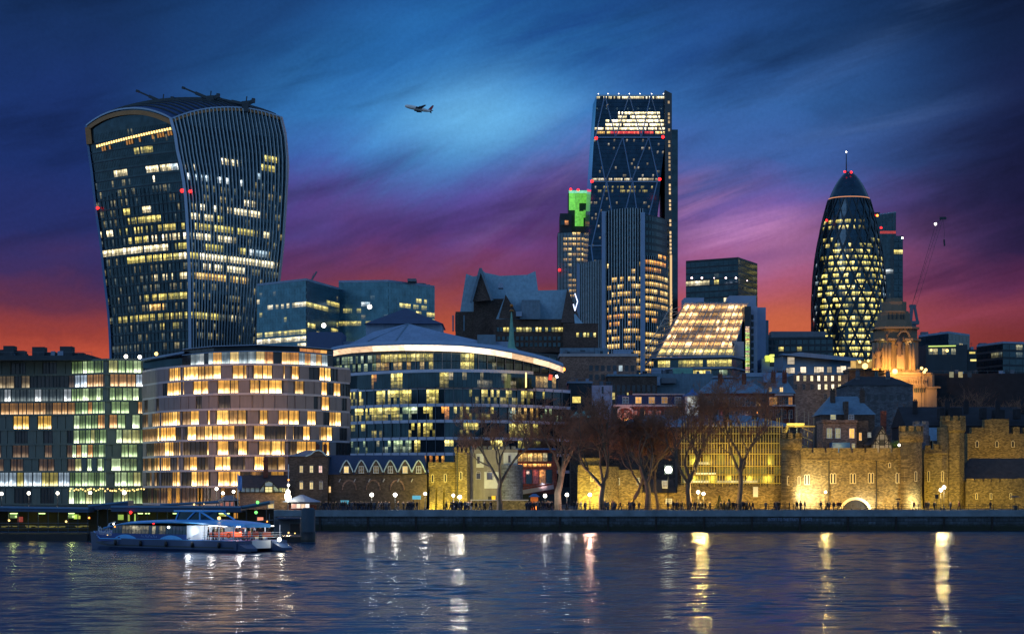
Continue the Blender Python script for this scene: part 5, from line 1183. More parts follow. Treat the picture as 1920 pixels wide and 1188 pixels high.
def hotel():
    rng = random.Random(19); 
    lit = {8: [(322, 370, 1), (376, 418, .9), (430, 450, .7), (458, 500, .95), (532, 558, 1), (586, 618, 1)], 7: [(314, 345, 1), (361, 384, 1), (400, 438, .9), (470, 516, 1), (540, 565, .8), (596, 606, 1), (620, 636, .9)],
           6: [(602, 616, 1)], 5: [(308, 338, .8), (358, 372, 1), (390, 420, 1), (440, 460, .8), (470, 500, 1.2), (508, 532, .8), (538, 556, .9), (574, 590, .9), (620, 636, .9)],
           4: [(294, 334, 1), (348, 366, 1.2), (386, 438, .9), (470, 500, 1.1), (502, 520, 1), (536, 548, .9), (556, 576, 1), (596, 618, .9)],
           3: [(304, 330, .9), (364, 376, 1), (392, 420, 1), (434, 460, 1), (470, 494, 1), (506, 544, .9), (550, 560, .8), (572, 594, .9), (606, 618, 1)],
           2: [(294, 302, .6), (306, 320, .9), (342, 350, .5), (358, 374, 1), (392, 424, 1), (470, 492, 1.2), (530, 545, .8)],
           1: [(318, 344, 1), (360, 390, .9), (404, 422, 1), (434, 446, 1), (500, 530, .8)], 0: []}
    def pick(x, y, k, j):
        for a, c, q in lit.get(k, []):
            if a - 4 <= x < c - 4:
                base = rng.choice([(1.7, .80, .10), (1.4, .62, .07), (2.1, 1.15, .20), (.9, .42, .05)]); return ('win', 1, tuple(v * q * 1.15 for v in base))
        r = rng.random()
        if x > 560: return ('stone', 1) if r < .55 else ('win', 1, (0, 0, 0))
        if k in (0,): return ('win', 1, (.10, .04, .01) if r < .4 else (.02, .01, .0))
        if r < .72 and k in (1, 2, 3, 4, 5): return ('win', 1, rng.choice([(.30, .14, .03), (.50, .24, .05), (.10, .05, .01), (.03, .015, .0)]))
        return ('stone', 1) if r < .85 else ('win', 1, (.035, .02, .01) if k < 7 else (0, 0, 0))
    wl = pbr('hotel_stone', (140, 128, 128), .8, .18, .3, 0, .2, streak=True)
    plan = [(268, 468), (300, 456), (340, 448), (400, 442), (470, 440), (540, 442), (600, 448), (656, 458)]
    lv = [912, 882.5, 855, 826.5, 798.5, 770, 742, 715, 688]
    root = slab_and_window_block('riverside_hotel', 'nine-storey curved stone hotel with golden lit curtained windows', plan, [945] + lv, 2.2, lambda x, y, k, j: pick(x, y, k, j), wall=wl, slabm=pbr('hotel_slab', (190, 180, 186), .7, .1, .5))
    # penthouse of curved glass set back on the roof
    D = 452; rg = random.Random(2); pl = [(342, 462), (400, 452), (480, 448), (560, 452), (624, 462)]; pts = [(X(x, d), d) for x, d in pl]
    b = MB(); b.prism(poly_back(pts, 12), Z(688, D), Z(660, D)); b.build('penthouse_core', M_DARK, root)
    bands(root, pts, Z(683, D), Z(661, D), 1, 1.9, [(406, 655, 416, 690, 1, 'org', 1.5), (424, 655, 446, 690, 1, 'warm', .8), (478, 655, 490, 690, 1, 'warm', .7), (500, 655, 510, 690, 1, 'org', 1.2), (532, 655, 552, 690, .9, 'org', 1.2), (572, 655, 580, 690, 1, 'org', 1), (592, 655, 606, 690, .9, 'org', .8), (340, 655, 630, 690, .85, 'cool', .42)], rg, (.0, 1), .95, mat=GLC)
    bands(root, [(x, y + 1.5) for x, y in pts], Z(658, D), Z(651, D), 1, 2.6, [(408, 640, 512, 660, .92, 'org', 1.3), (524, 640, 612, 660, .9, 'org', 1.1)], rg, (.1, .9), .95, mat=GLP)
    b = MB(); b.prism(poly_back([(x, y + 1.4) for x, y in pts], 9), Z(660, D), Z(649, D) ); b.build('roof_storey', M_DARK, root)
    b = MB(); b.prism(poly_back([(x, y - .7) for x, y in pts], 13), Z(661, D), Z(659.6, D)); b.build('penthouse_roof', M_LEAD, root)
    b = MB(); b.prism(poly_back([(x, y - .2) for x, y in pts], 11), Z(649.5, D), Z(648, D)); b.build('penthouse_roof', M_LEAD, root)
    # terrace lamps and colonnade at the foot
    for i, x in enumerate((318, 334, 374, 376.5, 418, 446, 505)):
        b = MB(); D = 440; b.box(X(x - 3, D), X(x + 3, D), D - .4, D + .4, GZ, Z(913.5, D)); b.build('column', pbr('lit_column', (176, 136, 70), .7, .1, 1) if 'lit_column' not in MATS else MATS['lit_column'], root)
    for x in (310, 334, 376, 420, 460): lamp('POINT', (X(x, 438), 438.0, Z(938, 438)), 130, (1, .7, .25), .3, name='colonnade_light')
hotel()
for hx in (300, 345, 395, 445, 495, 545):
    for hy in (718, 775, 832, 886): lamp('POINT', (X(hx, 434), 434, Z(hy, 434)), 170 if hx < 520 else 80, (1, .46, .10), .5, name='balcony_fill')  # added unseen lights hung before the front, standing in for balcony lamps
for hx in (160, 215, 255):
    for hy in (730, 800, 870): lamp('POINT', (X(hx, 456), 456, Z(hy, 456)), 150, (.7, 1, .62), .5, name='balcony_fill')

def green_block():
    rng = random.Random(23)
    def pick(x, y, k, j):
        r = rng.random()
        if x < 128:
            ph = (x + 6) % 53
            if k == 8: return ('win', 1, (.18, .12, .05) if r < .4 else (0, 0, 0))
            if k == 7: return ('win', 1, (.5, .55, .6) if 12 < ph < 24 else (.05, .07, .08))
            if k == 6: return ('win', 1, (.42, .19, .04) if r < .75 else (.08, .05, .02))
            if k == 5: return ('win', 1, (1.2, .62, .05)) if 24 < ph < 50 else ('stone', 1)
            if k == 1: return ('win', 1, (.55, .45, .08) if 24 < ph < 50 else (.42, .55, .68))
            if k in (2, 3): return ('win', 1, (.10, .05, .02)) if 24 < ph < 50 else ('stone', 1)
            return ('win', 1, (0, 0, 0)) if 24 < ph < 50 else ('stone', 1)
        if k == 8: return ('win', 1, (.55, .26, .08) if r < .5 else ((.6, .75, .95) if r < .7 else (.05, .03, .02)))
        if r < .18: return ('win', 1, (.70, .95, .45))
        if r < .50: return ('win', 1, (.28, .45, .16))
        if r < .60: return ('win', 1, (.7, .30, .06)) if k in (6, 5, 3, 7) else ('win', 1, (.5, .5, .16))
        if r < .85: return ('win', 1, (.12, .20, .06))
        return ('stone', 1)
    wl = pbr('grey_green_stone', (92, 104, 102), .8, .2, .3, 0, .2, streak=True)
    root = slab_and_window_block('apartment_block', 'dark apartment block with greenish white lit windows at the left edge', [(-40, 478), (135, 474), (200, 468), (269, 470)],
                                 [945, 912, 883.5, 858, 832, 804.5, 777, 752.5, 727, 701.5, 676], 1.7, pick, wall=wl, slabm=wl)
    D = 468
    b = MB(); b.box(X(-40, D), X(269, D), D + 2, D + 14, Z(676, D) + .25, Z(672.5, D)); b.build('roof', M_DARK, root)
    for x, y in ((236, 668), (262, 669), (293, 663)):
        b = MB(); b.ball(PT(x, y, 466), .42); b.build('roof_lamp', E_GLOBE if x != 293 else E_WARM, root)
    b = MB(); b.box(X(268, 466), X(345, 466), 466, 474, Z(690, 466), Z(672, 466)); b.build('roof_link', GL, root)
    b = MB(); v = [PT(262, 673, 462), PT(345, 658, 462), PT(345, 662, 462), PT(262, 676, 462)]; b.idx(v + [p + Vector((0, 10, 0)) for p in v], [(0, 3, 2, 1), (4, 5, 6, 7), (0, 1, 5, 4), (2, 3, 7, 6), (1, 2, 6, 5), (3, 0, 4, 7)]); b.build('link_roof', M_LEAD, root)
    b = MB(); rg = random.Random(2)
    for i in range(34):
        x = 130 + i * 4.2 + rg.uniform(-1.5, 1.5); b.ball(PT(x, 917 + rg.uniform(-2, 3), 462), .16)
    b.build('fairy_lights', E_WARM, root)
green_block()

def curved_office():
    rng = random.Random(14); root = thing('curved_office', 'curved glass office building under a long glowing white canopy', 'office building', (X(860, 560), 560, GZ))
    def arc(x0, x1, Da, Db, sag, n):
        return [(X(x0 + (x1 - x0) * i / n, Da + (Db - Da) * i / n), Da + (Db - Da) * i / n - sag * (1 - (2 * i / n - 1) ** 2)) for i in range(n + 1)]
    pts = arc(640, 1070, 572, 574, 22, 26); D = 556
    b = MB(); b.prism(poly_back(pts, 20), GZ, Z(728, D)); b.build('core', M_DARK, root)
    ptsU = arc(622, 1046, 575, 574, 20, 26)
    up = arc(622, 960, 575, 556, 14, 20)
    b = MB(); b.prism(poly_back([(x, y + .3) for x, y in ptsU], 18), Z(735, D), Z(656, D) , z1s=None); b.build('upper_core', M_DARK, root)
    fl = [(728, 700, [(735, 700, 755, 722, 1, 'yel', 1.0), (696, 704, 704, 724, 1, 'org', .5), (825, 702, 838, 714, 1, 'yel', .4), (838, 712, 975, 719, .3, 'white', .16)]),
          (758, 731, [(656, 738, 682, 757, .6, 'yel', .9), (704, 734, 784, 754, .85, 'yel', .9), (797, 736, 822, 755, .9, 'yel', .9), (880, 740, 1024, 754, .6, 'yel', .5)]),
          (788, 763, [(658, 766, 682, 786, .6, 'yel', .8), (686, 764, 752, 786, .85, 'yel', .8), (752, 768, 784, 780, .4, 'grn', .6), (796, 768, 812, 780, .95, 'yel', .9), (826, 764, 840, 778, 1, 'org', 1.5), (840, 768, 936, 780, .4, 'yel', .6), (958, 768, 1008, 778, .8, 'warm', .45), (1008, 765, 1060, 780, .3, 'grn', .7)]),
          (819, 793, [(660, 796, 716, 815, .35, 'yel', .5), (764, 800, 818, 812, .6, 'yel', .8), (862, 800, 900, 808, .6, 'yel', .7), (956, 798, 1008, 808, .85, 'yel', 1.0)]),
          (848, 825, [(656, 828, 690, 845, .4, 'grn', .6), (720, 830, 770, 842, .7, 'grn', .8), (778, 828, 786, 840, .9, 'yel', .8), (836, 830, 850, 840, .9, 'yel', 1), (920, 824, 942, 836, .95, 'yel', 1.2), (972, 824, 1014, 836, .8, 'yel', .8), (640, 850, 800, 870, .2, 'dim', 3)]), (880, 854, [(650, 854, 1000, 880, .1, 'org', .5)]), (912, 886, [(650, 854, 1000, 910, .1, 'org', .5)])]
    spd = pbr('blue_spandrel', (196, 202, 222), .6, .12, .15, .15)
    for i, (yb, yt, rc) in enumerate(fl):
        pp = pts if i else arc(640, 1000, 572, 560, 16, 22)
        rc2 = []
        for r_ in rc:
            ym = r_[1] + (r_[3] - r_[1]) * .55; kk = r_[6] if len(r_) > 6 else 1; rc2 += [(r_[0], yt - 1, r_[2], (yt + yb) / 2, r_[4], r_[5], kk * 1.5), (r_[0], (yt + yb) / 2, r_[2], yb + 1, r_[4] * .75, r_[5], kk * .45)]
        bands(root, [(x, y - .0) for x, y in pp], Z(yb, D), Z(yt, D), 2, .95, rc2, rng, (0, 1), .95, mat=GL, off=.06)
        b = MB(); e = [(x, y - .35) for x, y in pp]; b.prism(poly_back(e, 1.3), Z(yt, D), Z(yt - 5.6, D)); b.build('spandrel', spd, root)
    for j in range(27):   # deep mullions every second bay
        x, y = pts[j]; b = MB(); b.bar((x, y - .45, Z(880, D)), (x, y - .45, Z(726, D)), .12, .25, (0, 1, 0)); b.build('mullion', M_STEEL, root)
    # tall top storey
    bands(root, ptsU, Z(693, D), Z(662, D), 2, 1.25, [(708, 657, 806, 672, .95, 'yel', .55), (806, 660, 816, 694, .9, 'yel', .5), (863, 664, 892, 694, 1, 'yel', .8), (712, 672, 802, 678, 1, 'warm', .9), (625, 662, 708, 694, .7, 'grn', .4), (708, 672, 816, 694, .5, 'warm', .25), (892, 660, 960, 694, .1, 'dim', 2)], rng, (.04, .96), .92, mat=GL, off=.1)
    for j in range(27):
        x, y = ptsU[j]; b = MB(); b.bar((x, y - .4, Z(695, D)), (x, y - .4, Z(660, D)), .14, .3, (0, 1, 0)); b.build('mullion', M_STEEL, root)
    bands(root, [(X(996, 553), 553), (X(1042, 560), 560)], Z(727, D), Z(704, D), 1, 1.6, [(996, 700, 1042, 730, .85, 'warm', .35)], rng, (.05, .95), .93)
    b = MB(); b.box(X(985, 553), X(987.5, 553), 551, 553.5, Z(727, D), Z(700, D)); b.build('terrace_post', E_WARM, root)
    # terrace rails
    b = MB(); 
    for (xa, ya), (xb, yb2) in zip(pts, pts[1:]): b.bar((xa, ya - .2, Z(723, D)), (xb, yb2 - .2, Z(723, D)), .08)
    b.build('terrace_rail', M_STEEL, root)
    # canopy: a bent beam with a glowing soffit
    cp = [(620, 660, 578), (636, 656.5, 574), (660, 653, 570), (700, 650, 563), (760, 648, 557), (820, 648.5, 553), (870, 650.5, 552), (920, 656, 552), (960, 663, 553), (1000, 672, 556), (1030, 680, 560), (1050, 687.5, 566), (1056, 690, 572)]
    P = [Vector((X(x, d), d - 4, Z(y, d))) for x, y, d in cp]
    b = MB(); 
    for i in range(len(P) - 1):
        a, c = P[i], P[i + 1]; ra, rc_ = a + Vector((0, 8, .6)), c + Vector((0, 8, .6)); h = Vector((0, 0, 1.0))
        b.idx([a, c, rc_, ra, a + h * .35, c + h * .35, rc_ + h, ra + h], [(4, 5, 6, 7), (0, 4, 5, 1)[::-1], (2, 6, 7, 3)[::-1]], 0)
    b.build('canopy_roof', M_LEAD, root)
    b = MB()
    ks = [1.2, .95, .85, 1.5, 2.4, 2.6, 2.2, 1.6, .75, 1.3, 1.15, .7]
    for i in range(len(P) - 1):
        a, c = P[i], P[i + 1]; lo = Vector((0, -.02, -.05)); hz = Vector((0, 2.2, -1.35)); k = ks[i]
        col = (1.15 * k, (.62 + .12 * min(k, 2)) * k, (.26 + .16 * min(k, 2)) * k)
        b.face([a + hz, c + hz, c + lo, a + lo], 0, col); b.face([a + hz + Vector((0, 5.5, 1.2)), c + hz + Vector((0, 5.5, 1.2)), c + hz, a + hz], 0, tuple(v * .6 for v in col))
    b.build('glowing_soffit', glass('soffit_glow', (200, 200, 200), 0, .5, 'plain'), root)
    b = MB(); e = P[-1]; b.ball(e + Vector((0, 2, -.4)), .55, sz=1); b.build('canopy_tip', E_AMBER, root)
    # figures of light on the terrace end
    b = MB(); b.bar(PT(1031, 712, 548), PT(1033, 702, 548), .9, .5); b.build('red_umbrella', emit('red_cloth_glow', (255, 90, 60), 1.0), root)
    b = MB(); b.bar(PT(1043, 703, 548), PT(1045, 708, 548), .5); b.build('white_lamp', E_GLOBE, root)
curved_office()
# ================================================================= THE OLD FORTRESS AND THE WHARF BUILDINGS
def crenel_wall(root, x0, x1, yt, D, dep=2.0, n=8, mh=1.0, ybase=None, m_=None, nm='wall', gap=.35, string=None):
    """a stone wall in front elevation with merlons; yt is the row of the wall top below the merlons"""
    m_ = m_ or M_CASTLE; z0 = GZ if ybase is None else Z(ybase, D); z1 = Z(yt, D); a, c = X(x0, D), X(x1, D)
    b = MB(); b.box(a, c, D, D + dep, z0, z1); o = b.build(nm, m_, root)
    if n:
        w = (c - a) / n
        for i in range(n):
            b = MB(); q_ = random.Random(i * 7 + int(x0)).uniform; b.box(a + w * (i + gap / 2) + q_(-.08, .08), a + w * (i + 1 - gap / 2) + q_(-.08, .08), D, D + .7, z1 + .003, z1 + mh * q_(.85, 1.08)); b.build('merlon', m_, root)
    if string:
        b = MB(); z = Z(string, D); b.box(a - .05, c + .05, D - .3, D - .004, z - .15, z + .18); b.build('string_course', m_, root)
    return o
def round_turret(root, xc, w, yt, D, mh=1.2, n=8, ring=None, m_=None, ribs=None, nm='turret'):
    m_ = m_ or M_CASTLE; cx = X(xc, D); r = w * D / FPX / 2; zt = Z(yt, D); b = MB()
    prof = [(r * 1.05, GZ), (r, GZ + 3), (r, zt - 2.3)]
    prof += [(r * 1.0, zt - 2.3), (r * 1.12, zt - 2.0), (r * 1.12, zt)] if ring else [(r, zt)]
    b.lathe(prof, (cx, D + r), 20); b.build(nm, m_, root); rr = r * (1.12 if ring else 1)
    for i in range(n):
        a0 = 2 * math.pi * (i + .2) / n; a1 = 2 * math.pi * (i + .8) / n; b = MB()
        P = [(cx + q * math.cos(a), D + r + q * math.sin(a)) for q, a in ((rr, a0), (rr, (a0 + a1) / 2), (rr, a1), (rr * .8, a1), (rr * .8, a0))]
        b.prism(P, zt + .003, zt + mh); b.build('merlon', m_, root)
def loop(root, x, y, D, w=.35, h=3.2, pair=False, lit=(0, 0, 0)):
    """narrow pointed window: pale dressed stone jambs with the dark light set back between them"""
    fr = MATS.get('dressed_stone') or pbr('dressed_stone', (196, 182, 146), .8, .12, 1)
    for k in ((-1, 1) if pair else (0,)):
        c = PT(x, y, D); cx = c.x + k * (w * .95); b = MB()
        b.face([(cx - w / 2, D - .02, c.z - h / 2), (cx + w / 2, D - .02, c.z - h / 2), (cx + w / 2, D - .02, c.z + h / 2), (cx - w / 2, D - .02, c.z + h / 2)], 0, lit)
        t = .13
        b.box(cx - w / 2 - t, cx - w / 2, D - .16, D, c.z - h / 2, c.z + h / 2, 1); b.box(cx + w / 2, cx + w / 2 + t, D - .16, D, c.z - h / 2, c.z + h / 2, 1)
        b.box(cx - w / 2 - t, cx + w / 2 + t, D - .24, D, c.z - h / 2 - t, c.z - h / 2, 1)
        b.bar((cx - w / 2 - t, D - .09, c.z + h / 2), (cx, D - .09, c.z + h / 2 + w * .8), .15, .14, (0, 0, 1), 1); b.bar((cx + w / 2 + t, D - .09, c.z + h / 2), (cx, D - .09, c.z + h / 2 + w * .8), .15, .14, (0, 0, 1), 1)
        b.face([(cx - w / 2, D - .02, c.z + h / 2), (cx + w / 2, D - .02, c.z + h / 2), (cx, D - .02, c.z + h / 2 + w * .8)], 0, lit)
        b.build('arrow_loop', [M_BLACK if lit == (0, 0, 0) else GLP, fr], root)

def water_gate():
    D = 437.0; t = thing('gate_tower', 'broad floodlit castle gate tower with paired lancet windows and a low water arch', 'castle tower', (X(1600, D), D, GZ))
    # front wall with a real arched opening
    xa, xb, zt = X(1497, D), X(1695, D), Z(848, D); cx, r, zc = X(1604, D), 2.85, GZ - 1.0
    b = MB(); n = 14; arc = [(cx + r * math.cos(math.pi * i / n), zc + r * math.sin(math.pi * i / n)) for i in range(n + 1)]
    arc = [(x, max(z, GZ)) for x, z in arc]
    for i in range(n):
        (x1_, z1_), (x2_, z2_) = arc[i], arc[i + 1]; b.face([(x2_, D, z2_), (x1_, D, z1_), (x1_, D, zt), (x2_, D, zt)]); b.face([(x1_, D, z1_), (x2_, D, z2_), (x2_, D + 2, z2_), (x1_, D + 2, z1_)])
    b.face([(xa, D, GZ), (arc[-1][0], D, GZ), (arc[-1][0], D, zt), (xa, D, zt)]); b.face([(arc[0][0], D, GZ), (xb, D, GZ), (xb, D, zt), (arc[0][0], D, zt)])
    b.face([(xa, D, zt), (xb, D, zt), (xb, D + 9, zt), (xa, D + 9, zt)]); b.face([(xa, D + 9, GZ), (xa, D, GZ), (xa, D, zt), (xa, D + 9, zt)]); b.face([(xb, D, GZ), (xb, D + 9, GZ), (xb, D + 9, zt), (xb, D, zt)])
    b.face([(xb, D + 9, GZ), (xa, D + 9, GZ), (xa, D + 9, zt), (xb, D + 9, zt)]); b.build('front_wall', M_CASTLE, t)
    b = MB()
    for i in range(n): b.bar((cx + (r + .3) * math.cos(math.pi * i / n), D - .05, zc + (r + .3) * math.sin(math.pi * i / n)), (cx + (r + .3) * math.cos(math.pi * (i + 1) / n), D - .05, zc + (r + .3) * math.sin(math.pi * (i + 1) / n)), .3, .55)
    b.build('arch_ring', pbr('dressed_stone', (196, 182, 146), .8, .12, 1), t)
    b = MB(); b.box(cx - 2.9, cx + 2.9, D + 1.2, D + 1.4, GZ, zc + r); b.build('timber_gate', M_TIMBER, t)
    w = (xb - xa) / 8
    for i in range(8):
        b = MB(); b.box(xa + w * (i + .14), xa + w * (i + 1), D, D + .7, zt + .003, zt + .95); b.build('merlon', M_CASTLE, t)
    b = MB(); b.box(xa, xb, D - .35, D - .004, Z(863.5, D), Z(860.5, D)); b.build('string_course', M_CASTLE, t)
    for x in (1554, 1643): 
        b = MB(); b.bar((X(x, D), D - .16, GZ), (X(x, D), D - .16, Z(862, D)), .2); b.build('drain_pipe', M_BLACK, t)
    for x, y in ((1513, 899), (1562, 897), (1599, 897), (1633, 896), (1685, 896)): loop(t, x, y, D, .34 if x != 1513 else .3, 1.75, True)
    loop(t, 1668, 872, D, .3, .7)
    round_turret(t, 1485.5, 37, 822, D - 2.0, 1.2, 9, ring=True); round_turret(t, 1712, 41, 808, D - 2.4, 1.1, 9, ring=True)
    for x in (1478, 1498): loop(t, x, 901, D - 2.0 + abs(x - 1485.5) * .035, .28, 1.5)
    for x, dd in ((1698, -1.5), (1717, -2.35)): loop(t, x, 893, D + dd, .3, 1.7)
    for x0, y in ((1728, 800),):
        pass
    b = MB(); cxx = X(1730, 443); b.lathe([(1.7, GZ), (1.7, Z(795, 443))], (cxx, 445), 12); b.build('stair_turret', M_GREYST, t)
    for i in range(7):
        a0 = 2 * math.pi * (i + .2) / 7; a1 = 2 * math.pi * (i + .8) / 7; b = MB(); b.prism([(cxx + q * math.cos(a), 445 + q * math.sin(a)) for q, a in ((1.7, a0), (1.7, a1), (1.3, a1), (1.3, a0))], Z(795, 443), Z(789, 443)); b.build('merlon', M_GREYST, t)
    # floodlights at the wall foot, plus unseen floods added in mid-air before the wall
    F = lambda x, y, dy, e, c, s=.25: lamp('POINT', (X(x, D - dy), D - dy, Z(y, D - dy)), e, c, s, name='flood_light')
    WY = (1, .60, .13); WW = (1, .82, .40)
    F(1519, 930, 3.2, 4420, (1, .90, .62)); F(1528, 900, 5, 1190, WW); F(1553, 951, 2.0, 425, WY); F(1578, 950, 3.0, 714, WY)
    F(1632, 948, 2.0, 884, (1, .95, .72)); F(1615, 944, 2.2, 442, (1, .95, .75)); F(1664, 950, 3.0, 714, WY)
    F(1716, 944, 4.6, 1870, (1, .95, .6)); F(1700, 950, 5.0, 544, WY); F(1590, 880, 14, 5200, (1, .60, .10), 1.0); F(1660, 890, 13, 4200, (1, .60, .09), 1.0); F(1525, 880, 12, 2600, (1, .62, .12), 1.0)
    F(1484, 948, 5.2, 442, WY)
water_gate()

def east_walls():
    D = 441.0
    t = thing('castle_wall', 'short crenellated castle wall between the gate tower and the tall corner tower', 'castle wall', (X(1755, D), D, GZ))
    crenel_wall(t, 1733, 1777, 842, D, 4, 3, 1.0, string=850)
    for x in (1741, 1767): loop(t, x, 893, D, .3, 1.9)
    lamp('POINT', (X(1748, D - 6), D - 6, Z(948, D - 6)), 1500, (1, .72, .05), .3, name='flood_light')
    t = thing('castle_tower', 'tall octagonal castle tower with a flared battlement at the right', 'castle tower', (X(1790, D), D, GZ))
    cx = X(1791, D); r = 43 * D / FPX / 2; b = MB(); zt = Z(788, D)
    b.lathe([(r * 1.05, GZ), (r, GZ + 4), (r, Z(811, D)), (r * 1.14, Z(806, D)), (r * 1.14, zt)], (cx, D + r), 8, sm=False, a0=math.pi / 8); b.build('tower_shaft', M_CASTLE, t)
    for i in range(10):
        a0 = 2 * math.pi * (i + .2) / 10; a1 = 2 * math.pi * (i + .8) / 10; b = MB(); b.prism([(cx + q * math.cos(a), D + r + q * math.sin(a)) for q, a in ((r * 1.12, a0), (r * 1.12, a1), (r * .9, a1), (r * .9, a0))], zt + .003, zt + 1.0); b.build('merlon', M_CASTLE, t)
    b = MB(); b.lathe([(r * .55, GZ), (r * .55, Z(800, D))], (cx - r * .95, D + r * .5), 10); b.build('stair_turret', M_CASTLE, t)
    lamp('POINT', (X(1783, D - 8), D - 8, Z(947, D - 8)), 1900, (1, .66, .05), .3, name='flood_light'); lamp('POINT', (X(1795, D - 12), D - 12, Z(860, D)), 1500, (1, .52, .07), .5, name='flood_light')
    t = thing('castle_wall', 'long low crenellated castle wall with slit openings at the right edge', 'castle wall', (X(1860, D), D, GZ))
    crenel_wall(t, 1812, 1985, 903, D, 4, 11, .75, gap=.12)
    for x in (1831, 1858, 1895): loop(t, x, 930, D, .25, 1.0)
    for x in (1830, 1870, 1910): lamp('POINT', (X(x, D - 8), D - 8, Z(946, D - 8)), 1000, (1, .68, .035), .3, name='flood_light')
    t = thing('shed', 'long dark pitched shed roof over the low wall at the right edge', 'shed', (X(1870, 446), 446, GZ)); Dd = 446
    b = MB(); b.box(X(1806, Dd), X(1985, Dd), Dd, Dd + 10, GZ, Z(900, Dd)); b.build('wall', M_BROWN, t)
    b = MB(); zA, zB = Z(899, Dd), Z(858, Dd); x0, x1, xr = X(1801, Dd), X(1985, Dd), X(1828, Dd)
    b.idx([(x0, Dd - .4, zA), (x1, Dd - .4, zA), (x1, Dd + 5, zB), (xr, Dd + 5, zB), (x0, Dd + 10.4, zA), (x1, Dd + 10.4, zA)], [(0, 1, 2, 3), (0, 3, 4), (5, 4, 3, 2), (0, 4, 5, 1)]); b.build('roof', pbr('dark_tile_roof', (58, 52, 50), .85, .3, 1, 0, .3), t)
    Dd = 470; t = thing('castle_wall', 'high dim inner castle wall with big merlons behind the shed roof', 'castle wall', (X(1860, Dd), Dd, GZ))
    b = MB(); b.box(X(1814, Dd), X(1990, Dd), Dd, Dd + 3, GZ, Z(812, Dd)); b.build('wall', M_CASTLE, t)
    for x0, x1, y in ((1822, 1845, 801), (1846, 1856, 786), (1856, 1892, 785), (1900, 1912, 800), (1920, 1940, 801), (1950, 1970, 801)):
        b = MB(); b.box(X(x0, Dd), X(x1, Dd), Dd, Dd + 2.5, Z(812, Dd) + .003, Z(y, Dd)); b.build('merlon', M_CASTLE, t)
    for x in (1832, 1869, 1899): loop(t, x, 833, Dd, .5, 1.0)
    for x in (1835, 1875, 1915): lamp('POINT', (X(x, Dd - 7), Dd - 7, Z(852, Dd - 7)), 800, (1, .60, .035), .4, name='flood_light')
    Dd = 452; t = thing('chapel_roof_house', 'stone house with blue slate roof and pointed windows behind the short castle wall', 'house', (X(1760, Dd), Dd, GZ))
    b = MB(); b.box(X(1740, Dd), X(1790, Dd), Dd, Dd + 8, GZ, Z(826, Dd)); b.build('wall', M_GREYST, t)
    b = MB(); gable(b, X(1740, Dd), X(1790, Dd), Dd, Dd + 8, Z(826, Dd) + .003, Z(800, Dd)); b.build('roof', M_SLATE, t)
    for x in (1746, 1763): loop(t, x, 834, Dd, .5, 1.4)
    b = MB(); b.box(X(1737, 449), X(1744, 449), 449, 450, Z(838, 449), Z(816, 449)); b.build('chimney', M_TAN, t)
east_walls()

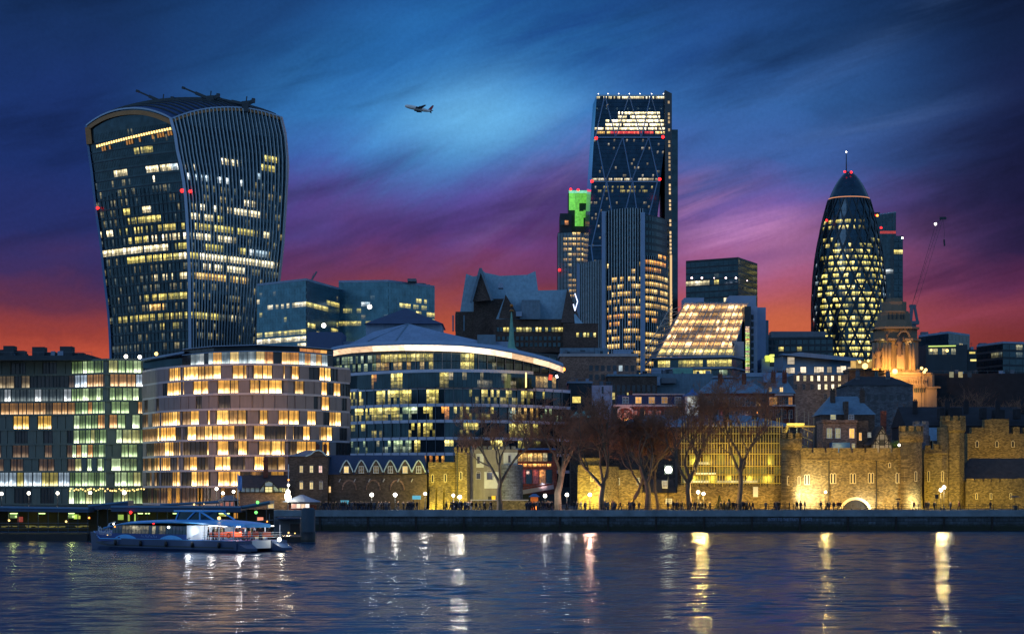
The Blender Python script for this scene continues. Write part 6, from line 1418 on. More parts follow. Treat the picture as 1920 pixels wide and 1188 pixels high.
def castle_houses():
    D = 456; t = thing('brick_house', 'square brown brick house with tall sash windows behind the gate tower wall', 'house', (X(1573, D), D, GZ))
    b = MB(); b.box(X(1543, D), X(1606, D), D, D + 9, GZ, Z(792, D)); b.build('wall', M_TAN, t)
    b = MB(); b.box(X(1542, D), X(1607, D), D - .35, D + 9.3, Z(791.8, D), Z(787, D)); b.build('parapet', M_TAN, t)
    for x, k in ((1555, .35), (1571, .35), (1597, 1.6)): simple_window(t, x, 812, D, 1.0, 2.0, None, tuple(v * k for v in ((.9, .8, .4) if x != 1597 else (.9, .45, .08))), frame=M_WHITE)
    simple_window(t, 1600, 836, D, .6, 1.0, None, (.5, .38, .12), frame=M_WHITE)
    b = MB(); b.box(X(1560, 452), X(1594, 452), 452, 455.8, GZ, Z(829, 452)); b.build('lean_to', MATS['blue_lead'], t)
    b = MB(); b.box(X(1534, 451), X(1541, 451), 451, 453, Z(845, 451), Z(826, 451)); b.build('chimney', M_TAN, t)
    b = MB(); b.box(X(1606, D + 1), X(1628, D + 1), D + 1, D + 8, GZ, Z(788, D)); b.build('side_wing', M_BROWN, t)
    simple_window(t, 1613, 818, D + 1, .5, 1.6, None, (1.5, .7, .1), frame=M_WHITE)
    lamp('POINT', (X(1575, D - 6), D - 6, Z(838, D)), 260, (1, .68, .22), .4, name='house_fill')
    D = 454; t = thing('timbered_house', 'half-timbered gabled cottage in black and white behind the gate tower wall', 'house', (X(1654, D), D, GZ))
    b = MB(); a, c = X(1637, D), X(1671, D); zb, zt = Z(832, D), Z(800, D); mx = (a + c) / 2
    b.prism([(a, D), (c, D), (c, D + 9), (a, D + 9)], GZ, zb); b.idx([(a, D, zb), (c, D, zb), (mx, D, zt), (a, D + 9, zb), (c, D + 9, zb), (mx, D + 9, zt)], [(0, 1, 2), (5, 4, 3)]); b.build('wall', pbr('cream_plaster', (196, 178, 150), .85, .12, 1), t)
    b = MB(); gable(b, a, c, D + .1, D + 9, zb - .1, zt + .25, 'y'); b.build('roof', M_BROWN, t)
    b = MB(); b.face([(a, D - .3, zb), (c, D - .3, zb), (mx, D - .3, zt + .1)]); b.face([(a, D - .3, Z(850, D)), (c, D - .3, Z(850, D)), (c, D - .3, zb), (a, D - .3, zb)]); b.build('gable', MATS['cream_plaster'], t)
    lamp('POINT', (X(1656, D - 5), D - 5, Z(838, D)), 320, (1, .85, .6), .3, name='house_fill'); b = MB();  # added unseen light that brightens the cottage gable
    for x0, y0, x1, y1 in ((1637, 832, 1671, 832), (1640, 824, 1668, 824), (1646, 813, 1662, 813), (1642, 850, 1642, 824), (1649, 850, 1649, 813), (1659, 850, 1659, 813), (1666, 850, 1666, 824), (1654, 813, 1654, 801), (1637, 833, 1654, 801), (1671, 833, 1654, 801), (1649, 832, 1642, 824), (1659, 832, 1666, 824), (1650, 806, 1658, 813)):
        b.bar(PT(x0, y0, D - .45), PT(x1, y1, D - .45), .13, .12, (0, 1, 0))
    b.build('timber_frame', M_TIMBER, t); simple_window(t, 1654, 830, D - .3, .8, .9, None, (.08, .06, .03), frame=M_TIMBER)
    b = MB(); b.box(X(1622, D + 2), X(1690, D + 2), D + 2, D + 9, GZ, Z(834, D)); hip(b, X(1620, D + 1.5), X(1692, D + 1.5), D + 1.6, D + 10, Z(834, D) + .003, Z(818, D)); b.build('rear_wing', M_BROWN, t)
    simple_window(t, 1630, 815, D + .9, .6, .9, None, (.3, .28, .2), frame=M_WHITE, name='dormer_window')
    b = MB(); b.box(X(1652, D + 4), X(1662, D + 4), D + 4, D + 5, Z(812, D), Z(770, D + 4)); b.build('chimney', M_BRICK, t)
    t = thing('bush', 'small leafy bush lit yellow by a lamp beside the timbered cottage', 'bush', (X(1680, 445), 445, Z(845, 445)))
    rg = random.Random(1); b = MB()
    for i in range(260):
        p = PT(1680 + rg.gauss(0, 4), 833 + rg.gauss(0, 3), 446 + rg.gauss(0, .4)); d = Vector((rg.gauss(0, 1), rg.gauss(0, 1), rg.gauss(0, 1))).normalized() * .16; e = d.orthogonal().normalized() * .1; b.face([p - d, p - e, p + d, p + e])
    b.build('leaves', pbr('leaf_green', (96, 116, 36), .6, .3, 3), t)
    tt = thing('wall_lamp', 'bright white lamp in the bush beside the timbered cottage', 'lamp', (X(1686, 444), 444, Z(845, 444))); b = MB(); b.ball(PT(1686, 834, 444), .28); b.build('lamp_head', E_GLOBE, tt)
    b = MB(); b.bar(PT(1686, 845, 444), PT(1686, 836, 444), .08); b.build('post', M_BLACK, tt); lamp('POINT', tuple(PT(1684, 833, 443)), 60, (1, .9, .4), .1, name='lamp_light')
castle_houses()

def outer_wall():
    D = 438.0; t = thing('castle_wall', 'long floodlit rubble curtain wall with small windows behind the bare trees', 'castle wall', (X(1300, D), D, GZ))
    crenel_wall(t, 1270, 1467, 912, D, 3, 14, .55, gap=.16); 
    b = MB(); b.box(X(1145, D), X(1205, D), D + .4, D + 3, GZ, Z(880, D)); b.build('wall', M_CASTLE, t)
    b = MB(); b.box(X(1205.1, D), X(1269.9, D), D + .1, D + 3, GZ, Z(923, D)); b.build('wall', M_CASTLE, t)
    for x, y in ((1146, 938), (1254, 939)): simple_window(t, x, y, D + (.4 if x < 1200 else .1), .55 if x < 1200 else 1.1, .9, None, (.5, .42, .2) if x > 1200 else (.1, .08, .04), frame=M_WHITE)
    for x in (1159, 1197): simple_window(t, x, 902, D + .4, .5, 1.3, None, (.12, .1, .05), frame=M_WHITE)
    b = MB(); b.box(X(1412, D), X(1421, D), D - .3, D, Z(931, D), Z(912, D)); b.build('pale_panel', M_WHITE, t); 
    b = MB(); b.box(X(1410, D), X(1423, D), D - .4, D, Z(911.8, D), Z(906, D)); b.build('panel_cap', M_CASTLE, t)
    t2 = thing('wall_cottage', 'small dark-roofed cottage with a dormer sitting on the floodlit rubble wall', 'house', (X(1238, D), D, GZ))
    b = MB(); v0, v1 = Z(922.8, D), Z(898, D); a, c = X(1204, D), X(1267, D)
    b.idx([(a, D - .5, v0), (c, D - .5, v0), (c - .4, D + 3, v1), (a + .5, D + 3, v1), (a, D + 6, v0), (c, D + 6, v0)], [(0, 1, 2, 3), (3, 2, 5, 4), (0, 3, 4), (1, 5, 2), (0, 4, 5, 1)]); b.build('roof', MATS['dark_tile_roof'], t2)
    b = MB(); b.box(X(1242, D), X(1252, D), D - .2, D + 2, Z(915, D), Z(900, D)); b.build('dormer', M_WHITE, t2); simple_window(t2, 1247, 907, D - .2, .8, 1.2, None, (.5, .42, .25), frame=M_WHITE)
    b = MB(); b.box(X(1206, D), X(1210, D), D + 1, D + 2, v1 - 1, v1 + 1.0); b.build('chimney', M_TAN, t2)
    # tower at the wall's left end
    t3 = thing('castle_tower', 'brightly floodlit yellow stone tower face behind the second trunk', 'castle tower', (X(1120, D), D, GZ))
    b = MB(); b.prism([(X(1083, D - 3), D - 3), (X(1127, D - 3.5), D - 3.5), (X(1127, D + 4), D + 4), (X(1083, D + 4), D + 4)], GZ, Z(872, D)); b.build('front_face', M_CASTLE, t3)
    b = MB(); b.prism([(X(1127.1, D - 3.4), D - 3.4), (X(1160, D + .3), D + .3), (X(1160, D + 4), D + 4), (X(1127.1, D + 4), D + 4)], GZ, Z(874, D)); b.build('side_face', M_CASTLE, t3)
    b = MB(); b.box(X(1088, D), X(1126, D), D - 2, D + 4, Z(871.8, D), Z(858, D)); b.build('upper_stage', M_CASTLE, t3)
    loop(t3, 1110, 895, D - 3.4, .3, 1.3)
    F = lambda x, y, dy, e, c, s=.25: lamp('POINT', (X(x, D - dy), D - dy, Z(y, D - dy)), e, c, s, name='flood_light')
    F(1098, 946, 6.0, 1870, (1, .86, .12)); F(1122, 930, 6.4, 1700, (1, .84, .25)); F(1105, 900, 8, 2210, (1, .70, .12)); F(1140, 944, 5.2, 374, (1, .8, .4))
    for x, e in ((1165, 260), (1190, 300), (1215, 260), (1240, 320), (1268, 260), (1300, 320), (1335, 300), (1370, 300), (1405, 300), (1440, 320)): F(x, 947, 3.2, e * 2.0, (1, .62, .11))
    F(1150, 905, 6, 612, (1, .72, .28))
outer_wall()

def scaffold():
    D = 447.0; rng = random.Random(8); t = thing('scaffolded_building', 'building wrapped in lit scaffolding, yellow decks and steel poles, behind the rubble wall', 'building', (X(1370, D), D, GZ))
    b = MB(); b.box(X(1272, D), X(1468, D), D + 2, D + 9, GZ, Z(800, D)); b.build('wall', M_BROWN, t)
    dk = pbr('scaffold_deck', (200, 176, 96), .8, .2, .6); gr = pbr('debris_netting', (136, 140, 96), .9, .3, .5)
    for y in (905, 889, 873, 850, 830, 812, 799):
        xa = 1276 if y > 815 else 1300
        b = MB(); b.box(X(xa, D), X(1468, D), D - .2, D + 1.6, Z(y + 1, D), Z(y - .4, D)); b.build('deck', dk, t)
        b = MB(); b.bar(PT(xa, y - 8, D - .2), PT(1468, y - 8, D - .2), .07); b.bar(PT(xa, y - 4.5, D - .2), PT(1468, y - 4.5, D - .2), .07); b.build('guard_rail', M_STEEL, t)
    for i in range(38):
        x = 1278 + i * 5.1; b = MB(); b.bar(PT(x, 918, D - .25), PT(x + rng.uniform(-.4, .4), 788 + rng.uniform(-8, 8), D - .25), .13); b.build('standard', dk, t)
    for i in range(7):
        x = 1290 + i * 26; b = MB(); b.bar(PT(x, 905, D - .35), PT(x + 20, 873, D - .35), .08); b.build('brace', M_STEEL, t)
    for j, (y0, y1) in enumerate(((888, 875), (904, 891), (871, 852))):
        for i in range(14):
            if rng.random() < .55:
                x = 1280 + i * 13.4; b = MB(); b.box(X(x, D), X(x + 12.4, D), D + 1.4, D + 1.5, Z(y0, D), Z(y1, D)); b.build('netting', gr, t)
    for y, x0, x1, k in ((888, 1305, 1342, 1.6), (902, 1282, 1330, 1.0), (868, 1310, 1330, .8), (902, 1345, 1420, .6)):
        b = MB(); b.face([PT(x0, y + 2, D + 1.0), PT(x1, y + 2, D + 1.0), PT(x1, y - 2, D + 1.0), PT(x0, y - 2, D + 1.0)], 0, tuple(v * k for v in (1.1, .95, .45))); b.build('work_light', GLP, t)
    for x in (1300, 1335, 1370, 1405, 1440):
        for y, e in ((898, 230), (866, 190), (838, 110)): lamp('POINT', (X(x, D + .7), D + .7, Z(y, D)), e * 1.0, (1, .74, .14), .15, name='work_lamp'); lamp('POINT', (X(x + 12, D - 3.5), D - 3.5, Z(y + 5, D)), e * 1.1, (1, .70, .16), .3, name='work_lamp')  # lamps inside the decks, plus an added unseen row in front for the poles
    # upper tower scaffold over the turret
    t = thing('scaffold_tower', 'free-standing lattice scaffold with a lit yellow deck above the left castle turret', 'scaffolding', (X(1510, 446), 446, GZ)); D = 446
    for x in (1466, 1480, 1494, 1508, 1516, 1526): b = MB(); b.bar((X(x, D), D, GZ), PT(x, 762 + (x * 7 % 18), D), .12); b.build('standard', M_STEEL, t)
    b = MB(); b.box(X(1474, D), X(1528, D), D - .4, D + 1.5, Z(800, D), Z(797.5, D)); b.build('deck', dk, t)
    b = MB(); b.box(X(1476, D), X(1508, D), D - .3, D + 1, Z(796.5, D), Z(793, D)); b.build('lit_canopy', emit('deck_glow', (220, 200, 90), 1.1), t)
    b = MB()
    for i in range(5): x = 1504 + (i % 2) * 10; y = 802 + i * 8; b.bar(PT(x, y, D), PT(1518 - (i % 2) * 10 + 6, y + 8, D), .1); b.bar(PT(1468, 822 - i * 4, D), PT(1478, 803 - i, D), .08)
    b.build('lattice', dk, t)
    lamp('POINT', (X(1495, D - 2), D - 2, Z(806, D)), 220, (1, .85, .3), .2, name='work_lamp')
scaffold()

def west_gate():
    D = 432.0
    t = thing('castle_tower', 'yellow floodlit stone gate tower with a slim battlemented turret and a splayed foot', 'castle tower', (X(840, D), D, GZ))
    b = MB(); b.box(X(804, D), X(853, D), D, D + 6, GZ, Z(880, D)); b.build('wall', M_CASTLE, t)
    b = MB(); b.box(X(803, D), X(853, D), D - .25, D + 6, Z(879.8, D), Z(866, D)); b.build('parapet', M_CASTLE, t)
    b = MB(); b.box(X(803, D), X(881, D), D - .4, D + .1, Z(879.5, D), Z(877.5, D)); b.build('string_course', M_CASTLE, t)
    b = MB(); b.prism([(X(853.2, D), D - .1), (X(858, D), D - 1.4), (X(876, D), D - 1.4), (X(881, D), D - .1), (X(881, D), D + 6), (X(853.2, D), D + 6)], GZ, Z(848, D)); b.build('turret', M_CASTLE, t)
    for x in (852, 860, 868, 876): b = MB(); b.box(X(x, D), X(x + 4.5, D), D - 1.5, D - .9, Z(848, D), Z(838, D)); b.build('merlon', M_CASTLE, t)
    for x, y in ((811, 897), (835, 896), (864, 892)): loop(t, x, y, D if x < 850 else D - 1.4, .35, 1.3)
    b = MB(); b.bar((X(858, D), D - 1.55, GZ), (X(858, D), D - 1.55, Z(846, D)), .22); b.build('drain_pipe', M_BLACK, t)
    for k, xx in enumerate((806, 820, 834)):
        b = MB(); a = X(xx, D); b.idx([(a, D - 4 + k, GZ), (a + 1.2, D - 4 + k, GZ), (a + 1.2, D - .01, GZ), (a, D - .01, GZ), (a, D - .01, Z(912, D)), (a + 1.2, D - .01, Z(912, D))], [(0, 1, 5, 4), (0, 4, 3), (1, 2, 5)]); b.build('buttress', M_CASTLE, t)
    F = lambda x, y, dy, e, c, s=.25: lamp('POINT', (X(x, D - dy), D - dy, Z(y, D - dy)), e, c, s, name='flood_light')
    F(815, 946, 6, 1530, (1, .80, .09)); F(842, 940, 7, 1530, (1, .80, .10)); F(866, 940, 5.5, 1360, (1, .82, .14)); F(845, 885, 12, 4420, (1, .80, .09), .8)
    # grey gatehouse
    D = 434; t = thing('castle_gatehouse', 'grey stone gatehouse with whitewashed upper panels beside the yellow tower', 'castle tower', (X(925, D), D, GZ))
    b = MB(); b.box(X(882, D), X(971, D), D, D + 8, GZ, Z(842, D)); b.build('wall', pbr('gate_stone', (128, 122, 112), .9, .35, .9, 0, .4, streak=True), t)
    for i, x in enumerate((882, 893, 904, 915, 926, 937, 948, 959)): b = MB(); b.box(X(x, D), X(x + 8, D), D, D + .6, Z(841.9, D), Z(836, D)); b.build('merlon', M_GREYST, t)
    wp = pbr('whitewash', (190, 192, 188), .85, .25, .8, streak=True)
    for x0, x1, y0, y1 in ((893, 907, 850, 876), (944, 970, 848, 872), (908, 936, 884, 915)): b = MB(); b.box(X(x0, D), X(x1, D), D - .12, D - .003, Z(y1, D), Z(y0, D)); b.build('whitewashed_panel', wp, t)
    for x, y, w, h in ((897, 862, .5, 1.4), (955, 860, .45, 1.4), (897, 892, .8, 1.2), (918, 892, 1.1, 1.4), (946, 890, .5, 1.2)): simple_window(t, x, y, D - .12, w, h, None, (.04, .03, .03), True, M_STONE, bars=False)
    b = MB(); b.box(X(915, D), X(929, D), D - .2, D - .01, GZ, Z(930, D)); b.lathe([(.01, 0)], (0, 0), 3) if 0 else None; b.build('gate_passage', M_BLACK, t)
    b = MB(); b.box(X(922, D), X(929, D), D - .3, D - .21, GZ, Z(929, D)); b.build('passage_glow', emit('passage_light', (230, 170, 30), .7), t)
    b = MB(); b.lathe([(2.2, GZ), (2.2, Z(872, D)), (2.0, Z(870, D))], (X(960, D), D - .2), 14); b.build('drum', M_GREYST, t)
    F2 = lambda x, y, dy, e, c: lamp('POINT', (X(x, D - dy), D - dy, Z(y, D - dy)), e, c, .3, name='flood_light')
    F2(955, 925, 8, 330, (1, .95, .8)); F2(900, 925, 8, 220, (1, .9, .75)); F2(925, 880, 12, 500, (.95, .95, 1))
    t = thing('low_wall', 'low yellow-lit stone garden wall along the wharf before the gatehouse', 'wall', (X(930, 424), 424, GZ)); b = MB(); b.box(X(882, 424), X(990, 424), 424, 424.6, GZ, Z(938, 424)); b.build('wall_body', M_CASTLE, t)
    b = MB(); b.box(X(881, 424), X(991, 424), 423.9, 424.7, Z(937.8, 424), Z(936, 424)); b.build('wall_cap', M_STONE, t)
    for x in (895, 950, 980): lamp('POINT', (X(x, 422), 422, Z(948, 422)), 60, (1, .85, .3), .2, name='lamp_light')
    # red lit terrace building
    D = 455; t = thing('shop_pavilion', 'glass cafe pavilion glowing red and orange above a sloping ramp', 'cafe', (X(1005, D), D, GZ)); rng = random.Random(3)
    b = MB(); b.box(X(970, D), X(1044, D), D, D + 8, GZ, Z(843, D)); b.build('wall', M_BRICK, t)
    b = MB(); b.box(X(964, D), X(1048, D), D - 1, D + 8, Z(842.8, D), Z(840, D)); b.build('roof', MATS['blue_lead'], t)
    bands(t, [(X(971, D), D), (X(1036, D), D)], Z(866, D), Z(848, D), 1, 1.0, [(970, 840, 1015, 870, .9, 'warm', .9), (1015, 840, 1040, 870, .5, 'white', .7)], rng, (.1, .95), .85)
    bands(t, [(X(971, D), D), (X(1034, D), D)], Z(875, D), Z(868, D), 1, 1.1, [(970, 860, 1040, 880, .9, 'org', 1.8)], rng, (.1, .9), .8)
    bands(t, [(X(973, D), D), (X(1036, D), D)], Z(908, D), Z(878, D), 1, 1.4, [(1006, 870, 1024, 910, .8, 'org', 1.2), (970, 870, 1040, 910, .6, 'red', .16)], rng, (.05, .95), .88)
    b = MB(); b.bar(PT(968, 924, D - 3), PT(1038, 912, D - 3), 1.0, .9); b.build('ramp', M_STONE, t); b = MB(); b.bar(PT(968, 916, D - 3.4), PT(1038, 904, D - 3.4), .1); b.bar(PT(1036, 912, D - 3.4), PT(1038, 900, D - 3.4), .12); b.build('ramp_rail', M_STEEL, t)
    b = MB(); b.box(X(970, D - 2), X(1040, D - 2), D - 2, D - .01, GZ, Z(926, D - 2)); b.build('undercroft', M_DARK, t)
    lamp('POINT', (X(1018, D - 4), D - 4, Z(908, D)), 160, (1, .65, .6), .3, name='cafe_light'); lamp('POINT', (X(990, D - 4), D - 4, Z(885, D)), 160, (1, .35, .2), .3, name='cafe_light')
    D = 420; t = thing('kiosk', 'wooden ticket kiosk with a round orange lamp beside the third group of trees', 'kiosk', (X(1002, D), D, GZ)); b = MB(); b.box(X(995, D), X(1009, D), D, D + 2, GZ, Z(931, D)); b.build('hut', pbr('ochre_boards', (170, 110, 40), .7, .2, 2), t)
    b = MB(); hip(b, X(991, D), X(1013, D), D - .5, D + 2.5, Z(930.8, D), Z(925, D)); b.build('roof', MATS['blue_lead'], t); b = MB(); b.ball(PT(1005, 950, D - .6), .55); b.build('round_lamp', emit('orange_globe', (255, 120, 40), 5), t)
    lamp('POINT', (X(1004, D - 1.6), D - 1.6, Z(944, D)), 70, (1, .45, .12), .3, name='lamp_light')
west_gate()

def brick_wharf():
    D = 430.0; t = thing('brick_warehouse', 'dark brick pumphouse with six white pointed dormer arches in its slate roof', 'building', (X(715, D), D, GZ))
    b = MB(); b.box(X(617, D), X(800, D), D, D + 10, GZ, Z(889, D)); b.build('wall', M_BROWN, t)
    b = MB(); z0, z1 = Z(889, D) + .003, Z(852, D); b.idx([(X(612, D), D - .2, z0), (X(800, D), D - .2, z0), (X(794, D), D + 5, z1), (X(612, D), D + 5, z1), (X(800, D), D + 10, z0), (X(612, D), D + 10, z0)], [(0, 1, 2, 3), (1, 4, 2), (4, 5, 3, 2), (5, 0, 3)]); b.build('roof', pbr('dark_blue_slate', (44, 58, 84), .5, .25, 1, 0, .2, streak=True), t)
    wf = pbr('white_bargeboard', (176, 196, 200), .6, .08, 1)
    for i, x in enumerate((649.5, 677.5, 705, 732, 759.5, 785)):
        w, d0 = 12.5, D - .55; b = MB(); P = []
        for k in range(-8, 9): u = k / 8; P.append(PT(x + u * w, 862.5 + 22 * abs(u) ** 1.5, d0))
        b.idx([PT(x - w, 888, d0 + .1)] + [p + Vector((0, .1, 0)) for p in P] + [PT(x + w, 888, d0 + .1)], [tuple(range(len(P) + 2))]); b.idx([p + Vector((0, .1, 0)) for p in P] + [p + Vector((0, 2.4, 0)) for p in P], [(k, k + 1, k + 18, k + 17) for k in range(16)]); o = b.build('dormer', M_BROWN, t)
        b = MB()
        for p, q_ in zip(P, P[1:]): b.bar(p, q_, .14, .24)
        b.build('bargeboard', wf, o)
        k = (1.0, .08, .12, .10, .9, .12)[i]; simple_window(t, x, 880, d0 + .08, .85, 1.25, None, (1.1 * k, .75 * k, .25 * k), frame=M_WHITE, name='dormer_window')
        b = MB(); b.bar(PT(x - 14, 903, D - .2), PT(x - 11, 897, D - .2), .2); b.build('bracket', M_STONE, t)
    for x in (655, 700, 745): 
        b = MB(); n = 8
        for i in range(n): a0, a1 = math.pi * i / n, math.pi * (i + 1) / n; b.bar((X(x, D) + 1.4 * math.cos(a0), D - .05, Z(918, D) + 2 * math.sin(a0)), (X(x, D) + 1.4 * math.cos(a1), D - .05, Z(918, D) + 2 * math.sin(a1)), .15, .3)
        b.build('blind_arch', M_TAN, t)
    D = 428; t = thing('brick_pub', 'tall dark brick house with a white-edged gable left of the pointed dormers', 'house', (X(580, D), D, GZ))
    b = MB(); b.box(X(543, D), X(614, D), D, D + 11, GZ, Z(855, D)); b.build('wall', M_BROWN, t)
    b = MB(); hip(b, X(541, D), X(616, D), D - .4, D + 11.4, Z(855, D) + .003, Z(843, D)); b.build('roof', M_SLATE, t)
    P = [PT(573, 855, D - .5), PT(583, 851, D - .5), PT(590, 845, D - .5), PT(597, 843.5, D - .5), PT(604, 846, D - .5), PT(612, 854, D - .5)]; b = MB()
    for p, q_ in zip(P, P[1:]): b.bar(p, q_, .16, .25)
    b.build('bargeboard', wf, t); b = MB(); b.idx([p + Vector((0, .15, 0)) for p in P], [tuple(range(6))]); b.idx([p + Vector((0, .12, 0)) for p in P] + [p + Vector((0, 4, 0)) for p in P], [(i, i + 1, i + 7, i + 6) for i in range(5)]); b.build('gable', M_BROWN, t)
    for x in (592, 606): b = MB(); b.box(X(x, D) - .35, X(x, D) + .35, D + 4, D + 4.9, Z(850, D), Z(832, D)); b.bar((X(x, D), D + 4.4, Z(832, D)), (X(x, D), D + 4.4, Z(830, D)), .3); b.build('chimney', M_BRICK, t)
    for x, y, k, c, a in ((565, 879, .7, (1, .75, .3), 0), (584, 879, 1.1, (1, .8, .35), 0), (601, 879, 1.2, (1, .62, .5), 0), (565, 910, .8, (1, .7, .25), 1), (584, 910, 1.0, (1, .75, .3), 1), (602, 910, .15, (1, .8, .4), 1)):
        simple_window(t, x, y, D, .6, 1.3, None, tuple(v * k for v in c), bool(a), M_STONE)
    simple_window(t, 618.5, 917, D + 1.9, .35, 1.2, None, (1.3, .8, .3), False, M_STONE)
    # half timbered restaurant
    D = 426; t = thing('timbered_pub', 'low brown-roofed pub with a half-timbered gable band and a tall brick chimney', 'pub', (X(497, D), D, GZ))
    b = MB(); b.box(X(449, D), X(541, D), D, D + 9, GZ, Z(922, D)); b.build('wall', M_TAN, t)
    b = MB(); b.box(X(448, D), X(541, D), D - .25, D, Z(922, D), Z(914, D)); b.build('plaster_band', pbr('blue_white_plaster', (170, 190, 200), .8, .1, 1), t)
    b = MB(); z0, z1 = Z(914, D), Z(890, D); b.idx([(X(444, D), D - .7, z0), (X(543, D), D - .7, z0), (X(538, D), D + 4.5, z1), (X(450, D), D + 4.5, z1), (X(444, D), D + 9.7, z0), (X(543, D), D + 9.7, z0)], [(0, 1, 2, 3), (3, 2, 5, 4), (0, 3, 4), (1, 5, 2), (0, 4, 5, 1)]); b.build('roof', pbr('brown_tiles', (72, 58, 58), .8, .3, 1.5, 0, .3), t)
    b = MB(); P = [PT(487, 918, D - 1.0), PT(497, 904, D - 1.0), PT(504, 901, D - 1.0), PT(511, 904, D - 1.0), PT(524, 918, D - 1.0)]; b.idx(P, [tuple(range(5))]); b.build('gable', MATS['blue_white_plaster'], t)
    b = MB(); 
    for p, q_ in zip(P, P[1:]): b.bar(p + Vector((0, -.15, 0)), q_ + Vector((0, -.15, 0)), .2, .16)
    for x in range(451, 541, 9): b.bar(PT(x, 922, D - .35), PT(x, 914, D - .35), .14, .12, (0, 1, 0))
    for x in (496, 512): b.bar(PT(x, 922, D - 1.15), PT(x, 905, D - 1.15), .16, .12, (0, 1, 0))
    b.bar(PT(448, 922.5, D - .4), PT(541, 922.5, D - .4), .2, .2); b.bar(PT(489, 911, D - 1.15), PT(519, 911, D - 1.15), .14, .12); b.build('timber_frame', M_TIMBER, t)
    simple_window(t, 504, 917, D - 1.1, 1.4, 1.0, None, (1.0, .85, .35), frame=M_TIMBER); simple_window(t, 532, 918, D - .35, .6, .7, None, (1.0, .8, .3), frame=M_TIMBER); simple_window(t, 508, 946, D - 0, 1.0, 1.2, None, (.9, .6, .2), frame=M_WHITE)
    b = MB(); b.box(X(490.5, D), X(498.5, D), D + 3, D + 4, Z(895, D), Z(856, D)); b.box(X(489.5, D), X(499.5, D), D + 2.9, D + 4.1, Z(865, D), Z(863, D)); b.box(X(492, D), X(494, D), D + 3.3, D + 3.7, Z(856, D), Z(852, D)); b.build('chimney', M_BRICK, t)
    lamp('POINT', (X(528, D - 2), D - 2, Z(930, D)), 130, (1, .85, .15), .2, name='wall_light'); lamp('POINT', (X(500, D - 3), D - 3, Z(935, D)), 60, (1, .8, .2), .2, name='wall_light')
    t = thing('flagpole', 'white flagpole with a hanging blue flag at the left end of the timbered pub', 'flagpole', (X(446, 421), 421, GZ)); b = MB(); b.tube([(X(446, 421), 421, GZ), PT(446, 888, 421)], .09, 6); b.build('pole', M_WHITE, t)
    b = MB(); vs = []
    for j in range(7):
        for i in range(4): p = PT(446.5 + i * 2.4, 890 + j * 4.6 + i * .8, 421); p.y += .2 * math.sin(i * 2 + j * .7); vs.append(p)
    b.idx(vs, [(j * 4 + i, j * 4 + i + 1, j * 4 + i + 5, j * 4 + i + 4) for j in range(6) for i in range(3)], sm=True); o = b.build('flag', pbr('blue_flag', (60, 110, 190), .8, .1, 2), t); md = o.modifiers.new('solid', 'SOLIDIFY'); md.thickness = .02
    # tented kiosk with a string of white lamps
    D = 417; t = thing('refreshment_stand', 'round kiosk under a tent-shaped grey canopy beside the brick house', 'kiosk', (X(566, D), D, GZ))
    b = MB(); b.lathe([(2.9, GZ), (2.9, Z(946, D))], (X(563, D), D + 3), 8, sm=False); b.build('kiosk_wall', M_BRICK, t); b = MB(); b.lathe([(4.0, Z(940.5, D)), (3.9, Z(940, D)), (2.1, Z(934, D)), (.3, Z(927, D))], (X(563, D), D + 3), 10, sm=False); b.build('canopy', pbr('grey_canvas', (120, 140, 168), .8, .15, .8), t)
    for x, c in ((551, (1, .5, .35)), (560, (1.6, 1.2, .9)), (568, (1.2, .8, .5)), (576, (1.6, 1.3, 1.1))): simple_window(t, x, 948, D - .3, .8, .8, None, c, frame=M_WHITE, bars=False)
    t = thing('lamp_mast', 'white mast lamp cluster blazing beside the tent-roofed kiosk', 'lamp', (X(540, 418), 418, GZ)); b = MB(); b.tube([(X(540, 418), 418, GZ), PT(541, 870, 418)], .08, 6); b.build('post', M_WHITE, t)
    for x, y, r in ((540, 932, .62), (540, 922, .42), (537, 928, .35), (541, 909, .25), (541, 899, .16)): b = MB(); b.ball(PT(x, y, 417.6), r, sz=1.3 if y > 910 else 1); b.build('lamp_head', E_GLOBE if y > 905 else E_AMBER, t)
    lamp('POINT', tuple(PT(540, 928, 416)), 900, (1, .72, .40), .4, name='lamp_light')
    # small shed on the far left of the pub
    D = 428; t = thing('gatehouse_shed', 'little dark pavilion left of the timbered pub with reddish lit doors', 'shed', (X(425, D), D, GZ)); b = MB(); b.box(X(411, D), X(443, D), D, D + 4, GZ, Z(938, D)); b.build('wall', M_BROWN, t); b = MB(); hip(b, X(408, D), X(446, D), D - .5, D + 4.5, Z(938, D) + .003, Z(928, D)); b.build('roof', M_SLATE, t)
    for x in (416, 426, 436): simple_window(t, x, 945, D, .7, 1.0, None, (.35, .12, .08), frame=M_WHITE, bars=False)
    for x0, y0, lab in ((646, 941, 'pale blue notice board on the wharf left of the first globe lamp pair'), (781, 932, 'pale blue notice board on the wharf beside the yellow tower')):
        D = 418; t = thing('notice_board', lab, 'notice board', (X(x0, D), D, GZ)); b = MB(); b.box(X(x0 - 8, D), X(x0 + 8, D), D, D + .15, Z(y0 + 3.5, D), Z(y0 - 3.5, D)); b.build('board', emit('pale_board_glow', (90, 170, 190), .5) if 'pale_board_glow' not in MATS else MATS['pale_board_glow'], t); b = MB(); b.bar((X(x0 - 6, D), D + .2, GZ), PT(x0 - 6, y0, D + .2), .12); b.bar((X(x0 + 6, D), D + .2, GZ), PT(x0 + 6, y0, D + .2), .12); b.build('legs', M_BLACK, t)
brick_wharf()
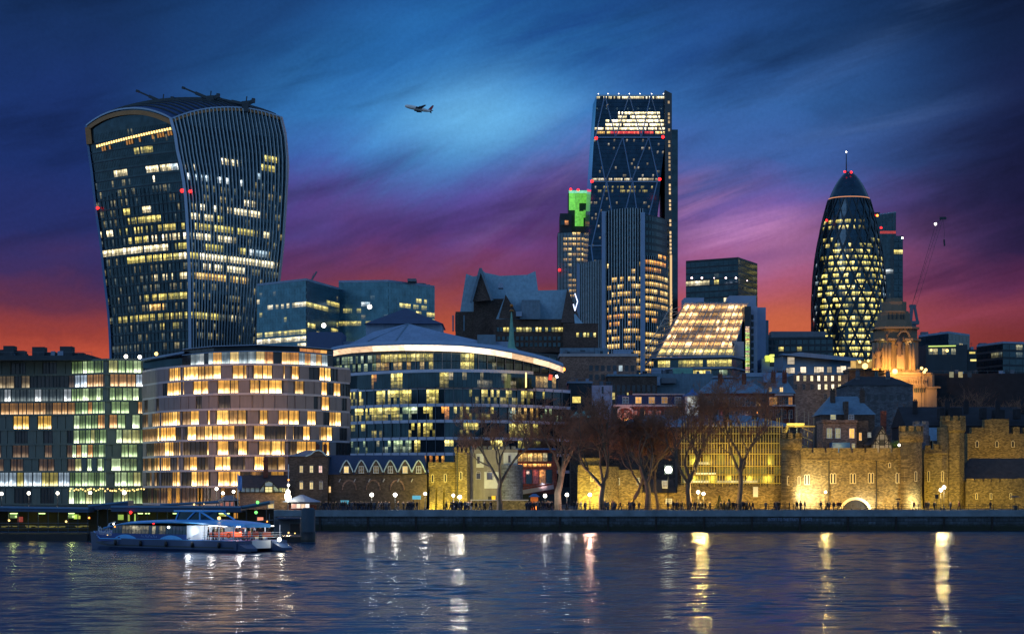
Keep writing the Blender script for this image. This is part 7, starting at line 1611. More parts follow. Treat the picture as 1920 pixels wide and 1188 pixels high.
# ================================================================= TREES, LAMPS, PEOPLE
M_BARK = pbr('plane_bark', (104, 90, 78), .9, .3, 1.5, 0, .3)
def bare_tree(name, label, xpx, D, h, seed, group, spread=1.0, trunk_r=.42, lean=0.0, fork=.32, dens=1.0, pts_out=None, ground=GZ):
    rng = random.Random(seed); base = Vector((X(xpx, D), D, ground)); root = thing(name, label, 'tree', tuple(base), group)
    tr = MB(); li = MB(); tw = MB()
    def wig(p, d, L, r0, r1, n, out, sides, upk=.06):
        pts = [p.copy()]; rs = [r0]; d = d.normalized()
        for i in range(n):
            d = (d + Vector((rng.gauss(0, .16), rng.gauss(0, .16), rng.gauss(0, .10) + upk))).normalized(); p = p + d * (L / n); pts.append(p.copy()); rs.append(r0 + (r1 - r0) * (i + 1) / n)
        out.tube(pts, rs, sides, cap=False); return pts, d
    tp, td = wig(base + Vector((0, 0, -.05)), Vector((lean, 0, 1)), h * fork, trunk_r * 1.15, trunk_r * .8, 5, tr, 8, .12)
    def grow(p, d, L, r, lev):
        out = li if lev < 3 else tw; sides = (6, 5, 4, 3, 3, 3)[min(lev, 5)]
        pts, dd = wig(p, d, L, r, r * .55, (5, 4, 4, 3, 2, 2)[min(lev, 5)], out, sides, .10 if lev < 3 else .02)
        if lev >= 5: return
        nchild = (3, 3, 4, 5, 5)[lev]
        if lev >= 3: nchild = max(2, round(nchild * dens))
        for i in range(nchild):
            t = rng.uniform(.45, 1) if i else 1.0; k = min(int(t * (len(pts) - 1)), len(pts) - 2); q_ = pts[k].lerp(pts[k + 1], t * (len(pts) - 1) - k)
            ax = Vector((rng.gauss(0, 1), rng.gauss(0, 1), rng.gauss(0, .5) + .25)).normalized(); nd = (dd * .75 + ax * (.62 if lev < 3 else .85)).normalized()
            grow(q_, nd, L * rng.uniform(.55, .8), max(r * .58 * rng.uniform(.8, 1), .026), lev + 1)
    nl = rng.choice((3, 4, 4))
    for i in range(nl):
        a = 2 * math.pi * (i + rng.random() * .5) / nl; s_ = rng.uniform(.45, .95) * spread
        st = tp[-1] if i < 2 else tp[-2]
        grow(st, Vector((math.cos(a) * s_, math.sin(a) * s_ * .6, 1)), h * rng.uniform(.27, .36), trunk_r * .68, 0)
    tr.build('trunk', M_BARK, root); li.build('branches', M_BARK, root); tw.build('crown', MATS['twig_bark'], root)
    return root
pbr('twig_bark', (146, 104, 82), .9, .2, 1)
TR = 'bare plane trees along the wharf'
for i, (x, D, h, sp, tr_, ln, fk, lab) in enumerate((
        (936, 411, 17.5, 1.15, .50, .04, .26, 'large bare plane tree before the grey gatehouse, leftmost trunk of the wharf row'),
        (1046, 413, 18.0, 1.0, .62, .0, .42, 'thick bare plane tree trunk beside the red-lit cafe pavilion'),
        (1128, 410, 17.5, 1.0, .50, .0, .28, 'bare plane tree whose split trunk forks low before the floodlit wall'),
        (1181, 414, 14.5, .9, .36, .10, .40, 'slimmer leaning bare plane tree with a Y-shaped crown before the rubble wall'),
        (1214, 412, 17.5, 1.0, .55, -.04, .34, 'dark thick bare plane tree left of the wall cottage'),
        (1234, 418, 12.5, .8, .28, .0, .5, 'straight slim bare tree directly before the wall cottage'),
        (1294, 411, 19.0, 1.1, .50, .05, .30, 'bare plane tree between the blazing floodlight and the pair of globe lamps'),
        (1384, 412, 20.5, 1.2, .46, .0, .40, 'bare plane tree with reddish twigs, rightmost of the wharf row'))):
    bare_tree('plane_tree', lab, x, D, h * 1.12, 100 + i * 7, TR, sp, tr_, ln, fk, 1.0)
for i, (x, D, h, lab) in enumerate(((1722, 560, 26, 'tall dark bare tree right of the carved stone tower'), (1764, 552, 24, 'dark bare tree below the glass office with the strip window'), (1812, 540, 27, 'dark spreading bare tree left of the right-hand glass block'),
        (1862, 545, 29, 'big dark bare tree before the right-hand glass block'), (1906, 535, 28, 'dark bare tree at the right edge of the view'), (1640, 520, 17, 'dark bare tree behind the timbered cottage'), (1610, 540, 20, 'dark bare tree left of the carved stone tower base'), (1520, 500, 15, 'bare tree behind the scaffold tower'), (1452, 520, 21, 'bare tree glowing reddish behind the scaffolded building'),
        (1350, 515, 22, 'reddish bare tree behind the middle of the scaffolded building'), (1255, 520, 21, 'bare tree behind the wall cottage'), (1000, 530, 20, 'bare tree before the curved office behind the red-lit cafe'), (880, 500, 19, 'bare tree before the curved office behind the yellow tower'), (1090, 500, 18, 'bare tree before the pale green copper roof'))):
    bare_tree('background_tree', lab, x, D, h, 300 + i * 3, 'bare trees behind the castle walls', 1.1, .4, 0, .25, .8)
# evergreen shrub
def conifer(x, h, lab, D=417):
    rng = random.Random(x); t = thing('evergreen_shrub', lab, 'shrub', (X(x, D), D, GZ)); b = MB(); b.tube([(X(x, D), D, GZ), (X(x, D), D, GZ + h * .9)], .08, 5); b.build('trunk', M_BARK, t); b = MB()
    for i in range(900):
        z = rng.random() ** 1.2; r = (1 - z) * h * .33 * rng.random() ** .5; a = rng.random() * 6.28; p = Vector((X(x, D) + r * math.cos(a), D + r * math.sin(a), GZ + .2 + z * h)); d = Vector((math.cos(a), math.sin(a), .5)).normalized() * .16; e = d.orthogonal() * .45; b.face([p - d * .2, p - e * .5, p + d, p + e * .5])
    b.build('foliage', pbr('conifer_green', (40, 62, 36), .8, .4, 2) if 'conifer_green' not in MATS else MATS['conifer_green'], t)
conifer(1349, 2.6, 'dark cone-shaped evergreen shrub, taller of two on the wharf lawn'); conifer(1367, 2.0, 'small cone-shaped evergreen shrub right of the taller one'); conifer(1358, 1.4, 'lowest rounded evergreen shrub between the two cone-shaped ones')

STRONG = (862, 1106, 1309, 1319, 1764, 1548)
def street_lamp(x, y, D, lab, r=.42, e=160, col=(1, .93, .78), grp='white globe lamps along the wharf', head=E_GLOBE):
    r *= .86
    t = thing('street_lamp', lab, 'lamp', (X(x, D), D, GZ), grp); cx = X(x, D); b = MB(); b.tube([(cx, D, GZ), (cx, D, GZ + .8), (cx, D, Z(y, D) - r)], [.14, .07, .05], 8); b.build('post', M_BLACK, t)
    b = MB(); b.lathe([(.22, GZ), (.2, GZ + .4), (.1, GZ + .7)], (cx, D), 8); b.build('base', M_BLACK, t)
    b = MB(); b.ball((cx, D, Z(y, D)), r); b.build('globe', head, t); b = MB(); b.lathe([(.12, Z(y, D) - r - .1), (.16, Z(y, D) - r + .05)], (cx, D), 8); b.build('collar', M_BLACK, t)
    lamp('POINT', (cx, D - r - .35, Z(y, D)), e * (15 if x in (1309, 1548, 1764, 1106) else 16 if x in STRONG else 3), (1, .50, .36) if x == 1106 else (1, .66, .18) if x in (1309, 1319, 1764, 1548) else col, .3, name='lamp_light')
for x, y, lab, r, e in ((3, 925, 'white globe lamp at the left edge of the view', .42, 60), (54, 924, 'white globe lamp, second from the left edge', .42, 60), (108, 924, 'white globe lamp before the dark bays of the apartment block', .40, 60), (169, 923, 'white globe lamp under the green-lit apartments', .42, 60), (233, 923, 'white globe lamp at the right end of the apartment block', .5, 80),
        (406, 916, 'pinkish white globe lamp at the foot of the hotel', .36, 60), (418, 924, 'white globe lamp beside the pinkish one at the hotel foot', .36, 60), (438, 921, 'white lamp just left of the flagpole', .34, 40),
        (697, 927, 'white globe lamp before the pointed dormers, left of the pair', .45, 150), (741, 927, 'white globe lamp before the pointed dormers, right of the pair', .45, 150), (797, 925, 'white globe lamp at the left corner of the yellow tower', .36, 100),
        (850, 928, 'white globe lamp before the yellow tower, left of the touching pair', .34, 80), (862, 931, 'white globe lamp before the yellow tower, right of the touching pair', .44, 120), (1022, 929, 'white globe lamp below the cafe ramp', .42, 100),
        (1063, 927, 'white globe lamp before the bright yellow stone face', .42, 120), (1106, 927, 'white globe lamp left of the split-trunk tree', .42, 120), (1309, 922, 'higher globe lamp of the pair before the rubble wall', .40, 120), (1319, 925, 'lower globe lamp of the pair before the rubble wall', .38, 120),
        (1548, 922, 'white lamp before the brightest patch of the gate tower', .30, 120), (1764, 918, 'left globe of the two overlapping lamps before the short castle wall', .42, 180), (1770, 913, 'right globe of the two overlapping lamps before the short castle wall', .42, 180)):
    street_lamp(x, y, 412 if x > 300 else 440, lab, r, e * (.6 if x > 1500 and x < 1600 else 1))
def floodlight():
    D = 428; t = thing('floodlight', 'blazing white floodlight on a mast above the wall cottage', 'floodlight', (X(1253, D), D, GZ)); b = MB(); b.tube([(X(1253, D), D + .6, GZ), (X(1253, D), D + .6, Z(872, D))], .09, 6); b.build('mast', M_BLACK, t)
    b = MB(); b.box(X(1246, D), X(1261, D), D - .1, D + .5, Z(888, D), Z(872, D)); b.build('housing', M_DARK, t)
    b = MB(); b.ball(PT(1253.5, 880, D - .5), .7, 16); b.build('lamp_face', emit('flood_glow', (255, 252, 214), 16), t); lamp('POINT', tuple(PT(1253, 880, D - 2.0)), 900, (1, .95, .6), .6, name='flood_light')
floodlight()

# ---- figures
def person_mesh(name, pose, coat, trousers, hair, seed, umbrella=False):
    rng = random.Random(seed); V = {}; 
    st = .13 if pose == 'stand' else .26
    J = [(0, 0, .95, .145), (0, .0, 1.18, .15), (0, .01, 1.42, .155), (0, 0, 1.52, .06), (0, -.02, 1.66, .10), (0, -.02, 1.76, .085),
         (-.10, 0, .90, .10), (-.11, -st, .50, .07), (-.11, -st * .7, .07, .05), (-.11, -st * .7 - .14, .04, .045),
         (.10, 0, .90, .10), (.11, st * .6, .50, .07), (.11, st * 1.2, .08, .05), (.11, st * 1.2 - .14, .04, .045),
         (-.20, 0, 1.42, .07), (-.25, .04, 1.16, .055), (-.24, -.06, .92, .042), (-.24, -.09, .82, .035),
         (.20, 0, 1.42, .07), (.26, -.02, 1.16, .055), (.22, -.20 if pose != 'stand' else -.05, .95, .042), (.22, -.26 if pose != 'stand' else -.08, .87, .035)]
    if pose == 'arm': J[19] = (.30, -.10, 1.22, .055); J[20] = (.18, -.28, 1.38, .042); J[21] = (.12, -.3, 1.48, .035)
    E = [(0, 1), (1, 2), (2, 3), (3, 4), (4, 5), (0, 6), (6, 7), (7, 8), (8, 9), (0, 10), (10, 11), (11, 12), (12, 13), (2, 14), (14, 15), (15, 16), (16, 17), (2, 18), (18, 19), (19, 20), (20, 21)]
    me = bpy.data.meshes.new(name + '_skeleton'); me.from_pydata([j[:3] for j in J], E, []); o = bpy.data.objects.new(name + '_skeleton', me); COL.objects.link(o)
    md = o.modifiers.new('skin', 'SKIN'); md.use_smooth_shade = True
    for i, j in enumerate(J): me.skin_vertices[0].data[i].radius = (j[3], j[3] * .8)
    me.skin_vertices[0].data[0].use_root = True
    dg = bpy.context.evaluated_depsgraph_get(); m2 = bpy.data.meshes.new_from_object(o.evaluated_get(dg)); bpy.data.objects.remove(o); m2.name = name
    m2.materials.clear()
    for m_ in (coat, trousers, MATS['skin'], hair, M_BLACK): m2.materials.append(m_)
    for p in m2.polygons:
        z, y, x = p.center.z, p.center.y, p.center.x
        p.material_index = 3 if z > 1.70 or (z > 1.60 and y > -.0) else 2 if z > 1.50 else 1 if z < .84 and abs(x) < .2 else 0
        if z < .10: p.material_index = 4
        if abs(x) > .2 and z < .90: p.material_index = 2
    return m2
pbr('skin', (150, 112, 92), .6, .08, 2)
CO = [pbr('coat_navy', (28, 34, 52), .85, .1, 2), pbr('coat_black', (18, 18, 22), .85, .1, 2), pbr('coat_maroon', (72, 28, 34), .85, .1, 2), pbr('coat_grey', (74, 78, 86), .85, .1, 2), pbr('coat_tan', (120, 98, 70), .85, .1, 2)]
TRS = [pbr('trousers_dark', (22, 24, 30), .85, .1, 2), pbr('trousers_denim', (40, 52, 78), .85, .1, 2)]
HR = [pbr('hair_dark', (26, 20, 18), .7, .1, 2), pbr('hair_fair', (110, 84, 54), .7, .1, 2)]
PM = [person_mesh('person', ('stand', 'walk', 'arm')[i % 3], CO[i % 5], TRS[i % 2], HR[i % 2], i) for i in range(10)]
def person(x, D, label, group, mi, z=GZ, face=None, s=1.0, rng=random):
    o = bpy.data.objects.new('person', PM[mi]); COL.objects.link(o); o.location = (X(x, D), D, z); o.scale = (s, s, s)
    o.rotation_euler = (0, 0, face if face is not None else rng.uniform(0, 6.28)); tag(o, label, 'person', group); return o
rg = random.Random(77)
# the dense crowd on the wharf: dark figures nothing tells apart
CL = [rg.uniform(600, 1105) for _ in range(26)] + [rg.uniform(1115, 1455) for _ in range(14)]
for i in range(230):
    x = rg.gauss(rg.choice(CL[:26]) if i < 165 else rg.choice(CL[26:]), 7)
    person(x, rg.uniform(402.6, 416), 'dark-coated person in the crowd standing along the wharf edge', 'crowd along the wharf', rg.choice((0, 1, 5, 6, 1, 3)), rng=rg, s=rg.uniform(.9, 1.04))
for x, mi, lab in ((1480, 6, 'lone dark figure on the wharf below the left castle turret'), (1494, 1, 'left figure of a close pair under the bright gate tower patch'), (1501, 7, 'right figure of a close pair under the bright gate tower patch'), (1509, 3, 'grey-coated figure just right of the close pair'), (1539, 0, 'dark figure left of the drain pipe of the gate tower'),
        (1551, 6, 'dark figure beside the lamp post before the gate tower'), (1555, 3, 'grey-coated figure touching the lamp post group before the gate tower'), (1563, 1, 'dark figure walking right of the lamp post group'), (1571, 7, 'maroon-coated figure, left of two beside the water arch'), (1576, 2, 'maroon-coated figure, right of two beside the water arch'),
        (1684, 0, 'dark figure with an umbrella below the gate tower windows'), (1714, 7, 'maroon-coated figure before the white light at the right turret'), (1736, 1, 'dark figure just right of the right castle turret'), (1741, 5, 'navy-coated figure at the left end of the short castle wall'), (1752, 6, 'dark figure beside the small black sign post'), (1782, 3, 'grey-coated figure below the tall octagonal tower'), (1798, 2, 'maroon-coated figure at the right foot of the octagonal tower'), (1857, 1, 'lone dark figure before the low wall at the right'),
        (1452, 1, 'leftmost of the tight group before the left castle turret'), (1457, 5, 'second of the tight group before the left castle turret'), (1461, 6, 'rightmost of the tight group before the left castle turret')):
    person(x, 411, lab, 'people before the gate tower', mi, rng=rg)
t = thing('umbrella', 'dark open umbrella held over the figure below the gate tower windows', 'umbrella', (X(1684, 411), 411, GZ + 1.1)); b = MB(); zc = GZ + 2.25
b.lathe([(.62, zc - .22), (.5, zc - .08), (.28, zc + .03), (.02, zc + .08)], (X(1684, 411), 411), 10); b.build('canopy', CO[1], t); b = MB(); b.tube([(X(1684, 411) + .15, 411, GZ + 1.2), (X(1684, 411), 411, zc)], .015, 4); b.build('shaft', M_STEEL, t)
for x, D, w, lab in ((1903, 409, 2.1, 'dark table parasol on the wharf at the right edge'),):
    t = thing('parasol', lab, 'parasol', (X(x, D), D, GZ)); b = MB(); b.lathe([(1.35, GZ + 2.5), (1.3, GZ + 2.55), (.1, GZ + 2.8)], (X(x, D), D), 10); b.build('canopy', M_BLACK, t); b = MB(); b.tube([(X(x, D), D, GZ), (X(x, D), D, GZ + 2.6)], .05, 6); b.lathe([(.5, GZ), (.5, GZ + .9), (.45, GZ + .95)], (X(x, D), D), 8); b.build('pole', M_BLACK, t)
t = thing('sign_post', 'small black sign board on a post left of the overlapping globe lamps', 'sign', (X(1756, 410), 410, GZ)); b = MB(); b.bar((X(1756, 410), 410, GZ), PT(1756, 932, 410), .08); b.build('post', M_BLACK, t); b = MB(); b.box(X(1753, 410), X(1759.5, 410), 409.9, 410, Z(934, 410), Z(926.5, 410)); b.build('board', M_BLACK, t)
# railing along the wharf
D = 409.5; t = thing('railing', 'black iron railing along the wharf before the castle walls', 'railing', (X(1500, D), D, GZ))
b = MB(); x0, x1 = X(1050, D), X(1990, D)
for z in (.45, .8, 1.12): b.bar((x0, D, GZ + z), (x1, D, GZ + z), .05)
b.build('rails', M_BLACK, t)
x = x0
while x < x1: b = MB(); b.bar((x, D, GZ), (x, D, GZ + 1.2), .09); b.build('post', M_BLACK, t); x += 1.6

# ================================================================= PIER, BOATS
def pier():
    D = 325.0; t = thing('river_pier', 'floating river pier with long dark blue canopies at the left', 'pier', (X(200, D), D, 0)); cb = pbr('canopy_blue', (52, 74, 104), .5, .15, .5, .2); rng = random.Random(2)
    for nm, x0, y0, x1, y1, hh, dd, dep in (('canopy', -60, 948, 166, 951, .75, 0, 7), ('canopy', 208, 947.5, 452, 948.5, .9, 0, 7), ('canopy', 165, 946, 240, 938, .9, 4, 5), ('canopy', 452, 948, 506, 938, .5, 1, 6), ('canopy', 300, 944, 410, 938, .4, 8, 5)):
        a, c = PT(x0, y0, D + dd), PT(x1, y1, D + dd); b = MB(); u = Vector((0, dep, 0)); h = Vector((0, 0, -hh))
        b.idx([a, c, c + u, a + u, a + h, c + h, c + u + h, a + u + h], [(0, 1, 2, 3), (0, 4, 5, 1), (1, 5, 6, 2), (3, 2, 6, 7), (0, 3, 7, 4), (4, 7, 6, 5)]); b.build(nm, cb, t)
        b = MB(); b.bar(a + Vector((0, -.1, -.12)), c + Vector((0, -.1, -.12)), .12, .26); b.build('canopy_edge', pbr('canopy_edge', (84, 124, 160), .4, .1, .5, .2) if 'canopy_edge' not in MATS else MATS['canopy_edge'], t)
    b = MB(); b.box(X(-60, D), X(166, D), D - 1, D + 10, -.2, Z(1000, D)); b.build('pontoon', pbr('pontoon_steel', (46, 46, 48), .7, .3, .6, .2), t)
    b = MB(); b.box(X(166.1, D), X(505, D), D, D + 10, -.2, Z(996, D)); b.build('pontoon', MATS['pontoon_steel'], t)
    b = MB(); b.box(X(-60, D), X(505, D), D + 6, D + 6.3, Z(996, D), Z(955, D)); b.build('rear_screen', pbr('rear_screen', (56, 52, 44), .8, .3, 1), t)
    for i in range(30):
        x = -40 + i * 18.6; b = MB(); b.bar(PT(x, 998, D + .5), PT(x, 953, D + .5), .12); b.build('post', M_DARK, t)
    for y in (990, 985, 980): b = MB(); b.bar(PT(-50, y, D + .1), PT(166, y, D + .1), .05); b.build('rail', M_STEEL, t)
    for x, w, k in ((25, 13, 1), (78, 11, .7), (133, 11, 1.1), (262, 10, .8), (276, 8, .8), (330, 12, .3), (420, 20, .4)):
        b = MB(); a = PT(x, 962, D + 2); b.box(a.x - w * .04, a.x + w * .04, D + 2, D + 2.5, a.z - .06, a.z + .06); b.build('strip_light', emit('pier_strip', (210, 255, 150), 3) if 'pier_strip' not in MATS else MATS['pier_strip'], t)
        lamp('POINT', (a.x, D + 2.2, a.z - .5), 40 * k, (.85, 1, .30), .2, name='strip_lamp')
    for x, y, w, h, c in ((25, 967, 1.1, .6, (.10, .16, .04)), (133, 967, 1.0, .6, (.12, .2, .04)), (143, 968, .7, .7, (.5, .75, .08)), (148, 969, .4, .5, (.7, .8, .1)), (226, 969, .9, .8, (.28, .42, .06)), (241, 970, .35, 1.0, (.35, .42, .06)), (253, 970, .2, 1.2, (.4, .6, .1)), (38, 973, .8, .8, (.28, .03, .015)), (488, 972, .9, .5, (1.1, .35, .2)), (420, 965, 1.4, .35, (.35, .35, .05)), (442, 966, .6, .8, (.6, .25, .03)), (366, 964, 1.6, .25, (.25, .25, .05))):
        p = PT(x, y, D + 3); b = MB(); b.box(p.x - w / 2, p.x + w / 2, D + 3, D + 3.1, p.z - h / 2, p.z + h / 2, 0, c); b.build('lit_board', GLP, t)
    for x, y, r, m_ in ((17, 975, .16, E_WARM), (124, 977, .16, E_WARM), (167, 970, .15, E_AMBER), (245, 960, .22, E_RED), (480, 960, .25, E_GREEN), (483, 941, .25, E_GREEN), (364, 945, .14, E_WARM), (382, 945, .14, E_WARM), (501, 977, .12, E_AMBER)):
        b = MB(); b.ball(PT(x, y, D - .3), r); b.build('pier_lamp', m_, t)
    for i in range(26):
        x = 2 + rng.uniform(0, 160); b = MB(); p = PT(x, 988 - rng.uniform(0, 3), D + 3 + rng.uniform(0, 2)); b.box(p.x - .35, p.x + .35, p.y, p.y + .1, p.z - .08, p.z + .08, 0, (.16, .14, .02)); b.build('seat_back', GLP, t)
    lamp('POINT', (X(60, D + 3), D + 3, Z(972, D)), 25, (1, .8, .2), .3, name='strip_lamp')
    # access bridge and end platform
    b = MB(); b.box(X(505.2, D), X(575, D), D - 8, D, -.2, Z(1004, D)); b.build('end_platform', MATS['pontoon_steel'], t)
    b = MB(); b.box(X(512, 318), X(562, 318), 319, 320, Z(1003, 318), Z(970, 318)); b.build('shelter_wall', pbr('shelter_grey', (90, 96, 104), .7, .2, .6), t)
    b = MB(); b.box(X(520, 318), X(564, 318), 316.5, 320.5, Z(972, 318), Z(969.5, 318)); b.build('shelter_roof', cb, t); b = MB(); b.box(X(542, 317), X(560, 317), 318.6, 318.98, Z(998, 317), Z(982, 317)); b.build('shelter_door', M_BLACK, t)
    b = MB(); b.ball(PT(541, 998, 316), .12); b.ball(PT(553, 999, 316), .09); b.build('pier_lamp', E_WARM, t)
    for x in (505, 514, 524): b = MB(); b.bar(PT(x, 1000, 318), PT(x, 962, 318), .09); b.build('gangway_post', M_STEEL, t)
    b = MB(); b.bar(PT(480, 976, 318), PT(512, 974, 318), .5, .12); b.build('gangway_roof', MATS['shelter_grey'], t)
pier()
def pile(x, w, yt, yb, lab):
    D = FPX * CH / (yb - HZ); t = thing('mooring_pile', lab, 'mooring pile', (X(x, D), D, 0)); r = w * D / FPX / 2; b = MB(); b.lathe([(r, -1), (r, Z(yt, D)), (r * .7, Z(yt, D) + .3)], (X(x, D), D), 16); b.build('pile_tube', pbr('pile_paint', (44, 62, 76), .6, .3, .5, .2, streak=True) if 'pile_paint' not in MATS else MATS['pile_paint'], t)
    b = MB(); b.lathe([(r * 1.08, .2), (r * 1.08, 1.6)], (X(x, D), D), 16); b.build('rubbing_band', M_BLACK, t); return D
pile(578, 26, 955, 1017, 'thick dark blue steel mooring pile beside the pier end'); 

def river_bus():
    H0 = Vector((-34.1, 264, 0)); ang = math.atan2(.644, -.763)
    t = thing('river_bus', 'blue and white catamaran river bus with a lit open stern full of passengers', 'boat', tuple(H0), None, ang)
    # local frame: x forward 0..30, y 0 near side .. -9 far side, z up
    L, Bm = 29.5, 8.6; rng = random.Random(5); hb = pbr('hull_blue', (34, 66, 132), .35, .1, .5, .1); hw = pbr('hull_pale', (50, 70, 104), .4, .1, .5, .1); rb = pbr('roof_blue', (96, 178, 240), .4, .1, .5, .1); wh = pbr('cabin_white', (200, 208, 216), .5, .06, .5)
    def hull(y0, y1, nm):
        b = MB(); st = []
        for i in range(13):
            x = L * i / 12; k = 1 - max(0, (x - 21) / 8.5) ** 1.8; ym = (y0 + y1) / 2; w = (y0 - y1) / 2 * max(k, .06); rise = max(0, (x - 20) / 9.5) ** 2 * .8; ofs = max(0, (x - 24) / 5.5) * .4
            st.append([(x, ym - w * .5, -.5), (x + ofs * .5, ym - w, .35 + rise * .2), (x + ofs, ym - w * 1.02, 1.45 + rise), (x + ofs, ym + w * 1.02, 1.45 + rise), (x + ofs * .5, ym + w, .35 + rise * .2), (x, ym + w * .5, -.5)])
        v = [p for s_ in st for p in s_]; f = []; mi = []
        for i in range(12):
            for k in range(5): f.append((i * 6 + k, i * 6 + k + 1, (i + 1) * 6 + k + 1, (i + 1) * 6 + k))
        b.idx(v, f, 0, sm=False); b.idx(st[0], [(5, 4, 3, 2, 1, 0)], 0); b.idx(st[-1], [(0, 1, 2, 3, 4, 5)], 0)
        return b.build(nm, hw, t)
    hull(0, -2.6, 'hull'); hull(-Bm + 2.6, -Bm, 'hull')
    b = MB(); b.box(.3, 27, -Bm + .2, -.2, 1.1, 1.5); b.build('bridge_deck', hb, t)
    # foredeck
    b = MB(); b.prism([(22.5, -.1), (27.5, -.5), (30.1, -2.2), (30.6, -4.3), (30.1, -6.4), (27.5, -Bm + .5), (22.5, -Bm + .1)], 1.46, 1.9, z1s=[1.7, 1.95, 2.35, 2.4, 2.35, 1.95, 1.7]); b.build('foredeck', hb, t)
    b = MB(); 
    for y in (-.08,): b.bar((.4, y + .03, 1.42), (26.5, y + .03, 1.44), .08, .12); b.bar((26.5, -.05, 1.44), (29.9, -1.8, 2.3), .08, .12)
    b.build('rubbing_strake', rb, t)
    for x in (3, 8, 13, 18, 23): b = MB(); b.lathe([(.05, .55), (.17, .62), (.2, .9), (.17, 1.2), (.05, 1.28)], (x, .22), 8); b.build('fender', M_BLACK, t)
    b = MB(); b.bar((.5, .02, .62), (25, .02, .62), .04, .16); b.bar((25, -.0, .62), (28.5, -1.0, .9), .04, .16); b.build('boot_stripe', M_DARK, t)
    b = MB()
    for z in (2.5, 2.95):
        b.bar((22.8, -.3, z - .45), (27.4, -.8, z - .25), .05); b.bar((27.4, -.8, z - .25), (30.2, -2.8, z), .05)
    for x, y in ((24, -.45), (25.6, -.6), (27.4, -.8), (28.8, -1.8), (30.2, -2.8)): b.bar((x, y, 1.9), (x, y, 2.75), .05)
    b.build('bow_rail', wh, t)
    # cabin
    b = MB(); b.prism([(9.5, -.15), (24.2, -.15), (25.4, -2.4), (25.6, -4.3), (25.4, -6.2), (24.2, -Bm + .15), (9.5, -Bm + .15)], 1.51, 2.15); b.build('cabin_side', hb, t)
    b = MB()
    for j in range(22):
        x0 = 9.6 + j * .66; r_ = rng.random(); b.face([(x0 + .60, -.16, 2.16), (x0, -.16, 2.16), (x0, -.24, 3.2), (x0 + .60, -.24, 3.2)], 0, (.16, .13, .07) if 3 < j < 19 and r_ < .5 else ((.38, .33, .2) if 3 < j < 19 and r_ < .7 else (.01, .01, .02)))
    b.build('cabin_windows', GL, t)
    b = MB(); b.prism([(9.6, -.3), (23.7, -.3), (24.9, -2.6), (24.9, -6), (23.7, -Bm + .3), (9.6, -Bm + .3)], 2.151, 3.25); b.build('cabin_core', M_BLACK, t)
    # swept swooshes along the side, and pale lettering
    for xa, xb in ((19.2, 23.6), (10.2, 14.6)):
        b = MB(); n = 12; P = [(xa + (xb - xa) * i / n, .0) for i in range(n + 1)]; zt = [1.53 + .50 * math.sin(math.pi * i / n) ** .8 for i in range(n + 1)]
        for i in range(n): b.face([(P[i + 1][0], -.135, 1.53), (P[i][0], -.135, 1.53), (P[i][0], -.135, zt[i]), (P[i + 1][0], -.135, zt[i + 1])])
        b.build('side_swoosh', rb, t)
    b = MB(); xx = 18.2
    for i in range(12):
        w = (.16, .12, .18, .1)[i % 4]; z0 = 1.72; z1 = 1.98 - (.08 if i % 3 else 0)
        if i % 2: b.bar((xx, -.13, z0), (xx - w, -.13, z1), .05, .05)
        b.bar((xx, -.13, z0), (xx, -.13, z1), .05, .05); b.bar((xx, -.13, z0 if i % 3 else z1), (xx - w, -.13, z0 if i % 3 else z1), .05, .05); xx -= w + .12
    b.build('hull_lettering', pbr('pale_lettering', (120, 150, 200), .5, .05, 1), t)
    # roof in one sweeping sheet with a drooping nose
    b = MB(); st = []
    for i in range(15):
        x = .8 + 25.4 * i / 14; z = 3.3 + .5 * math.sin(math.pi * min(1, max(0, (x - .8) / 25.4)) ** .8) - (.35 * ((x - 21) / 5) ** 2 if x > 21 else 0); w = .35 if x > 23 else 0; w += max(0, (3 - x) * .9); st.append([(x, -.05 - w, z - .2), (x, -.0 - w, z - .05), (x, -2.2, z + .22), (x, -6.4, z + .22), (x, -Bm + w, z - .05), (x, -Bm + .05 + w, z - .2)])
    b.idx([p for s_ in st for p in s_], [(i * 6 + k, i * 6 + k + 1, (i + 1) * 6 + k + 1, (i + 1) * 6 + k) for i in range(14) for k in range(5)] + [(i * 6 + 5, i * 6, (i + 1) * 6, (i + 1) * 6 + 5) for i in range(14)]); b.idx(st[0], [(5, 4, 3, 2, 1, 0)]); b.idx(st[-1], [(0, 1, 2, 3, 4, 5)]); b.build('roof', rb, t)
    # wheelhouse
    b = MB(); b.prism([(10.2, -2.6), (14.2, -2.6), (14.6, -4.3), (14.2, -6), (10.2, -6)], 4.0, 5.0); o = b.build('wheelhouse', GL, t)
    b = MB(); b.prism([(8.9, -2.3), (14.4, -2.3), (15.0, -4.3), (14.4, -6.3), (8.9, -6.3)], 5.003, 5.2); b.build('wheelhouse_roof', rb, o)
    b = MB(); b.bar((7.0, -2.5, 4.0), (9.6, -2.5, 5.1), .16); b.bar((9.6, -2.5, 4.0), (9.6, -2.5, 5.1), .14); b.bar((12, -2.5, 4), (10.4, -2.5, 5.1), .14); b.bar((7.0, -6.1, 4.0), (9.6, -6.1, 5.1), .16); b.bar((14.2, -2.52, 4), (13.6, -2.52, 5.1), .14); b.build('wheelhouse_frame', rb, o)
    b = MB(); b.bar((11, -4.3, 5.2), (11, -4.3, 6.4), .08); b.bar((10.6, -4.3, 5.9), (11.4, -4.3, 5.9), .1); b.build('radar_mast', M_STEEL, o)
    # lit open stern
    b = MB(); b.box(8.9, 9.4, -Bm + .3, -.3, 1.51, 3.3); b.face([(9.4, -.14, 1.6), (6.9, -.14, 2.5), (6.9, -.14, 3.3), (9.4, -.14, 3.3)][::-1]); b.build('stern_bulkhead', wh, t)
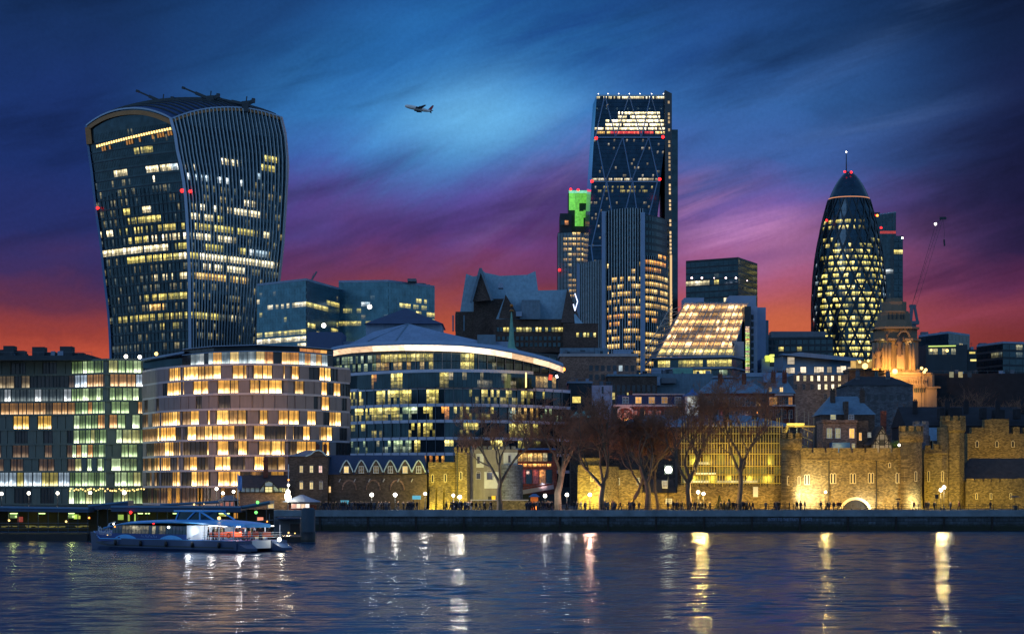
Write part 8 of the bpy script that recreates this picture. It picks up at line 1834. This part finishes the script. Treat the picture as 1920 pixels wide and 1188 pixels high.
    for x in (.9, 3.6, 6.3):
        for y in (-.35, -Bm + .35): b = MB(); b.bar((x, y, 1.5), (x, y, 3.4), .1); b.build('stanchion', wh, t)
    b = MB()
    for z in (1.85, 2.15, 2.45): b.bar((.6, -.25, z), (6.6, -.25, z), .05); b.bar((.6, -.25, z), (.6, -Bm + .3, z), .05)
    b.build('stern_rail', wh, t)
    b = MB()
    for x in (1.2, 3.8, 6.4): b.box(x - .1, x + .1, -7.4, -1.2, 3.22, 3.28)
    b.build('ceiling_lights', emit('boat_light', (255, 250, 240), 9), t)
    sb = pbr('seat_orange', (214, 84, 34), .6, .1, 1)
    for i in range(4):
        for y in (-1.8, -4.3, -6.8): b = MB(); x = 1.5 + i * 1.3; b.box(x, x + .5, y - .9, y + .9, 1.9, 2.02); b.box(x + .45, x + .55, y - .9, y + .9, 2.02, 2.5); b.build('seat', sb, t)
    b = MB(); b.lathe([(.3, 0)], (0, 0), 3) if 0 else None
    for k in range(12): a0, a1 = 2 * math.pi * k / 12, 2 * math.pi * (k + 1) / 12; b.bar((1.6 + .28 * math.cos(a0), -.18, 2.15 + .28 * math.sin(a0)), (1.6 + .28 * math.cos(a1), -.18, 2.15 + .28 * math.sin(a1)), .12)
    b.build('lifebuoy', sb, t)
    b = MB(); b.prism([(-1.4, -.4), (.3, -.1), (.3, -2.5), (-1.4, -2.2)], .2, 1.2, z1s=[.55, 1.3, 1.3, .55]); b.build('stern_step', hw, t); b = MB(); b.prism([(-1.4, -Bm + 2.2), (.3, -Bm + 2.5), (.3, -Bm + .1), (-1.4, -Bm + .4)], .2, 1.2, z1s=[.55, 1.3, 1.3, .55]); b.build('stern_step', hw, t)
    b = MB(); b.box(.1, .3, -Bm + 2.7, -2.7, .5, 1.5); b.build('transom', wh, t)
    b = MB(); b.bar((26.6, -.8, 1.9), (25.2, -.6, 3.4), .1); b.bar((25.2, -.6, 1.9), (25.2, -.6, 3.4), .08); b.bar((25.2, -.6, 3.4), (23.8, -.5, 3.6), .08); b.bar((27.6, -1.2, 2.0), (27.6, -1.2, 2.7), .06); b.bar((27.6, -1.2, 2.7), (29.6, -2.6, 2.9), .05); b.build('bow_frame', wh, t)
    for p, m_, r in (((23.9, -.25, 3.35), E_GLOBE, .12), ((12.9, -.15, 3.05), E_GLOBE, .16), ((5.4, -2.0, 4.25), E_WARM, .22), ((16, -.3, 3.5), E_RED, .12), ((25.6, -.6, 1.75), E_WARM, .16), ((-.3, -Bm + 1.6, 1.55), E_GLOBE, .26), ((23.6, -.2, 3.0), E_AMBER, .1)):
        b = MB(); b.ball(p, r); b.build('boat_lamp', m_, t)
    M = t.matrix_basis.copy(); 
    from mathutils import Matrix
    M = Matrix.Translation(H0) @ Matrix.Rotation(ang, 4, 'Z')
    for x, y, e in ((1.5, -2, 160), (4.2, -4.3, 220), (6.8, -2, 160), (4, -7, 100)): lamp('POINT', tuple(M @ Vector((x, y, 3.0))), e, (1, .96, .88), .25, name='boat_light')
    lamp('POINT', tuple(M @ Vector((-1.2, -Bm + 2, 1.8))), 90, (1, .9, .7), .2, name='boat_light'); lamp('POINT', tuple(M @ Vector((8.0, .9, 2.6))), 110, (.9, .95, 1), .2, name='boat_light')
    # passengers
    pr = random.Random(9)
    for i in range(24):
        p = M @ Vector((pr.uniform(.8, 8.4), pr.uniform(-7.9, -.7), 1.5)); o = bpy.data.objects.new('person', PM[pr.randrange(10)]); COL.objects.link(o); o.location = p; o.rotation_euler = (0, 0, pr.uniform(0, 6.28)); o.scale = (.95,) * 3; tag(o, 'passenger standing on the open stern deck of the river bus', 'person', 'passengers on the river bus')
    # swinging life raft boat behind: second craft's bow
    D = 282.0; t2 = thing('motor_launch', 'small dark blue and white launch whose bow shows beyond the river bus stern', 'boat', (X(508, D), D, 0)); b = MB(); st = []
    for i in range(9):
        x = X(470, D) + (X(533, D) - X(470, D)) * i / 8; k = (1 - (i / 8) ** 2.2) * 1.5 + .05; r_ = (i / 8) ** 2 * .5; st.append([(x - r_ * .4, D - k * .4, -.3), (x, D - k, 1.0 + r_ * .2), (x, D + k, 1.0 + r_ * .2), (x - r_ * .4, D + k * .4, -.3)])
    b.idx([p for s_ in st for p in s_], [(i * 4 + k, (i + 1) * 4 + k, (i + 1) * 4 + k + 1, i * 4 + k + 1) for i in range(8) for k in range(3)]); b.idx(st[0], [(0, 1, 2, 3)]); b.build('hull', hb, t2)
    b = MB(); b.box(X(476, D), X(500, D), D - .9, D + .9, 1.0, 2.1); b.build('cabin', wh, t2); b = MB(); b.box(X(474, D), X(502, D), D - 1.0, D + 1.0, 2.103, 2.25); b.build('cabin_roof', rb, t2)
    b = MB(); b.box(X(480, D), X(497, D), D - .96, D - .92, 1.45, 1.95, 0, (.8, .7, .4)); b.build('cabin_window', GLP, t2); b = MB(); b.bar((X(526, D), D - .3, 1.1), (X(516, D), D - .9, 1.08), .08); b.build('pale_stripe', wh, t2)
river_bus()
